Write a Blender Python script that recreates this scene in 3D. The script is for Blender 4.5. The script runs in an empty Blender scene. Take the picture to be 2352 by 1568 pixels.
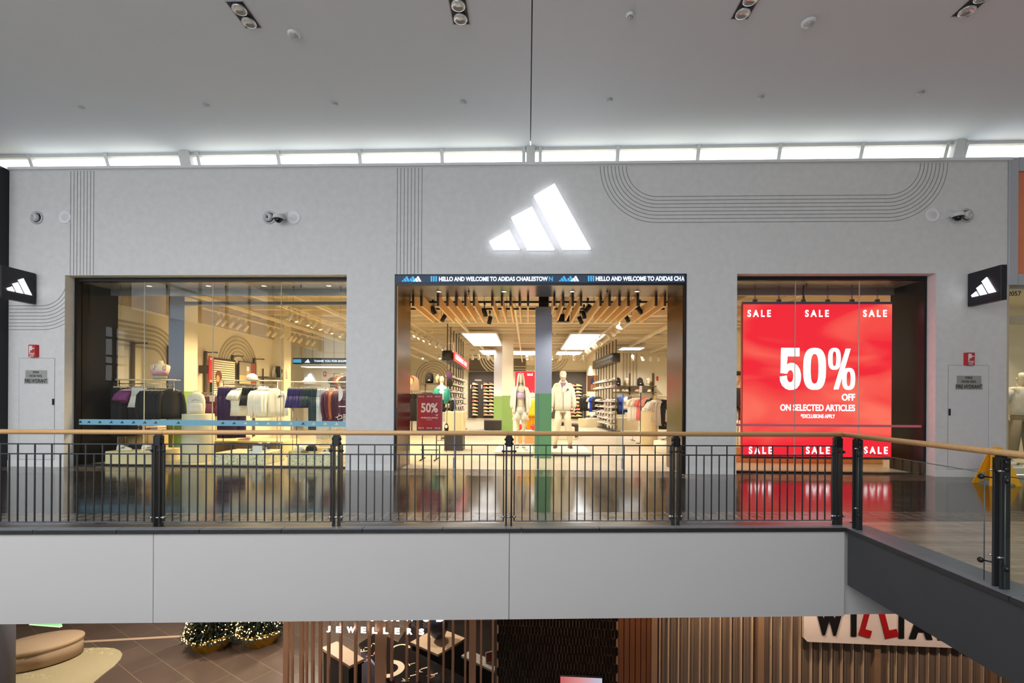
import bpy, bmesh, math, random
from mathutils import Vector, Matrix
R = random.Random(7)
SC = bpy.context.scene
COL = SC.collection
PI = math.pi

# ------------------------------------------------------------------ camera, world, light, exposure
F, YH, EYE = 1100.0, 915.7, 1.384
AL, RO = math.atan(0.0321), 0.0061
FW = Vector((-math.sin(AL), math.cos(AL), 0))
RT = Vector((math.cos(AL), math.sin(AL), 0))
UP = Vector((0, 0, 1))
CX = RT*math.cos(RO) + UP*math.sin(RO)
CY = UP*math.cos(RO) - RT*math.sin(RO)
CP = Vector((0, -9.068, EYE))
cam = bpy.data.cameras.new('camera')
camo = bpy.data.objects.new('camera', cam)
COL.objects.link(camo)
cam.sensor_width = 36
cam.lens = F/2352*36
cam.shift_y = (YH-784)/2352
cam.clip_end = 200
mw = Matrix.Identity(4)
for i, v in enumerate((CX, CY, -FW)):
    for j in range(3): mw[j][i] = v[j]
mw.translation = CP
camo.matrix_world = mw
SC.camera = camo

WORLD_STRENGTH = 4.8
w = bpy.data.worlds.new('sky'); SC.world = w; w.use_nodes = True
bg = w.node_tree.nodes['Background']
bg.inputs[0].default_value = (0.93, 0.97, 1.0, 1); bg.inputs[1].default_value = WORLD_STRENGTH
SC.view_settings.view_transform = 'Standard'
SC.view_settings.look = 'None'
SC.view_settings.exposure = 0.0
SC.view_settings.gamma = 1.0
SC.view_settings.use_curve_mapping = False
cy = SC.cycles
cy.max_bounces = 7; cy.diffuse_bounces = 4; cy.glossy_bounces = 3; cy.transmission_bounces = 4
cy.transparent_max_bounces = 20
cy.caustics_reflective = False; cy.caustics_refractive = False
cy.sample_clamp_indirect = 5.0
cy.use_denoising = True

def portal(loc, rot, sx, sy):
    """an opening through which daylight comes in (guides the sky's light)"""
    l = bpy.data.lights.new('daylight_opening', 'AREA'); l.shape = 'RECTANGLE'; l.size = sx; l.size_y = sy
    l.cycles.is_portal = True
    o = bpy.data.objects.new('daylight_opening', l); COL.objects.link(o)
    o.location = loc; o.rotation_euler = rot
portal((-6.0, -13.0, 7.6), (0, 0, 0), 14, 10)               # atrium skylight
portal((-6.5, -19.9, 4.2), (-PI/2, 0, PI), 13, 5.0)         # atrium end window
portal((-14.9, -12.5, 6.1), (0, -PI/2, 0), 2.8, 11)          # unseen side glazing, added to brighten the facade's left
portal((0, 0.72, 6.04), (PI/2, 0, PI), 24, 0.62)         # clerestory

def lamp(kind, loc, energy, color, target=None, radius=0.05, angle=100, blend=0.8, size=None):
    l = bpy.data.lights.new('lamp_beam', kind); l.energy = energy; l.color = color
    if kind == 'SPOT':
        l.spot_size = math.radians(angle); l.spot_blend = blend
    if kind == 'AREA':
        l.shape = 'RECTANGLE'; l.size, l.size_y = size
    else:
        l.shadow_soft_size = radius
    o = bpy.data.objects.new('lamp_beam', l); COL.objects.link(o)
    o.location = loc
    d = (Vector(target) - Vector(loc)) if target is not None else Vector((0, 0, -1))
    o.rotation_euler = d.to_track_quat('-Z', 'Y').to_euler()
    return o
WARM = (1.0, 0.76, 0.42)
WARM2 = (1.0, 0.89, 0.74)
# shop lighting, spots added without fixtures in the tracks' place: (x, y) and power
SHOP_WARM = [(-6.5, 2.2), (-5.0, 2.4), (-3.6, 2.6), (-7.0, 5.2), (-5.0, 5.0), (-3.4, 5.4), (-7.0, 8.4), (-4.6, 8.6)]
SHOP_NEUT = [(-1.6, 2.2), (1.3, 1.4), (2.4, 2.4), (-2.2, 5.0), (0.2, 5.2), (2.6, 5.0), (-2.4, 8.6), (0.6, 9), (3.4, 8.6),
             (-4, 12.5), (-1, 13), (2, 13), (5, 12.5), (-4, 16.5), (-1, 17.5), (2, 17.5), (5.4, 15.5), (-3, 20.5), (0, 20.5), (3, 20.5)]
for x, y in SHOP_WARM: lamp('SPOT', (x, y, 3.40), 330, WARM, None, 0.08, 150, 0.6)
for x, y in SHOP_NEUT: lamp('SPOT', (x, y, 3.30 if y < 4.5 else 3.70), (180 if y < 4.5 else 260 if y < 10 else 430), WARM2, None, 0.08, 150, 0.6)
for x, y in [(6.6, 3.0), (8.0, 5.0)]: lamp('SPOT', (x, y, 3.75), 160, WARM, None, 0.08, 135, 0.7)

# ------------------------------------------------------------------ measuring helpers (pixels of the 2352x1568 photograph -> places)
def ray(px, py):
    return FW + CX*((px-1176)/F) + CY*((YH-py)/F)
def onY(px, py, Y=0.0):
    d = ray(px, py); t = (Y-CP.y)/d.y
    return CP + d*t
def onZ(px, py, z=0.0):
    d = ray(px, py); t = (z-CP.z)/d.z
    return CP + d*t
def onX(px, py, X):
    d = ray(px, py); t = (X-CP.x)/d.x
    return CP + d*t
def atZ(px, py, Z):
    return CP + ray(px, py)*Z
def cw(xc, zc, z=0.0):
    p = CP + RT*xc + FW*zc
    return Vector((p.x, p.y, z))
def fx(px, Y=0.0): return onY(px, 850, Y).x

# ------------------------------------------------------------------ mesh builder
class MB:
    def __init__(s): s.bm = bmesh.new()
    def box(s, a, b, bev=0.0, mi=0, seg=1):
        a, b = Vector(a), Vector(b)
        m = Matrix.Translation((a+b)/2) @ Matrix.Diagonal((abs(b.x-a.x), abs(b.y-a.y), abs(b.z-a.z), 1))
        t = bmesh.new(); bmesh.ops.create_cube(t, size=1, matrix=m)
        if bev: bmesh.ops.bevel(t, geom=list(t.edges), offset=bev, segments=seg, affect='EDGES')
        return s.add(t, mi)
    def add(s, t, mi=0, M=None):
        vs = {}
        for v in t.verts: vs[v] = s.bm.verts.new((M @ v.co) if M else v.co)
        for f in t.faces:
            try:
                nf = s.bm.faces.new([vs[v] for v in f.verts]); nf.material_index = mi; nf.smooth = f.smooth
            except ValueError: pass
        t.free(); return s
    def obox(s, c, ax, ay, az, mi=0):
        """box from centre and three half-axis vectors"""
        c, ax, ay, az = map(Vector, (c, ax, ay, az))
        t = bmesh.new(); bmesh.ops.create_cube(t, size=2)
        for v in t.verts: v.co = c + ax*v.co.x + ay*v.co.y + az*v.co.z
        if ax.cross(ay).dot(az) < 0: bmesh.ops.reverse_faces(t, faces=t.faces)
        return s.add(t, mi)
    def loft(s, rings, mi=0, cap=True, smooth=True):
        rs = [[s.bm.verts.new(p) for p in r] for r in rings]
        n = len(rs[0])
        for a, b in zip(rs, rs[1:]):
            for i in range(n):
                f = s.bm.faces.new((a[i], a[(i+1) % n], b[(i+1) % n], b[i])); f.smooth = smooth; f.material_index = mi
        if cap:
            for r in (rs[0], rs[-1]):
                f = s.bm.faces.new(r); f.material_index = mi
        return s
    def tube(s, pts, rad, n=8, mi=0, cap=True):
        pts = [Vector(p) for p in pts]
        if not isinstance(rad, (list, tuple)): rad = [rad]*len(pts)
        rings = []; prev = None
        for i, p in enumerate(pts):
            if i == 0: d = pts[1]-p
            elif i == len(pts)-1: d = p-pts[i-1]
            else: d = (pts[i+1]-p).normalized() + (p-pts[i-1]).normalized()
            d.normalize()
            if prev is None:
                u = d.cross(Vector((0, 0, 1)) if abs(d.z) < 0.9 else Vector((1, 0, 0))).normalized()
            else:
                u = (prev - d*prev.dot(d)).normalized()
            prev = u; v = d.cross(u)
            rings.append([p + (u*math.cos(2*PI*k/n) + v*math.sin(2*PI*k/n))*rad[i] for k in range(n)])
        return s.loft(rings, mi, cap)
    def cyl(s, p, q, r, r2=None, n=16, mi=0): return s.tube([p, q], [r, r if r2 is None else r2], n, mi)
    def lathe(s, prof, c=(0, 0, 0), n=20, mi=0, axis=(0, 0, 1), cap=True):
        c = Vector(c); q = Vector((0, 0, 1)).rotation_difference(Vector(axis))
        rings = [[c + q @ Vector((max(r, 1e-4)*math.cos(2*PI*k/n), max(r, 1e-4)*math.sin(2*PI*k/n), z)) for k in range(n)] for r, z in prof]
        return s.loft(rings, mi, cap)
    def ell(s, c, r, n=14, m=9, mi=0, axis=(0, 0, 1)):
        if not isinstance(r, (list, tuple)): r = (r, r, r)
        c = Vector(c); rings = []
        for j in range(m+1):
            a = -PI/2 + PI*j/m; k = max(math.cos(a), 0.02)
            rings.append([c + Vector((r[0]*k*math.cos(2*PI*i/n), r[1]*k*math.sin(2*PI*i/n), r[2]*math.sin(a))) for i in range(n)])
        return s.loft(rings, mi)
    def prism(s, pts, off, mi=0):
        """polygon pts (3-D, any order) extruded by the vector off"""
        off = Vector(off); a = [s.bm.verts.new(Vector(p)) for p in pts]; b = [s.bm.verts.new(Vector(p)+off) for p in pts]
        n = len(a)
        for f in [s.bm.faces.new(a), s.bm.faces.new(b[::-1])]: f.material_index = mi
        for i in range(n):
            f = s.bm.faces.new((a[(i+1) % n], a[i], b[i], b[(i+1) % n])); f.material_index = mi
        return s
    def quad(s, pts, mi=0, smooth=False):
        f = s.bm.faces.new([s.bm.verts.new(Vector(p)) for p in pts]); f.material_index = mi; f.smooth = smooth
        return s
    def mesh(s, name, mats):
        bmesh.ops.recalc_face_normals(s.bm, faces=s.bm.faces)
        me = bpy.data.meshes.new(name); s.bm.to_mesh(me); s.bm.free()
        for m in (mats if isinstance(mats, (list, tuple)) else [mats]): me.materials.append(m)
        return me
    def build(s, name, mats, parent=None, loc=None):
        return link(name, s.mesh(name, mats), parent, loc)

def link(name, me, parent=None, loc=None):
    o = bpy.data.objects.new(name, me); COL.objects.link(o)
    if parent: o.parent = parent
    if loc is not None: o.location = loc
    return o
def tag(o, label, cat, group=None, kind=None):
    o['label'] = label; o['category'] = cat
    if group: o['group'] = group
    if kind: o['kind'] = kind
    return o
def thing(name, label, cat, loc=(0, 0, 0), rz=0, group=None):
    o = bpy.data.objects.new(name, None); COL.objects.link(o)
    o.location = loc; o.rotation_euler = (0, 0, rz); o.empty_display_size = 0.1
    return tag(o, label, cat, group)
def struct(o, label=None):
    o['kind'] = 'structure'
    if label: o['label'] = label
    return o
def dup(root, loc, rz=None, label=None, group=None):
    r = root.copy(); COL.objects.link(r); r.location = loc
    if rz is not None: r.rotation_euler = (0, 0, rz)
    if label: r['label'] = label
    if group: r['group'] = group
    for ch in list(root.children):
        c = ch.copy(); COL.objects.link(c); c.parent = r
        for g in ch.children:
            d = g.copy(); COL.objects.link(d); d.parent = c
    return r
ORD = 'first second third fourth fifth sixth seventh eighth ninth tenth eleventh twelfth thirteenth fourteenth fifteenth sixteenth seventeenth eighteenth nineteenth twentieth'.split()
def nth(i):
    if i < 20: return ORD[i]
    return ('twenty-' if i < 29 else 'thirty-' if i < 39 else 'forty-') + ORD[(i+1) % 10 - 1] if (i+1) % 10 else {29: 'thirtieth', 39: 'fortieth', 49: 'fiftieth'}[i]

# ------------------------------------------------------------------ materials
def lin(c):
    c = c/255
    return c/12.92 if c <= 0.04045 else ((c+0.055)/1.055)**2.4
def rgb(r, g, b): return (lin(r), lin(g), lin(b), 1)
MATS = {}
def mat(name, c, rough=0.5, metal=0.0, var=0.06, vscale=8.0, bump=0.0, bscale=60.0, emit=0.0, spec=None, stretch=None):
    if name in MATS: return MATS[name]
    m = bpy.data.materials.new(name); m.use_nodes = True; nt = m.node_tree; b = nt.nodes['Principled BSDF']
    L = nt.links.new
    col = rgb(*c)
    tc = nt.nodes.new('ShaderNodeTexCoord')
    mp = nt.nodes.new('ShaderNodeMapping'); L(tc.outputs['Object'], mp.inputs[0])
    if stretch: mp.inputs['Scale'].default_value = stretch
    nz = nt.nodes.new('ShaderNodeTexNoise'); nz.inputs['Scale'].default_value = vscale; nz.inputs['Detail'].default_value = 4
    L(mp.outputs[0], nz.inputs['Vector'])
    mx = nt.nodes.new('ShaderNodeMix'); mx.data_type = 'RGBA'
    mx.inputs['A'].default_value = [v*(1-var) for v in col[:3]]+[1]; mx.inputs['B'].default_value = [min(1, v*(1+var)) for v in col[:3]]+[1]
    L(nz.outputs['Fac'], mx.inputs['Factor']); L(mx.outputs['Result'], b.inputs['Base Color'])
    b.inputs['Roughness'].default_value = rough; b.inputs['Metallic'].default_value = metal
    if spec is not None: b.inputs['Specular IOR Level'].default_value = spec
    if bump:
        n2 = nt.nodes.new('ShaderNodeTexNoise'); n2.inputs['Scale'].default_value = bscale; n2.inputs['Detail'].default_value = 3
        L(mp.outputs[0], n2.inputs['Vector'])
        bp = nt.nodes.new('ShaderNodeBump'); bp.inputs['Strength'].default_value = bump; bp.inputs['Distance'].default_value = 0.02
        L(n2.outputs['Fac'], bp.inputs['Height']); L(bp.outputs[0], b.inputs['Normal'])
    if emit:
        L(mx.outputs['Result'], b.inputs['Emission Color']); b.inputs['Emission Strength'].default_value = emit
    MATS[name] = m
    return m
def cloth(c, name=None): return mat(name or 'cloth_%d_%d_%d' % c, c, 0.85, 0, 0.12, 14, 0.06, 30)
def plastic(c, r=0.4): return mat('plastic_%d_%d_%d' % c, c, r, 0, 0.04)
def glow(name, c, s): return mat(name, c, 0.6, 0, 0.02, 3, emit=s)

def glass_mat(name, tint=(0.97, 0.985, 0.975), ior=1.5, gain=1.0):
    m = bpy.data.materials.new(name); m.use_nodes = True; nt = m.node_tree; nt.nodes.clear(); L = nt.links.new
    out = nt.nodes.new('ShaderNodeOutputMaterial'); mix = nt.nodes.new('ShaderNodeMixShader')
    tr = nt.nodes.new('ShaderNodeBsdfTransparent'); tr.inputs[0].default_value = (*tint, 1)
    gl = nt.nodes.new('ShaderNodeBsdfGlossy'); gl.inputs['Roughness'].default_value = 0.0
    fr = nt.nodes.new('ShaderNodeFresnel'); fr.inputs['IOR'].default_value = ior
    ge = nt.nodes.new('ShaderNodeNewGeometry')
    inv = nt.nodes.new('ShaderNodeMath'); inv.operation = 'SUBTRACT'; inv.inputs[0].default_value = gain; L(ge.outputs['Backfacing'], inv.inputs[1])
    mu = nt.nodes.new('ShaderNodeMath'); mu.operation = 'MULTIPLY'; mu.use_clamp = True; L(fr.outputs[0], mu.inputs[0]); L(inv.outputs[0], mu.inputs[1])
    L(mu.outputs[0], mix.inputs[0]); L(tr.outputs[0], mix.inputs[1]); L(gl.outputs[0], mix.inputs[2]); L(mix.outputs[0], out.inputs[0])
    return m
GLASS = glass_mat('window_glass', gain=0.42)
GLASS_G = glass_mat('balustrade_glass', (0.95, 0.975, 0.965), gain=0.5)

def tile_mat(name, c1, c2, cm, bw, bh, mortar, rough, rvar=0.1, bump=0.3, rot=0.0, nscale=3.0, offset=0.5, uv='Object', mott=0.5, ior=1.5):
    m = bpy.data.materials.new(name); m.use_nodes = True; nt = m.node_tree; b = nt.nodes['Principled BSDF']; L = nt.links.new
    tc = nt.nodes.new('ShaderNodeTexCoord'); mp = nt.nodes.new('ShaderNodeMapping'); mp.inputs['Rotation'].default_value = (0, 0, rot) if not isinstance(rot, tuple) else rot
    L(tc.outputs[uv], mp.inputs[0])
    br = nt.nodes.new('ShaderNodeTexBrick'); L(mp.outputs[0], br.inputs['Vector'])
    br.inputs['Color1'].default_value = rgb(*c1); br.inputs['Color2'].default_value = rgb(*c2); br.inputs['Mortar'].default_value = rgb(*cm)
    br.inputs['Scale'].default_value = 1.0; br.inputs['Mortar Size'].default_value = mortar; br.inputs['Brick Width'].default_value = bw; br.inputs['Row Height'].default_value = bh
    b.inputs['IOR'].default_value = ior; br.offset = offset; br.inputs['Bias'].default_value = 0.0
    nz = nt.nodes.new('ShaderNodeTexNoise'); nz.inputs['Scale'].default_value = nscale; nz.inputs['Detail'].default_value = 5; L(mp.outputs[0], nz.inputs['Vector'])
    mx = nt.nodes.new('ShaderNodeMix'); mx.data_type = 'RGBA'; mx.blend_type = 'MULTIPLY'; mx.inputs['Factor'].default_value = mott
    L(br.outputs['Color'], mx.inputs['A']); L(nz.outputs['Fac'], mx.inputs['B']); L(mx.outputs['Result'], b.inputs['Base Color'])
    mr = nt.nodes.new('ShaderNodeMapRange'); mr.inputs['To Min'].default_value = max(0.02, rough-rvar); mr.inputs['To Max'].default_value = rough+rvar
    L(nz.outputs['Fac'], mr.inputs['Value']); L(mr.outputs[0], b.inputs['Roughness'])
    bp = nt.nodes.new('ShaderNodeBump'); bp.inputs['Strength'].default_value = bump; bp.inputs['Distance'].default_value = 0.004; bp.invert = True
    L(br.outputs['Fac'], bp.inputs['Height']); L(bp.outputs[0], b.inputs['Normal'])
    return m

PLASTER = mat('plaster', (220, 219, 218), 0.75, 0, 0.10, 8, 0.45, 40)
WHITE = mat('white_paint', (225, 225, 225), 0.6, 0, 0.02)
CEIL = mat('ceiling_paint', (216, 220, 227), 0.8, 0, 0.015, 2)
SPAN = mat('spandrel_paint', (190, 186, 185), 0.55, 0, 0.02, 2)
GROOVE = mat('groove_shade', (140, 140, 140), 0.8)
BLACK = mat('black_metal', (22, 22, 25), 0.4, 0.2, 0.1)
CHAR = mat('charcoal_steel', (44, 46, 50), 0.42, 0.4, 0.1)
DARKP = mat('dark_panel', (13, 12, 12), 0.35, 0, 0.1, spec=.3)
BRONZE = mat('bronze_metal', (88, 70, 56), 0.2, 0.95, 0.2, 3, stretch=(1, 1, 0.15))
STEEL = mat('steel', (170, 172, 175), 0.3, 0.9, 0.06)
WIRE = mat('wire_grey', (130, 130, 130), 0.4, 0.6)
CREAM = mat('shop_wall', (236, 226, 200), 0.7, 0, 0.03, 2)
CREAMC = mat('shop_ceiling', (228, 216, 190), 0.8, 0, 0.06, 2)
TAUPE = mat('taupe_stripe', (184, 172, 146), 0.8, 0, 0.04)
WOOD = mat('handrail_timber', (192, 150, 100), 0.3, 0, 0.22, 5, 0.05, 50, stretch=(0.25, 6, 6))
BATTEN = mat('batten_timber', (242, 204, 146), 0.5, 0, 0.12, 4, stretch=(6, 0.4, 6))
GREYP = mat('pillar_grey', (146, 157, 180), 0.7, 0, 0.03)
GREENP = mat('pillar_green', (132, 164, 88), 0.7, 0, 0.03)
GREEND = mat('pillar_dark_green', (96, 150, 106), 0.7, 0, 0.03)
SKIN = mat('mannequin_cream', (226, 212, 178), 0.45, 0, 0.03)
PLINTH = mat('plinth_cream', (226, 210, 166), 0.5, 0, 0.03)
CHROME = mat('chrome', (215, 205, 190), 0.18, 1.0, 0.03)
HANGER = mat('hanger_silver', (205, 195, 175), 0.35, 0.5, 0.03)
LOGO_W = glow('sign_white', (250, 250, 255), 1.6)

# ------------------------------------------------------------------ text and logo
def text_pts(s, bold=0.0, spacing=1.0, extr=0.0):
    cu = bpy.data.curves.new('t', 'FONT'); cu.body = s; cu.offset = bold; cu.space_character = spacing; cu.extrude = extr; cu.resolution_u = 6
    ob = bpy.data.objects.new('t', cu); COL.objects.link(ob)
    dg = bpy.context.evaluated_depsgraph_get()
    me = bpy.data.meshes.new_from_object(ob.evaluated_get(dg))
    bpy.data.objects.remove(ob); bpy.data.curves.remove(cu)
    return me
def text(name, s, m, parent, c, w, h, thick=0.004, bold=0.0, spacing=1.0, M=None, rot=0.0, ux=(1, 0, 0), uz=(0, 0, 1)):
    """letters fitted into a w x h box centred on c, in the plane ux/uz, raised by thick towards ux x uz's front"""
    me = text_pts(s, bold, spacing, 0.05)
    xs = [v.co.x for v in me.vertices]; ys = [v.co.y for v in me.vertices]
    x0, x1, y0, y1 = min(xs), max(xs), min(ys), max(ys)
    ux, uz = Vector(ux).normalized(), Vector(uz).normalized(); n = ux.cross(uz)   # points towards the viewer
    c = Vector(c)
    for v in me.vertices:
        a = ((v.co.x-x0)/(x1-x0)-0.5)*w; b = ((v.co.y-y0)/(y1-y0)-0.5)*h; d = thick*(v.co.z/0.1+0.5)
        if rot: a, b = a*math.cos(rot)-b*math.sin(rot), a*math.sin(rot)+b*math.cos(rot)
        v.co = c + ux*a + uz*b + n*d
    me.materials.clear(); me.materials.append(m); me.name = name
    return link(name, me, parent)
LOGO = [[(1124, 557), (1170, 530.5), (1194, 575), (1134, 575)], [(1174.5, 502), (1221.5, 478), (1273.5, 576), (1212, 576)],
        [(1226, 453), (1272.5, 425.5), (1356, 575), (1292, 575)]]
def logo_bars(parent, c, w, m, thick=0.01, name='logo_bar', ux=(1, 0, 0), uz=(0, 0, 1), one=False):
    ux, uz = Vector(ux).normalized(), Vector(uz).normalized(); n = ux.cross(uz); c = Vector(c); k = w/232.0
    obs = []; mb = MB()
    for poly in LOGO:
        pts = [c + ux*((x-1240)*k) + uz*((500.5-y)*k) for x, y in poly]
        if one: mb.prism(pts, n*thick)
        else: obs.append(MB().prism(pts, n*thick).build(name, m, parent))
    return mb.build(name, m, parent) if one else obs
# ------------------------------------------------------------------ the setting: facade
XL, XR = fx(19), fx(2312)
HEAD = 3.743
TOPZ = 5.795
OPEN = [(fx(148), fx(795)), (fx(906), fx(1575)), (fx(1692), fx(2149))]
mb = MB()
mb.box((XL, 0, HEAD), (XR, 0.3, TOPZ))
edges = [XL] + [v for o in OPEN for v in o] + [XR]
for a, b in zip(edges[::2], edges[1::2]): mb.box((a, 0, -0.02), (b, 0.3, HEAD))
wall = struct(mb.build('wall_front', PLASTER))
mb = MB()
for a, b in zip(edges[::2], edges[1::2]): mb.box((a, -0.008, 0.0), (b, -0.001, 0.12))
struct(mb.build('baseboard_front', WHITE))
struct(MB().box((XL, -0.05, TOPZ), (XR+0.05, 0.5, TOPZ+0.055), 0.006).box((XL, -0.012, TOPZ-0.012), (XR, -0.001, TOPZ-0.001)).build('trim_1', WHITE))
# grooves drawn as flat strips, the shade of their recess put into the grey
GW = 0.013
def groove_strip(mb, pts, w=GW, y=-0.0015, d=0.004):
    pts = [Vector(p) for p in pts]
    L, Rr = [], []
    for i, p in enumerate(pts):
        a = pts[max(i-1, 0)]; b = pts[min(i+1, len(pts)-1)]
        t = (b-a).normalized(); n = Vector((-t.y, t.x))
        L.append(p+n*w/2); Rr.append(p-n*w/2)
    for i in range(len(pts)-1):
        q = [(L[i].x, y, L[i].y), (L[i+1].x, y, L[i+1].y), (Rr[i+1].x, y, Rr[i+1].y), (Rr[i].x, y, Rr[i].y)]
        mb.quad(q)
def wp2(px, py):
    p = onY(px, py); return Vector((p.x, p.z))
mb = MB()
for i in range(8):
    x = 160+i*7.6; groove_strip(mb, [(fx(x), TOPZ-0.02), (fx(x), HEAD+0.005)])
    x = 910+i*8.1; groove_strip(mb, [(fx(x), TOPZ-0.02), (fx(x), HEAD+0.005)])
k = (fx(1600)-fx(1500))/100
cl, cr = wp2(1510, 384), wp2(2040, 384)
top = TOPZ-0.02
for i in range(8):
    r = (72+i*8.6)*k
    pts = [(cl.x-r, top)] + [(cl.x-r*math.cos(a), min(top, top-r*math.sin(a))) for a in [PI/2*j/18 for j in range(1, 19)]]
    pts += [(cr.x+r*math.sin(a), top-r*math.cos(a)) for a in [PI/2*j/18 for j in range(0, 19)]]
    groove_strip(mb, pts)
cc = wp2(97, 645); xe = OPEN[0][0]
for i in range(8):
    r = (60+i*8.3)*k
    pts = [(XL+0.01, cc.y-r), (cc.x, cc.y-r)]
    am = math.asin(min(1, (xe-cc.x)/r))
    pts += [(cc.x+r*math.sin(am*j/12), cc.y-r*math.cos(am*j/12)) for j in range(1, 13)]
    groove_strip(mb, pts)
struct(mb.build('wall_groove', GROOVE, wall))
# black fin at the facade's end, and the neighbouring unit
struct(MB().box((XL-2.5, -0.28, -0.02), (XL, 0.4, TOPZ+0.02), 0.01).build('pillar_black', BLACK))
XN = XR+0.17
NZ = onY(2325, 655).z
GREYF = mat('fascia_grey', (176, 178, 184), 0.6, 0, 0.02)
struct(MB().box((XR+0.005, -0.03, NZ), (XN, 0.3, TOPZ+0.06), 0.008).box((XN, -0.03, NZ), (XN+2.6, 0.3, NZ+0.2)).box((XN, -0.03, 5.6), (XN+2.6, 0.3, TOPZ+0.06)).build('trim_2', GREYF))
COPPER = mat('copper_panel', (222, 128, 88), 0.5, 0.0, 0.25, 1.5)
tag(MB().box((XN+0.002, 0.0, NZ+0.205), (XN+2.6, 0.2, 5.598), 0.004).build('fascia_board', COPPER), 'copper brown fascia panel over the neighbouring shop numbered 2057', 'sign panel')
struct(MB().box((XR, 1.9, 0), (XN+3, 2.1, NZ+0.3)).box((XN+2.6, 0.3, 0), (XN+3, 2.0, NZ+0.3)).box((XR+0.05, 0.32, NZ-0.03), (XN+2.8, 1.95, NZ+0.05)).box((XR+0.02, 0.3, 0), (XR+0.1, 1.95, NZ)).build('wall_neighbour', CREAM))
struct(MB().box((XR+0.02, 0.2, 2.85), (XN+2.6, 0.3, 3.0)).box((XR+0.0, -0.01, 0), (XR+0.03, 0.3, NZ)).build('trim_3', mat('beige_trim', (190, 176, 150), 0.6)))
struct(MB().box((XR+0.04, 0.245, 0.02), (XN+2.6, 0.255, NZ-0.01)).build('window_4', GLASS))
tx = text('unit_number', '2057', BLACK, None, onY(2330, 674, 0.23), 0.235, 0.085, 0.004, 0.01)
tag(tx, 'dark unit number 2057 on the neighbouring shop glass', 'lettering')
lamp('SPOT', (XN+0.9, 0.9, 3.3), 120, WARM2, (XN+0.4, 1.0, 0), 0.05, 120)

# ------------------------------------------------------------------ walkway, kerb, spandrel, dark beam
def edge(xc, off=0.0): return 5.046+0.0346*xc+off          # depth of the walkway's edge at camera offset xc
CORN = (3.61, edge(3.61))
def rete(z, off=0.0):                                        # return edge: camera offset at depth z
    return 3.51+(z-3.28)*0.0529+off
def slab(name, cpts, z0, z1, m):
    pts = [cw(x, z, z1) for x, z in cpts]
    return struct(MB().prism(pts, (0, 0, z0-z1)).build(name, m))
SLATE = tile_mat('slate_tiles', (40, 37, 36), (54, 48, 44), (92, 86, 80), 0.62, 0.30, 0.006, 0.12, 0.05, 0.10, rot=0.02, nscale=2.2, ior=2.1)
MOSA = tile_mat('slate_cobbles', (58, 54, 52), (122, 108, 92), (150, 142, 132), 0.16, 0.15, 0.008, 0.2, 0.1, 0.4, rot=0.02, nscale=9, offset=0.0, ior=1.9)
TIMB = tile_mat('timber_floor', (182, 158, 136), (206, 184, 160), (110, 90, 74), 1.9, 0.085, 0.0015, 0.2, 0.06, 0.15, rot=-0.04, nscale=6, ior=1.8)
STONE = mat('kerb_stone', (108, 112, 118), 0.4, 0, 0.15, 12, 0.1, 60)
KERBF = mat('kerb_face', (40, 38, 38), 0.5, 0, 0.3, 12, 0.2, 60)
def wl(y): # camera coords of the wall-frame line Y=y at offset x
    return lambda xc: (y-CP.y - RT.y*xc)/FW.y
w0, w1 = wl(0.3), wl(-0.5)
struct(slab('floor', [(-14, edge(-14, .8)), (16, edge(16, .8)), (16, w1(16)), (-14, w1(-14))], -0.1, 0.0, SLATE))
slab('floor_mosaic', [(-14, w1(-14)), (16, w1(16)), (16, w0(16)), (-14, w0(-14))], -0.1, 0.0, MOSA)
slab('floor_edge_mosaic', [(-14, edge(-14, .3)), (16, edge(16, .3)), (16, edge(16, .8)), (-14, edge(-14, .8))], -0.1, 0.0, MOSA)
slab('floor_edge_border', [(-14, edge(-14, .1)), (3.82, edge(3.82, .1)), (3.95, edge(3.95, .3)), (-14, edge(-14, .3))], -0.1, 0.0, mat('border_stone', (70, 66, 64), 0.3, 0, 0.2, 6))
slab('floor_timber', [(rete(-2, .3), -2), (16, -2), (16, edge(16, .3)), (3.85, edge(3.85, .3)), (rete(5.1, .3), 5.1)], -0.1, 0.0, TIMB)
# kerb stones in lengths, with joints
mb = MB(); mf = MB(); xs = [-14+0.83*i for i in range(22)]
xs = [x for x in xs if x < 3.3]+[CORN[0]]
for a, b in zip(xs, xs[1:]):
    b2 = b-0.006 if b != CORN[0] else b
    p = [cw(a, edge(a), .02), cw(b2, edge(b2), .02), cw(b2 if b != CORN[0] else b2+.11, edge(b2, .1), .02), cw(a, edge(a, .1), .02)]
    mb.prism(p, (0, 0, -0.045))
    p = [cw(a, edge(a, -.004), .014), cw(b2, edge(b2, -.004), .014), cw(b2, edge(b2, .03), .014), cw(a, edge(a, .03), .014)]
    mf.prism(p, (0, 0, -0.04))
zs = [CORN[1]-0.9*i for i in range(9)]
for a, b in zip(zs, zs[1:]):
    b2 = b+0.006
    pt = [cw(rete(a), a, .02), cw(rete(b2), b2, .02), cw(rete(b2, .3), b2, .02), cw(rete(a, .3), a+(0.0), .02)]
    if a == zs[0]: pt = pt[:3]+[cw(rete(a, .3), a+.1, .02), cw(CORN[0]+.11, a+.1, .02)]
    mb.prism(pt, (0, 0, -0.045))
    mf.prism([cw(rete(a, -.004), a, .014), cw(rete(b2, -.004), b2, .014), cw(rete(b2, .03), b2, .014), cw(rete(a, .03), a, .014)], (0, 0, -0.04))
kerb = struct(mb.build('kerb', STONE)); struct(mf.build('kerb_face', KERBF, kerb))
SPB = -0.943
mb = MB(); J = [-14] + [((px-1176)/F)*5.05/(1-0.0346*(px-1176)/F) for px in (353, 1172)] + [CORN[0], 7.5]
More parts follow.
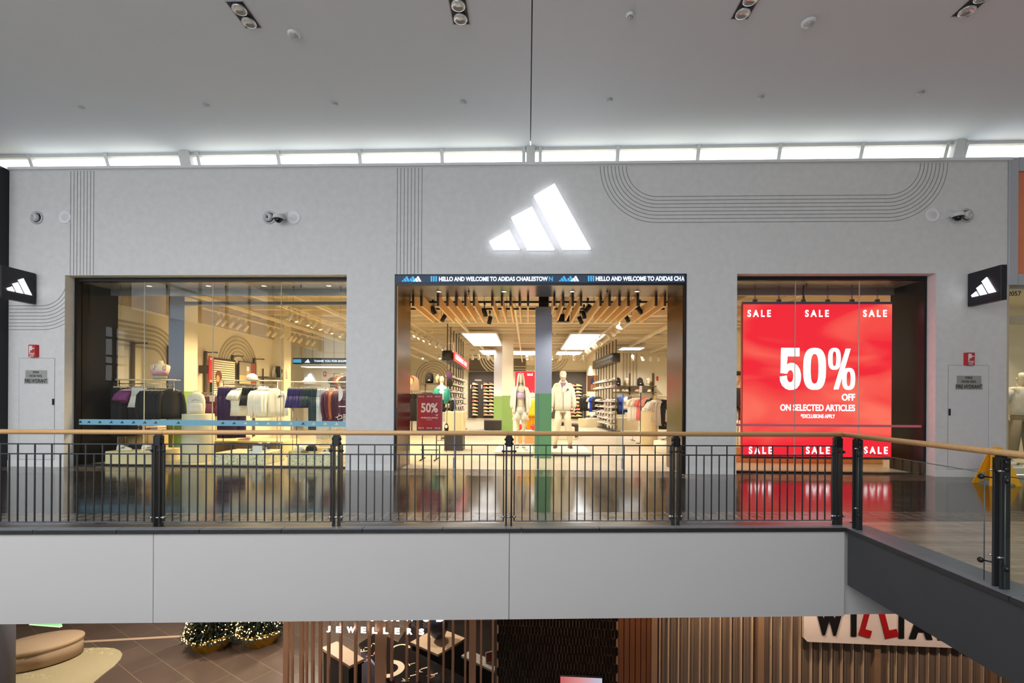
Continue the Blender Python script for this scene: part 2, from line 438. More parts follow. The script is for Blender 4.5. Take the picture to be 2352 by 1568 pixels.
for a, b in zip(J, J[1:]):
    a2, b2 = a+.003, b-.003
    o = 0.012 if b < 7 else 0.05
    mb.prism([cw(a2, edge(a2, o), -.022), cw(b2, edge(b2, o), -.022), cw(b2, edge(b2, .2), -.022), cw(a2, edge(a2, .2), -.022)], (0, 0, SPB+.022))
struct(mb.build('wall_spandrel', SPAN))
slab('trim_4', [(-14, edge(-14, .06)), (7.5, edge(7.5, .06)), (7.5, edge(7.5, .18)), (-14, edge(-14, .18))], -0.93, -0.03, BLACK)
BEAM = mat('beam_dark_grey', (54, 54, 57), 0.6, 0, 0.08, 3)
slab('beam_dark', [(rete(CORN[1]-.02, .012), CORN[1]-.02), (rete(-2, .012), -2), (rete(-2, .4), -2), (rete(CORN[1], .4), CORN[1]-.02)], -0.594, -0.022, BEAM)
slab('ceiling_lower', [(-16, edge(-16, .2)), (16, edge(16, .2)), (16, 18), (-16, 18)], SPB-0.04+.04, SPB+0.1, WHITE)

# ------------------------------------------------------------------ main ceiling, clerestory, atrium shell
ca, cb = onY(0, 357, 0.3), onY(2352, 323, 0.3)
def cz(x, y=0.3): return ca.z+(cb.z-ca.z)*(x-ca.x)/(cb.x-ca.x) + 0.012*(0.3-y)
xj = fx(1216, -1.5)
mb = MB()
for x0, x1 in ((-15, xj-0.008), (xj+0.008, 15)):
    n = 1
    mb.prism([(x0, .3, cz(x0)), (x1, .3, cz(x1)), (x1, -7, cz(x1, -7)), (x0, -7, cz(x0, -7))], (0, 0, 0.12))
struct(mb.build('ceiling', CEIL))
struct(MB().prism([(xj-.1, .3, cz(xj)+.13), (xj+.1, .3, cz(xj)+.13), (xj+.1, -7, cz(xj, -7)+.13), (xj-.1, -7, cz(xj, -7)+.13)], (0, 0, .03)).build('trim_5', BLACK))
# clerestory: head rail, mullions, thick posts, glass; the glazing leans back
mb = MB(); mg = MB()
def cleat(px, hw, d=0.0, post=False):
    x = fx(px, 0.3); zt = cz(x)-0.002
    for s in ([0]):
        a = Vector((x, 0.3+d, zt)); b = Vector((x, 0.46+d, TOPZ+0.05))
        mb.obox((a+b)/2, (hw, 0, 0), (0, 0.05 if not post else 0.1, 0), (b-a)/2)
for px in (66, 242, 636, 823, 1012, 1416, 1601, 1788, 1977): cleat(px, 0.035)
for px in (427, 1216, 2196): cleat(px, 0.085, 0.0, True)
for px in (452, 1238, 1200, 2172, 412, 2216): cleat(px, 0.03)
for s in range(24):
    x0, x1 = -13+s*26/24, -13+(s+1)*26/24
    a0, a1 = Vector((x0, .32, cz(x0)-.03)), Vector((x1, .32, cz(x1)-.03))
    mb.obox((a0+a1)/2, (a1-a0)/2, (0, .04, 0), (0, 0, .03))
cf = struct(mb.build('window_5', mat('clerestory_frame', (190, 190, 188), 0.5)))
mg.prism([(-13, .40, TOPZ+.05), (13, .40, TOPZ+.05), (13, .34, cz(13)), (-13, .34, cz(-13))], (0, .006, 0))
mg.build('clerestory_glass', GLASS, cf)
# the atrium behind the viewer: opposite walkway, side walls, end wall with its gridded window
MALL = mat('mall_wall', (196, 194, 190), 0.7, 0, 0.03)
mb = MB()
mb.box((-15.2, -20, -4.7), (-15, -18, 7.8)).box((-15.2, -7.0, -4.7), (-15, 20, 7.8)).box((-15.2, -8.0, -4.7), (-15, -7.0, 1.9)).box((-15.2, -8.0, 3.9), (-15, -7.0, 7.8)).box((-15.2, -18, -4.7), (-15, -8.0, 4.7)).box((-15.2, -18, 7.5), (-15, -8.0, 7.8))
struct(mb.build('wall_left', MALL))
struct(MB().box((15, -20, -4.7), (15.2, 20, 7.8)).build('wall_right', MALL))
mb = MB(); mb.box((-15, -20.2, -4.7), (15, -20, 1.7)).box((-15, -20.2, 6.7), (15, -20, 7.8)).box((-15, -20.2, 1.7), (-13, -20, 6.7)).box((0, -20.2, 1.7), (15, -20, 6.7))
struct(mb.build('wall_back', MALL))
mb = MB()
for i in range(7): mb.box((-13+2*i-.05, -20.15, 1.7), (-13+2*i+.05, -20.02, 6.7))
for z in (2.9, 4.2, 5.5): mb.box((-13, -20.15, z-.04), (0, -20.02, z+.04))
struct(mb.build('window_6', BLACK))
mb = MB()
for i in range(6): mb.box((-15.15, -17.9+1.96*i-.05, 4.7), (-15.05, -17.9+1.96*i+.05, 7.5))  # bars of the high glazing, out of view, added for light from the left
mb.box((-15.15, -18, 6.06), (-15.05, -8.0, 6.14))
mb.box((-15.15, -7.5, 1.9), (-15.05, -7.42, 3.9))
for z in (1.92, 2.55, 2.85, 3.5): mb.box((-15.15, -8.0, z-.035), (-15.05, -7.0, z+.035))
struct(mb.build('window_7', BLACK))
mb = MB(); mb.box((-15, -7.2, 6.4), (15, -7.0, 7.8)).box((-15, -20, 7.6), (-13, -7, 7.8)).box((1, -20, 7.6), (15, -7, 7.8)).box((-13, -20, 7.6), (1, -18, 7.8)).box((-13, -8.2, 7.6), (1, -7, 7.8))
struct(mb.build('ceiling_atrium', CEIL))
struct(MB().box((-15, -20, -0.4), (12, -8.6, -0.02)).build('floor_opposite', mat('pale_floor', (168, 168, 170), 0.4)))
for y in (-16.0, -12.0): pass

# ------------------------------------------------------------------ shop shell
SX0, SX1, SB, SBR = fx(182, 0.3), fx(2120, 0.3), 22.6, 17.6
SCZ = 4.55
SFLOOR = tile_mat('shop_floor', (200, 190, 170), (206, 196, 176), (176, 164, 142), 1.2, 1.2, 0.003, 0.24, 0.06, 0.06, nscale=1.5, mott=0.08)
struct(MB().box((SX0-2.2, 0.3, -0.1), (SX1+.85, SB+.5, 0.0)).build('floor_shop', SFLOOR))
mb = MB(); mb.box((SX0-.3, .3, 0), (SX0, 8.6, SCZ)).box((SX0-2.2, 7.7, 0), (SX0, 7.95, SCZ)).box((SX0-2.2, 7.95, 0), (SX0-1.95, SB+.4, SCZ))
wsl = struct(mb.build('wall_shop_left', CREAM))
XM = onY(1346, 850, SB).x
struct(MB().box((SX0-2.2, SB, 0), (XM, SB+.3, SCZ)).box((XM, SBR, 0), (XM+.2, SB+.3, SCZ)).build('wall_shop_back', CREAM))
struct(MB().box((XM+.2, SBR, 0), (SX1+.85, SBR+.3, SCZ)).build('wall_shop_rear', CREAM))
struct(MB().box((SX1+.6, 1.0, 0), (SX1+.85, SBR, SCZ)).box((SX1, 0.3, 0), (SX1+.2, 1.3, SCZ)).build('wall_shop_right', CREAM))
struct(MB().box((SX0-2.2, .3, SCZ), (SX1+.85, SB+.5, SCZ+.15)).build('ceiling_shop', CREAMC))
# darker bulkhead above the left wall, and the pier where the wall steps
struct(MB().box((SX0, 1.15, 3.42), (SX0+.06, 7.6, SCZ)).box((SX0-.1, 8.1, 3.42), (SX0+.06, SB, SCZ)).build('trim_6', mat('bulkhead_taupe', (178, 164, 136), 0.8)))
struct(MB().box((SX0, 7.6, 0), (SX0+0.42, 8.1, SCZ)).build('pillar_pier', CREAM))
# dark returns beside the glass
struct(MB().box((SX0-.02, 0.31, 0), (SX0+.05, 1.15, 3.72)).build('wall_return', DARKP))
struct(MB().box((SX1-.05, 0.31, 0), (SX1+.01, 1.06, 3.72)).build('wall_return_screen', DARKP))
# soffit inside each window
SOF = mat('soffit_grey', (150, 146, 140), 0.25, 0.4, 0.1, 1.5)
for (a, b), nm in zip((OPEN[0], OPEN[2]), ('ceiling_soffit', 'ceiling_soffit_screen')):
    struct(MB().box((a-.05, .31, 3.68), (b+.3, 1.0, 3.74)).box((a-.05, .96, 3.55), (b+.3, 1.0, 3.69)).build(nm, SOF))
# window glass with joints and black head/sill frames
def pane_row(n, x0, x1, joints, sx0, sx1):
    fr = MB()
    fr.box((x0, .20, HEAD-.07), (x1, .30, HEAD-.005)).box((x0, .21, 0.0), (x1, .30, .03))
    if sx0: fr.box((x0, .20, 0), (x0+.05, .30, HEAD-.07))
    if sx1: fr.box((x1-.05, .20, 0), (x1, .30, HEAD-.07))
    f = struct(fr.build('window_%d' % n, BLACK))
    xs = [x0+.02]+joints+[x1-.02]
    for a, b in zip(xs, xs[1:]):
        MB().box((a+.003, .25, .03), (b-.003, .262, HEAD-.07)).build('pane', GLASS, f)
    g = MB()
    for j in joints: g.box((j-.004, .247, .03), (j+.004, .265, HEAD-.07))
    g.build('glass_joint', mat('joint_silicone', (190, 186, 170), 0.5), f)
    return f
win1 = pane_row(1, OPEN[0][0], OPEN[0][1], [fx(p, .25) for p in (331, 488, 645)], True, False)
# dark jamb frame sits inside the reveal on the picture's measured side
win2 = pane_row(2, OPEN[2][0], OPEN[2][1], [fx(p, .25) for p in (1826, 1973)], False, True)
# manifestation strips on the glass
STRIPB = mat('strip_blue', (126, 182, 206), 0.5)
STRIPP = mat('strip_pink', (226, 120, 130), 0.5)
za, zb = onY(480, 975, .25).z, onY(480, 966, .25).z
mb = MB(); mb.box((SX0+.06, .240, za-.02), (OPEN[0][1]-.004, .245, zb+.012))
st = tag(mb.build('glass_strip', STRIPB), 'pale blue marking strip along the wide clothing window', 'glass strip')
LOGO_K = mat('decal_black', (24, 24, 28), 0.5)
LOGO_C = mat('decal_cream', (240, 226, 190), 0.5)
zc = (za+zb)/2
for i, px in enumerate([186, 206, 231, 257, 282, 308, 334, 359, 411, 513, 539, 565, 591, 617, 643, 669, 697, 721, 748, 774]):
    dark = px < 420 or px in (513, 539, 697)
    o = logo_bars(st, (fx(px, .25), .2395, zc), 0.075, LOGO_K if dark else LOGO_C, .002, 'strip_logo', one=True)
za2 = onY(1900, 977, .25).z
tag(MB().box((OPEN[2][0]+.004, .240, za2-.022), (OPEN[2][1]-.05, .245, za2+.022)).build('glass_strip', STRIPP), 'thin pink marking strip along the red screen window', 'glass strip')

# ------------------------------------------------------------------ entrance portal
PX0, PX1 = OPEN[1]
PD = 1.0
por = MB()
por.box((PX0+.02, .0, 0), (PX0+.06, PD, 3.55)).box((PX1-.06, .0, 0), (PX1-.02, PD, 3.55))
por.box((PX0+.02, 0.02, 3.53), (PX1-.02, PD, 3.58))
portal_ = struct(por.build('trim_7', BRONZE))
struct(MB().box((PX0, -.02, 0), (PX0+.03, .02, HEAD)).box((PX1-.03, -.02, 0), (PX1, .02, HEAD)).box((PX0, -.02, HEAD-.02), (PX1, .02, HEAD)).box((PX0+.03, -.02, 3.53), (PX1-.03, .02, 3.575)).box((PX1-.03, .02, 0), (PX1, .3, HEAD)).build('trim_8', BLACK))
struct(MB().box((PX0+.03, -.03, .98), (PX0+.06, .0, 1.2)).box((PX1-.05, -.03, .98), (PX1-.02, .0, 1.2)).build('trim_9', BLACK))
# ------------------------------------------------------------------ facade fixtures
c = onY(1240, 500.5)
t = thing('wall_sign', 'large white illuminated three-bar logo sign on the plaster above the entrance', 'sign', (c.x, -0.05, c.z))
BAR = glow('logo_glow', (250, 250, 255), 1.7)
HALO = glow('logo_halo', (235, 240, 255), 0.55)
wlogo = fx(1356)-fx(1124)
for b in logo_bars(t, (0, 0, 0), wlogo, BAR, .03): pass
for poly in LOGO:                                            # lit back edge of each letter bar, which washes the wall
    cxm = sum(p[0] for p in poly)/4; cym = sum(p[1] for p in poly)/4; kk = wlogo/232
    pts = [(((x-1240)*kk), .012, ((500.5-y)*kk)) for x, y in poly]
    MB().prism(pts, (0, .036, 0)).build('halo_edge', HALO, t)

LOGO_B = glow('blade_white', (246, 248, 255), 2.6)
def blade(px_far, px_near, ytop, ybot, label, side):
    X = onY(px_far, 660).x
    y1 = onX(px_near, 650, X).y
    zt, zb = onY(px_far, ytop).z, onY(px_far, ybot).z
    D = -y1
    t = thing('blade_sign', label, 'sign', (X, 0, (zt+zb)/2))
    h = (zt-zb)/2
    BOX = mat('sign_black', (20, 20, 30), 0.45)
    s = side                                                 # +1: the visible face looks to +x
    MB().box((-.10*s, -D, -h), (0, -.03, h), .004).build('sign_box', BOX, t)
    MB().box((-.07*s, -.03, -h*.6), (-.03*s, -.001, h*.6)).build('mounting_plate', CHAR, t)
    wl_ = D*.70
    for f, u in (((0.004*s, (-.03-D)/2, 0), (0, 1*s, 0)),):
        logo_bars(t, f, wl_, LOGO_B, .012, 'logo_bar', ux=u)
    logo_bars(t, (-.104*s, (-.03-D)/2, 0), wl_, LOGO_B, .012, 'logo_bar', ux=(0, -1*s, 0))
    return t
blade(85.5, 3.5, 629, 698.9, 'black square blade sign with lit three-bar logo beside the black end fin', 1)
blade(2219.5, 2299.5, 630, 704.7, 'black square blade sign with lit three-bar logo beside the numbered neighbouring shop', -1)

def nozzle(px, py, aim, label):
    p = onY(px, py)
    t = thing('air_nozzle', label, 'air vent', (p.x, 0, p.z), 0, 'round air nozzles on the plaster wall')
    MB().lathe([(.125, .0), (.128, .012), (.10, .022), (.095, .004)], n=28, axis=(0, -1, 0)).build('flange', STEEL if 0 else mat('nozzle_grey', (196, 198, 198), .4, .2), t)
    a = Vector((aim, -1, -.12)).normalized()
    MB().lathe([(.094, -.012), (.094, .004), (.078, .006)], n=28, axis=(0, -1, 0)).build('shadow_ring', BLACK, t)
    MB().lathe([(.082, .0), (.075, .05), (.045, .075), (.04, .07), (.036, .03), (.001, .02)], n=28, axis=a).build('cone', mat('nozzle_cone', (205, 207, 208), .35, .1), t)
    MB().lathe([(.028, .03), (.028, .045), (.001, .045)], n=20, axis=a).build('throat', CHAR, t)
def speaker(px, py, label):
    p = onY(px, py)
    t = thing('wall_speaker', label, 'speaker', (p.x, 0, p.z), 0, 'round speakers on the plaster wall')
    MB().lathe([(.126, 0), (.126, .008), (.118, .014), (.09, .014), (.086, .008)], n=28, axis=(0, -1, 0)).build('rim', mat('speaker_rim', (236, 236, 238), .5), t)
    MB().lathe([(.088, .004), (.06, .010), (.001, .012)], n=28, axis=(0, -1, 0)).build('grille', mat('speaker_grille', (222, 222, 224), .6, 0, .05, 60, .3, 200), t)
    MB().ell((0, -.013, 0), (.008, .004, .008)).build('badge', WHITE, t)
nozzle(85, 500, -.35, 'round grey air nozzle nearest the black end fin')
nozzle(619, 499.5, -.35, 'round grey air nozzle beside the camera above the clothing window')
nozzle(2219, 495, .45, 'round grey air nozzle beside the camera above the red screen window')
speaker(149, 499, 'round white wall speaker against the grooves nearest the black end fin')
speaker(675, 500, 'round white wall speaker beside the camera above the clothing window')
speaker(2142, 494, 'round white wall speaker under the curved grooves above the red screen window')
def camera_fix(px, py, s, label):
    p = onY(px, py)
    t = thing('security_camera', label, 'security camera', (p.x, 0, p.z), 0, 'dome security cameras on the plaster wall')
    G = mat('camera_white', (214, 214, 216), .45)
    MB().box((-.075, -.012, -.07), (.075, 0, .09), .003).build('wall_plate', G, t)
    m = MB()
    m.prism([(-.045, -.01, .06), (-.045, -.17, -.03), (-.045, -.17, -.08), (-.045, -.01, -.06)], (.09, 0, 0))
    m.build('arm', G, t)
    MB().lathe([(.07, .05), (.095, .03), (.1, -.015), (.085, -.03)], c=(0, -.17, -.085), n=24).build('housing', G, t)
    MB().lathe([(.088, .0), (.088, -.012), (.066, -.014)], c=(0, -.17, -.11), n=24).build('ring', BLACK, t)
    MB().ell((0, -.17, -.125), (.064, .064, .06)).build('dome', mat('dome_black', (12, 12, 14), .08), t)
camera_fix(650, 497, 1, 'dome security camera on a bracket above the clothing window')
camera_fix(2182, 492, -1, 'dome security camera on a bracket above the red screen window')

# fire cupboards and signs
FRED = mat('sign_red', (190, 44, 52), .5)
ALU = mat('plate_silver', (176, 176, 174), .35, .6, .12, 6)
PCUP = mat('cupboard_plaster', (218, 217, 217), .72, 0, .06, 8, .35, 40)
def cupboard(x0, x1, y0, y1, pl, latch, red, where, n):
    a, b = onY(x0, y0), onY(x1, y1)
    zt, zb = a.z, 0.14
    X0, X1 = a.x, b.x
    d = struct(MB().box((X0+.004, -.006, zb+.004), (X1-.004, .0, zt-.004), .002).build('door_%d' % n, PCUP))
    m = MB()
    for u, v in (((X0-.003, zb), (X0+.004, zt)), ((X1-.004, zb), (X1+.003, zt)), ((X0, zt-.004), (X1, zt+.003)), ((X0, zb-.003), (X1, zb+.004))):
        m.box((u[0], -.0025, u[1]), (v[0], -.0005, v[1]))
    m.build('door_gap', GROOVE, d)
    lp = onY(latch[0], latch[1])
    MB().box((lp.x-.018, -.024, lp.z-.062), (lp.x+.018, -.005, lp.z+.062), .006).build('door_latch', BLACK, d)
    # two plates
    (ax, ay, bx, by), (cx_, cy_, dx, dy) = pl
    for (u0, v0, u1, v1), lines, nm, lab in (((ax, ay, bx, by), ('FIRE', 'HOSE REEL'), 'plate', 'silver plate reading FIRE HOSE REEL on the cupboard door %s' % where),
                                     ((cx_, cy_, dx, dy), ('FIRE HYDRANT',), 'plate', 'silver plate reading FIRE HYDRANT on the cupboard door %s' % where)):
        p, q = onY(u0, v0), onY(u1, v1)
        o = tag(MB().box((p.x, -.013, q.z), (q.x, -.006, p.z), .001).build('name_plate', ALU), lab, 'plate')
        hh = p.z-q.z; ww = q.x-p.x; cxp = (p.x+q.x)/2; czp = (p.z+q.z)/2
        if len(lines) == 2:
            text('lettering', lines[0], BLACK, o, (cxp, -.013, czp+hh*.24), ww*.28, hh*.30, .0015, .015)
            text('lettering', lines[1], BLACK, o, (cxp, -.013, czp-hh*.24), ww*.60, hh*.30, .0015, .015)
        else:
            text('lettering', lines[0], BLACK, o, (cxp, -.013, czp), ww*.94, hh*.68, .0015, .02)
    # red angled hose reel sign
    (u0, v0, u1, v1) = red; p, q = onY(u0, v0), onY(u1, v1)
    cxp = (p.x+q.x)/2; hw = (q.x-p.x)/2; hh = p.z-q.z
    t = thing('hose_reel_sign', 'small red FIRE HOSE REEL sign above the cupboard door %s' % where, 'sign', (cxp, 0, q.z))
    MB().prism([(-hw, -.001, 0), (-hw, -.001, hh), (-hw*.55, -.07, hh), (hw*.55, -.07, hh), (hw, -.001, hh), (hw, -.001, 0), (hw*.55, -.07, 0), (-hw*.55, -.07, 0)][:0] or
               [(-hw, -.001, 0), (-hw*.8, -.06, 0), (hw*.8, -.06, 0), (hw, -.001, 0)], (0, 0, hh)).build('sign_body', FRED, t)
    m = MB(); m.box((-hw*.62, -.062, hh*.54), (hw*.1, -.0605, hh*.9)).box((-hw*.62, -.062, hh*.36), (-hw*.35, -.0605, hh*.54)).box((hw*.1, -.062, hh*.66), (hw*.6, -.0605, hh*.74))
    m.build('hose_symbol', WHITE, t)
    text('lettering', 'FIRE', WHITE, t, (0, -.0605, hh*.27), hw*1.25, hh*.13, .0015, .02)
    text('lettering', 'HOSE', WHITE, t, (0, -.0605, hh*.14), hw*1.0, hh*.07, .0015, .02)
    text('lettering', 'REEL', WHITE, t, (0, -.0605, hh*.05), hw*1.0, hh*.07, .0015, .02)
cupboard(44.5, 125, 822, 1035, ((60, 850, 109, 867.5), (57.5, 868, 111, 881)), (123.5, 922.5), (70.5, 792, 90, 820), 'beside the clothing window', 1)
cupboard(2178, 2269.5, 838.5, 1062, ((2196, 862.5, 2252.5, 881), (2193, 881, 2255.5, 894.5)), (2179.5, 946), (2213, 810, 2234, 838.5), 'beside the red screen window', 2)

# LED ticker over the entrance
t = thing('ticker_display', 'long LED ticker reading HELLO AND WELCOME over the entrance', 'display', ((PX0+PX1)/2, -.02, 3.655))
HWD = (PX1-PX0)/2
MB().box((-HWD+.03, 0, -.075), (HWD-.03, .08, .075)).build('screen', glow('led_dark', (44, 58, 78), .55), t)
TXW = glow('led_text', (225, 238, 255), 1.3); TXB = glow('led_blue', (70, 165, 220), .75)
cxp = (PX0+PX1)/2
def tk(px): return fx(px, -.02)-cxp
for s, a, b in (('HELLO AND WELCOME TO ADIDAS CHARLESTOW', 1007, 1257), ('HELLO AND WELCOME TO ADIDAS CH', 1367, 1562)):
    text('lettering', s, TXW, t, ((tk(a)+tk(b))/2, 0, -.004), tk(b)-tk(a), .085, .003, .03)
text('lettering', 'N', TXB, t, (tk(1264), 0, -.004), .075, .085, .003, .03)
text('lettering', 'A', TXW, t, (tk(1567), 0, -.004), .055, .085, .003, .03)
for a, b in ((988, 1003), (1349, 1363)):
    m = MB()
    for i in range(3): m.box((tk(a)+.045*i, -.003, -.05), (tk(a)+.045*i+.03, 0, .05))
    m.build('led_block', TXB, t)
for px, mm in ((931, TXB), (945, TXB), (957, TXW), (1292, TXB), (1307, TXB), (1319, TXW)):
    logo_bars(t, (tk(px), 0, 0), .16, mm, .003, 'led_logo', one=True)

# ------------------------------------------------------------------ balustrade
RC = 5.17
def rl(px):                                                   # post line: camera offset at pixel column
    k = (px-1176)/F; return RC*k/(1-0.0346*k)
def rz(xc): return RC+0.0346*xc
BETA = math.atan(0.0346)-AL*-1                                # heading of the rail line in the place
rdir = (cw(1, rz(1))-cw(0, rz(0))).normalized(); RROT = math.atan2(rdir.y, rdir.x)
PP = [rl(p) for p in (365, 774, 1170, 1553, 1925)]
step = (PP[-1]-PP[0])/4
PP = [PP[0]-step] + PP
BP = [PP[0]-step]+PP
HR = 1.011
# handrail: one bent timber rail
m = MB()
corner = cw(rl(1938), rz(rl(1938)), HR)
retrn = [cw(rete(z, .08), z, HR) for z in (3.3, 1.0)]
m.tube([cw(BP[0]-1, rz(BP[0]-1), HR), corner + (cw(-.02, 0)-cw(0, 0)), corner, corner+(retrn[0]-corner)*.01, *retrn], .0255, 18)
t = thing('handrail', 'round golden timber handrail bending at the glass corner of the walkway', 'handrail', cw(PP[3], rz(PP[3]), HR))
o = m.build('rail', WOOD, t); o.location = -Vector(t.location)
m = MB()
for px in (376, 1168):
    x = rl(px); p = cw(x, rz(x), HR); m.cyl(p-rdir*.0015, p+rdir*.0015, .0262, n=18)
o = m.build('rail_joint', mat('joint_brown', (120, 84, 50), .5), t); o.location = -Vector(t.location)
WHEREP = ['a', 'b']
def post(x, z, rot, label, glassy=False):
    t = thing('railing_post', label, 'post', cw(x, z, 0.0), rot, 'twin-blade posts of the walkway railing')
    for s in (-1, 1): MB().box((s*.028-.0085, -.03, 0), (s*.028+.0085, .035, .975), .002).build('blade', CHAR, t)
    MB().box((-.0375, -.03, .87), (.0375, .03, .97), .003).box((-.03, -.018, .97), (.03, .018, .988)).build('head_block', BLACK, t)
    m = MB()
    for s in (-1, 1):
        for zz in (.895, .945): m.lathe([(.001, 0), (.013, .002), (.013, .008), (.006, .014), (.001, .014)], (s*.037, 0, zz), 12, axis=(s, 0, 0))
    m.build('bolt', CHAR, t)
    if not glassy:
        for zz in (.82, .115):
            MB().cyl((-.06, -.012, zz), (.06, -.012, zz), .009, n=10).lathe([(.016, 0), (.016, .012), (.004, .03)], (.052, -.012, zz), 12, axis=(1, 0, 0)).lathe([(.016, 0), (.016, .012), (.004, .03)], (-.052, -.012, zz), 12, axis=(-1, 0, 0)).build('spacer_rod', CHAR if zz > .5 else STEEL, t)
    MB().box((-.05, -.04, -.001), (.05, .045, .008)).build('base_plate', CHAR, t)
    return t
plabs = ['', 'beside the leaf-green pillar of the clothing window', 'at the plain pier before the entrance',
         'below the two mannequins in the entrance', 'at the pier before the red screen', 'at the corner under the red screen']
for i, x in enumerate(PP):
    if i == 0: continue
    post(x, rz(x), RROT, 'dark twin-blade railing post ' + plabs[i])
RAILM = mat('railing_dark', (50, 52, 56), .4, .3, .1)
def rpanel(xa, xb, label, n=20):
    a, b = cw(xa+.058, rz(xa+.058), 0), cw(xb-.058, rz(xb-.058), 0)
    L = (b-a).length; t = thing('barred_railing', label, 'railing', (a+b)/2, RROT, 'barred panels of the walkway railing')
    h = L/2
    r = .0065
    for nm, z in (('top_rail', .8845), ('middle_rail', .781)): MB().box((-h, -r, z-r), (h, r, z+r), .001).build(nm, RAILM, t)
    MB().box((-h, -.02, .064), (h, .02, .074), .001).build('bottom_rail', mat('rail_flat', (92, 98, 108), .35, .4), t)
    for s in (-1, 1): MB().box((s*h-r, -r*2, .064), (s*h+r, r*2, .89), .001).build('end_bar', RAILM, t)
    lo = MB().box((-.0055, -.0055, .074), (.0055, .0055, .781)).mesh('baluster', RAILM)
    hi = MB().box((-.0055, -.0055, .074), (.0055, .0055, .8845)).mesh('baluster', RAILM)
    for k in range(1, n):
        link('baluster', hi if k % 2 == 0 else lo, t, (-h+2*h*k/n, 0, 0))
rl_labs = ['', 'dark barred railing panel before the fire cupboard and black jackets', 'dark barred railing panel before the backpack and white tops',
           'dark barred railing panel before the entrance sale poster stand', 'dark barred railing panel before the cap-wearing mannequin', 'dark barred railing panel before the red sale screen']
for i in range(5): rpanel(PP[i], PP[i+1], rl_labs[i+1])
# glass return
def gpost(z, label):
    x = rete(z, .075); d = (cw(rete(1, 0), 1)-cw(rete(3, 0), 3)).normalized(); rot = math.atan2(d.y, d.x)
    t = post(x, z, rot, label, True)
    t['group'] = 'posts of the glass return'
    for zz in (.19, .82):
        for s in ((1,) if z > 4 else (-1, 1)):
            q = Vector((s*.13, -.05 if False else -.02, zz))
            MB().cyl((s*.03, 0, zz), (s*.10, -.045, zz), .006, n=8).lathe([(.02, 0), (.022, .01), (.016, .02), (.001, .02)], (s*.10, -.045, zz), 14, axis=(0, -1, 0)).build('glass_fixing', BLACK, t)
            MB().cyl((s*.036, -.01, zz+.06), (s*.036, -.05, zz+.06), .008, n=8).build('fixing_pin', STEEL, t)
    return t
gpost(5.1, 'dark railing post where the glass balustrade starts at the corner')
gpost(3.52, 'near dark railing post with silver glass fixings on the timber floor side')
GEDGE = mat('glass_edge', (62, 84, 84), .3)
for (za_, zb_), lab in (((5.03, 3.61), 'clear glass balustrade pane from the corner to the near post'), ((3.45, 1.9), 'clear glass balustrade pane nearest the viewer past the post')):
    a, b = cw(rete(za_, .045), za_, 0), cw(rete(zb_, .045), zb_, 0)
    n = (b-a).normalized().cross(UP)*.012
    t = thing('glass_balustrade', lab, 'glass balustrade', (a+b)/2)
    a, b = a-Vector(t.location), b-Vector(t.location)
    MB().prism([a+UP*.04, b+UP*.04, b+UP*.85, a+UP*.85], n).build('glass_sheet', GLASS_G, t)
    m = MB()
    for p, q in ((a+UP*.85, b+UP*.85), (b+UP*.04, b+UP*.85), (a+UP*.04, a+UP*.85)): m.tube([p+n*.5, q+n*.5], .0035, 6)
    m.build('polished_edge', GEDGE, t)

# ------------------------------------------------------------------ wet floor sign by the neighbouring shop
YEL = mat('sign_yellow', (246, 178, 24), .4)
p = onZ(2298, 1115); 
t = thing('wet_floor_sign', 'yellow folding wet floor caution sign behind the glass balustrade', 'caution sign', (p.x+.05, p.y+.12, 0), AL*0); t.scale = (.86, 1, 1)
for s in (-1, 1):
    top, bot = -.02*s, -.16*s
    pts = [(-.30, bot, 0), (-.19, bot, 0), (-.16, bot*.93, .04), (.16, bot*.93, .04), (.19, bot, 0), (.30, bot, 0), (.12, top, .58), (.06, top, .62), (-.06, top, .62), (-.12, top, .58)]
    MB().prism(pts, (0, .012*s, 0)).build('sign_leaf', YEL, t)
m = MB()
def lf(x, z): return (x, -.16+.14*z/.6-.002, z)
for (u, v) in (((-.07, .3), (0, .42)), ((0, .42), (.07, .3)), ((.07, .3), (-.07, .3))): m.tube([lf(*u), lf(*v)], .007, 6)
m.build('warning_triangle', FRED, t)
uz = Vector((0, .14, .6)).normalized()
for s, z, w_, h_ in (('CAUTION', .5, .16, .035), ('CLEANING', .24, .24, .04), ('IN PROGRESS', .18, .24, .035), ('WET', .11, .09, .035)):
    text('lettering', s, BLACK, t, lf(0, z), w_, h_, .002, .01, uz=uz)
MB().box((-.05, -.03, .585), (.05, .03, .635), .01).build('grip', YEL, t)

# ------------------------------------------------------------------ ceiling fittings
def cpt(px, py):
    z = 6.2
    for _ in range(4):
        p = onZ(px, py, z); z = cz(p.x, p.y)
    return p
def twin(px, py, label):
    p = cpt(px, py)
    t = thing('twin_downlight', label, 'downlight', (p.x, p.y, p.z), 0, 'recessed twin downlights in the big ceiling')
    L, Wd = .21, .105
    m = MB()
    for a, b in (((-Wd-.012, -L-.012, -.006), (-Wd, L+.012, .0)), ((Wd, -L-.012, -.006), (Wd+.012, L+.012, 0)), ((-Wd, -L-.012, -.006), (Wd, -L, 0)), ((-Wd, L, -.006), (Wd, L+.012, 0))): m.box(a, b)
    m.build('trim_frame', GREYF, t)
    MB().box((-Wd, -L, -.003), (Wd, L, -.001)).build('housing', mat('downlight_black', (30, 30, 32), .5), t)
    for s in (-1, 1):
        MB().lathe([(.088, -.003), (.088, -.03), (.074, -.03), (.06, -.012), (.03, -.006), (.001, -.006)], (0, s*.105, 0), 22).build('lamp', mat('lamp_reflector', (205, 205, 205), .25, .7), t)
twin(561, 34, 'recessed twin downlight in the ceiling nearest the black end fin')
twin(1055, 25, 'recessed twin downlight in the ceiling next to the ceiling joint')
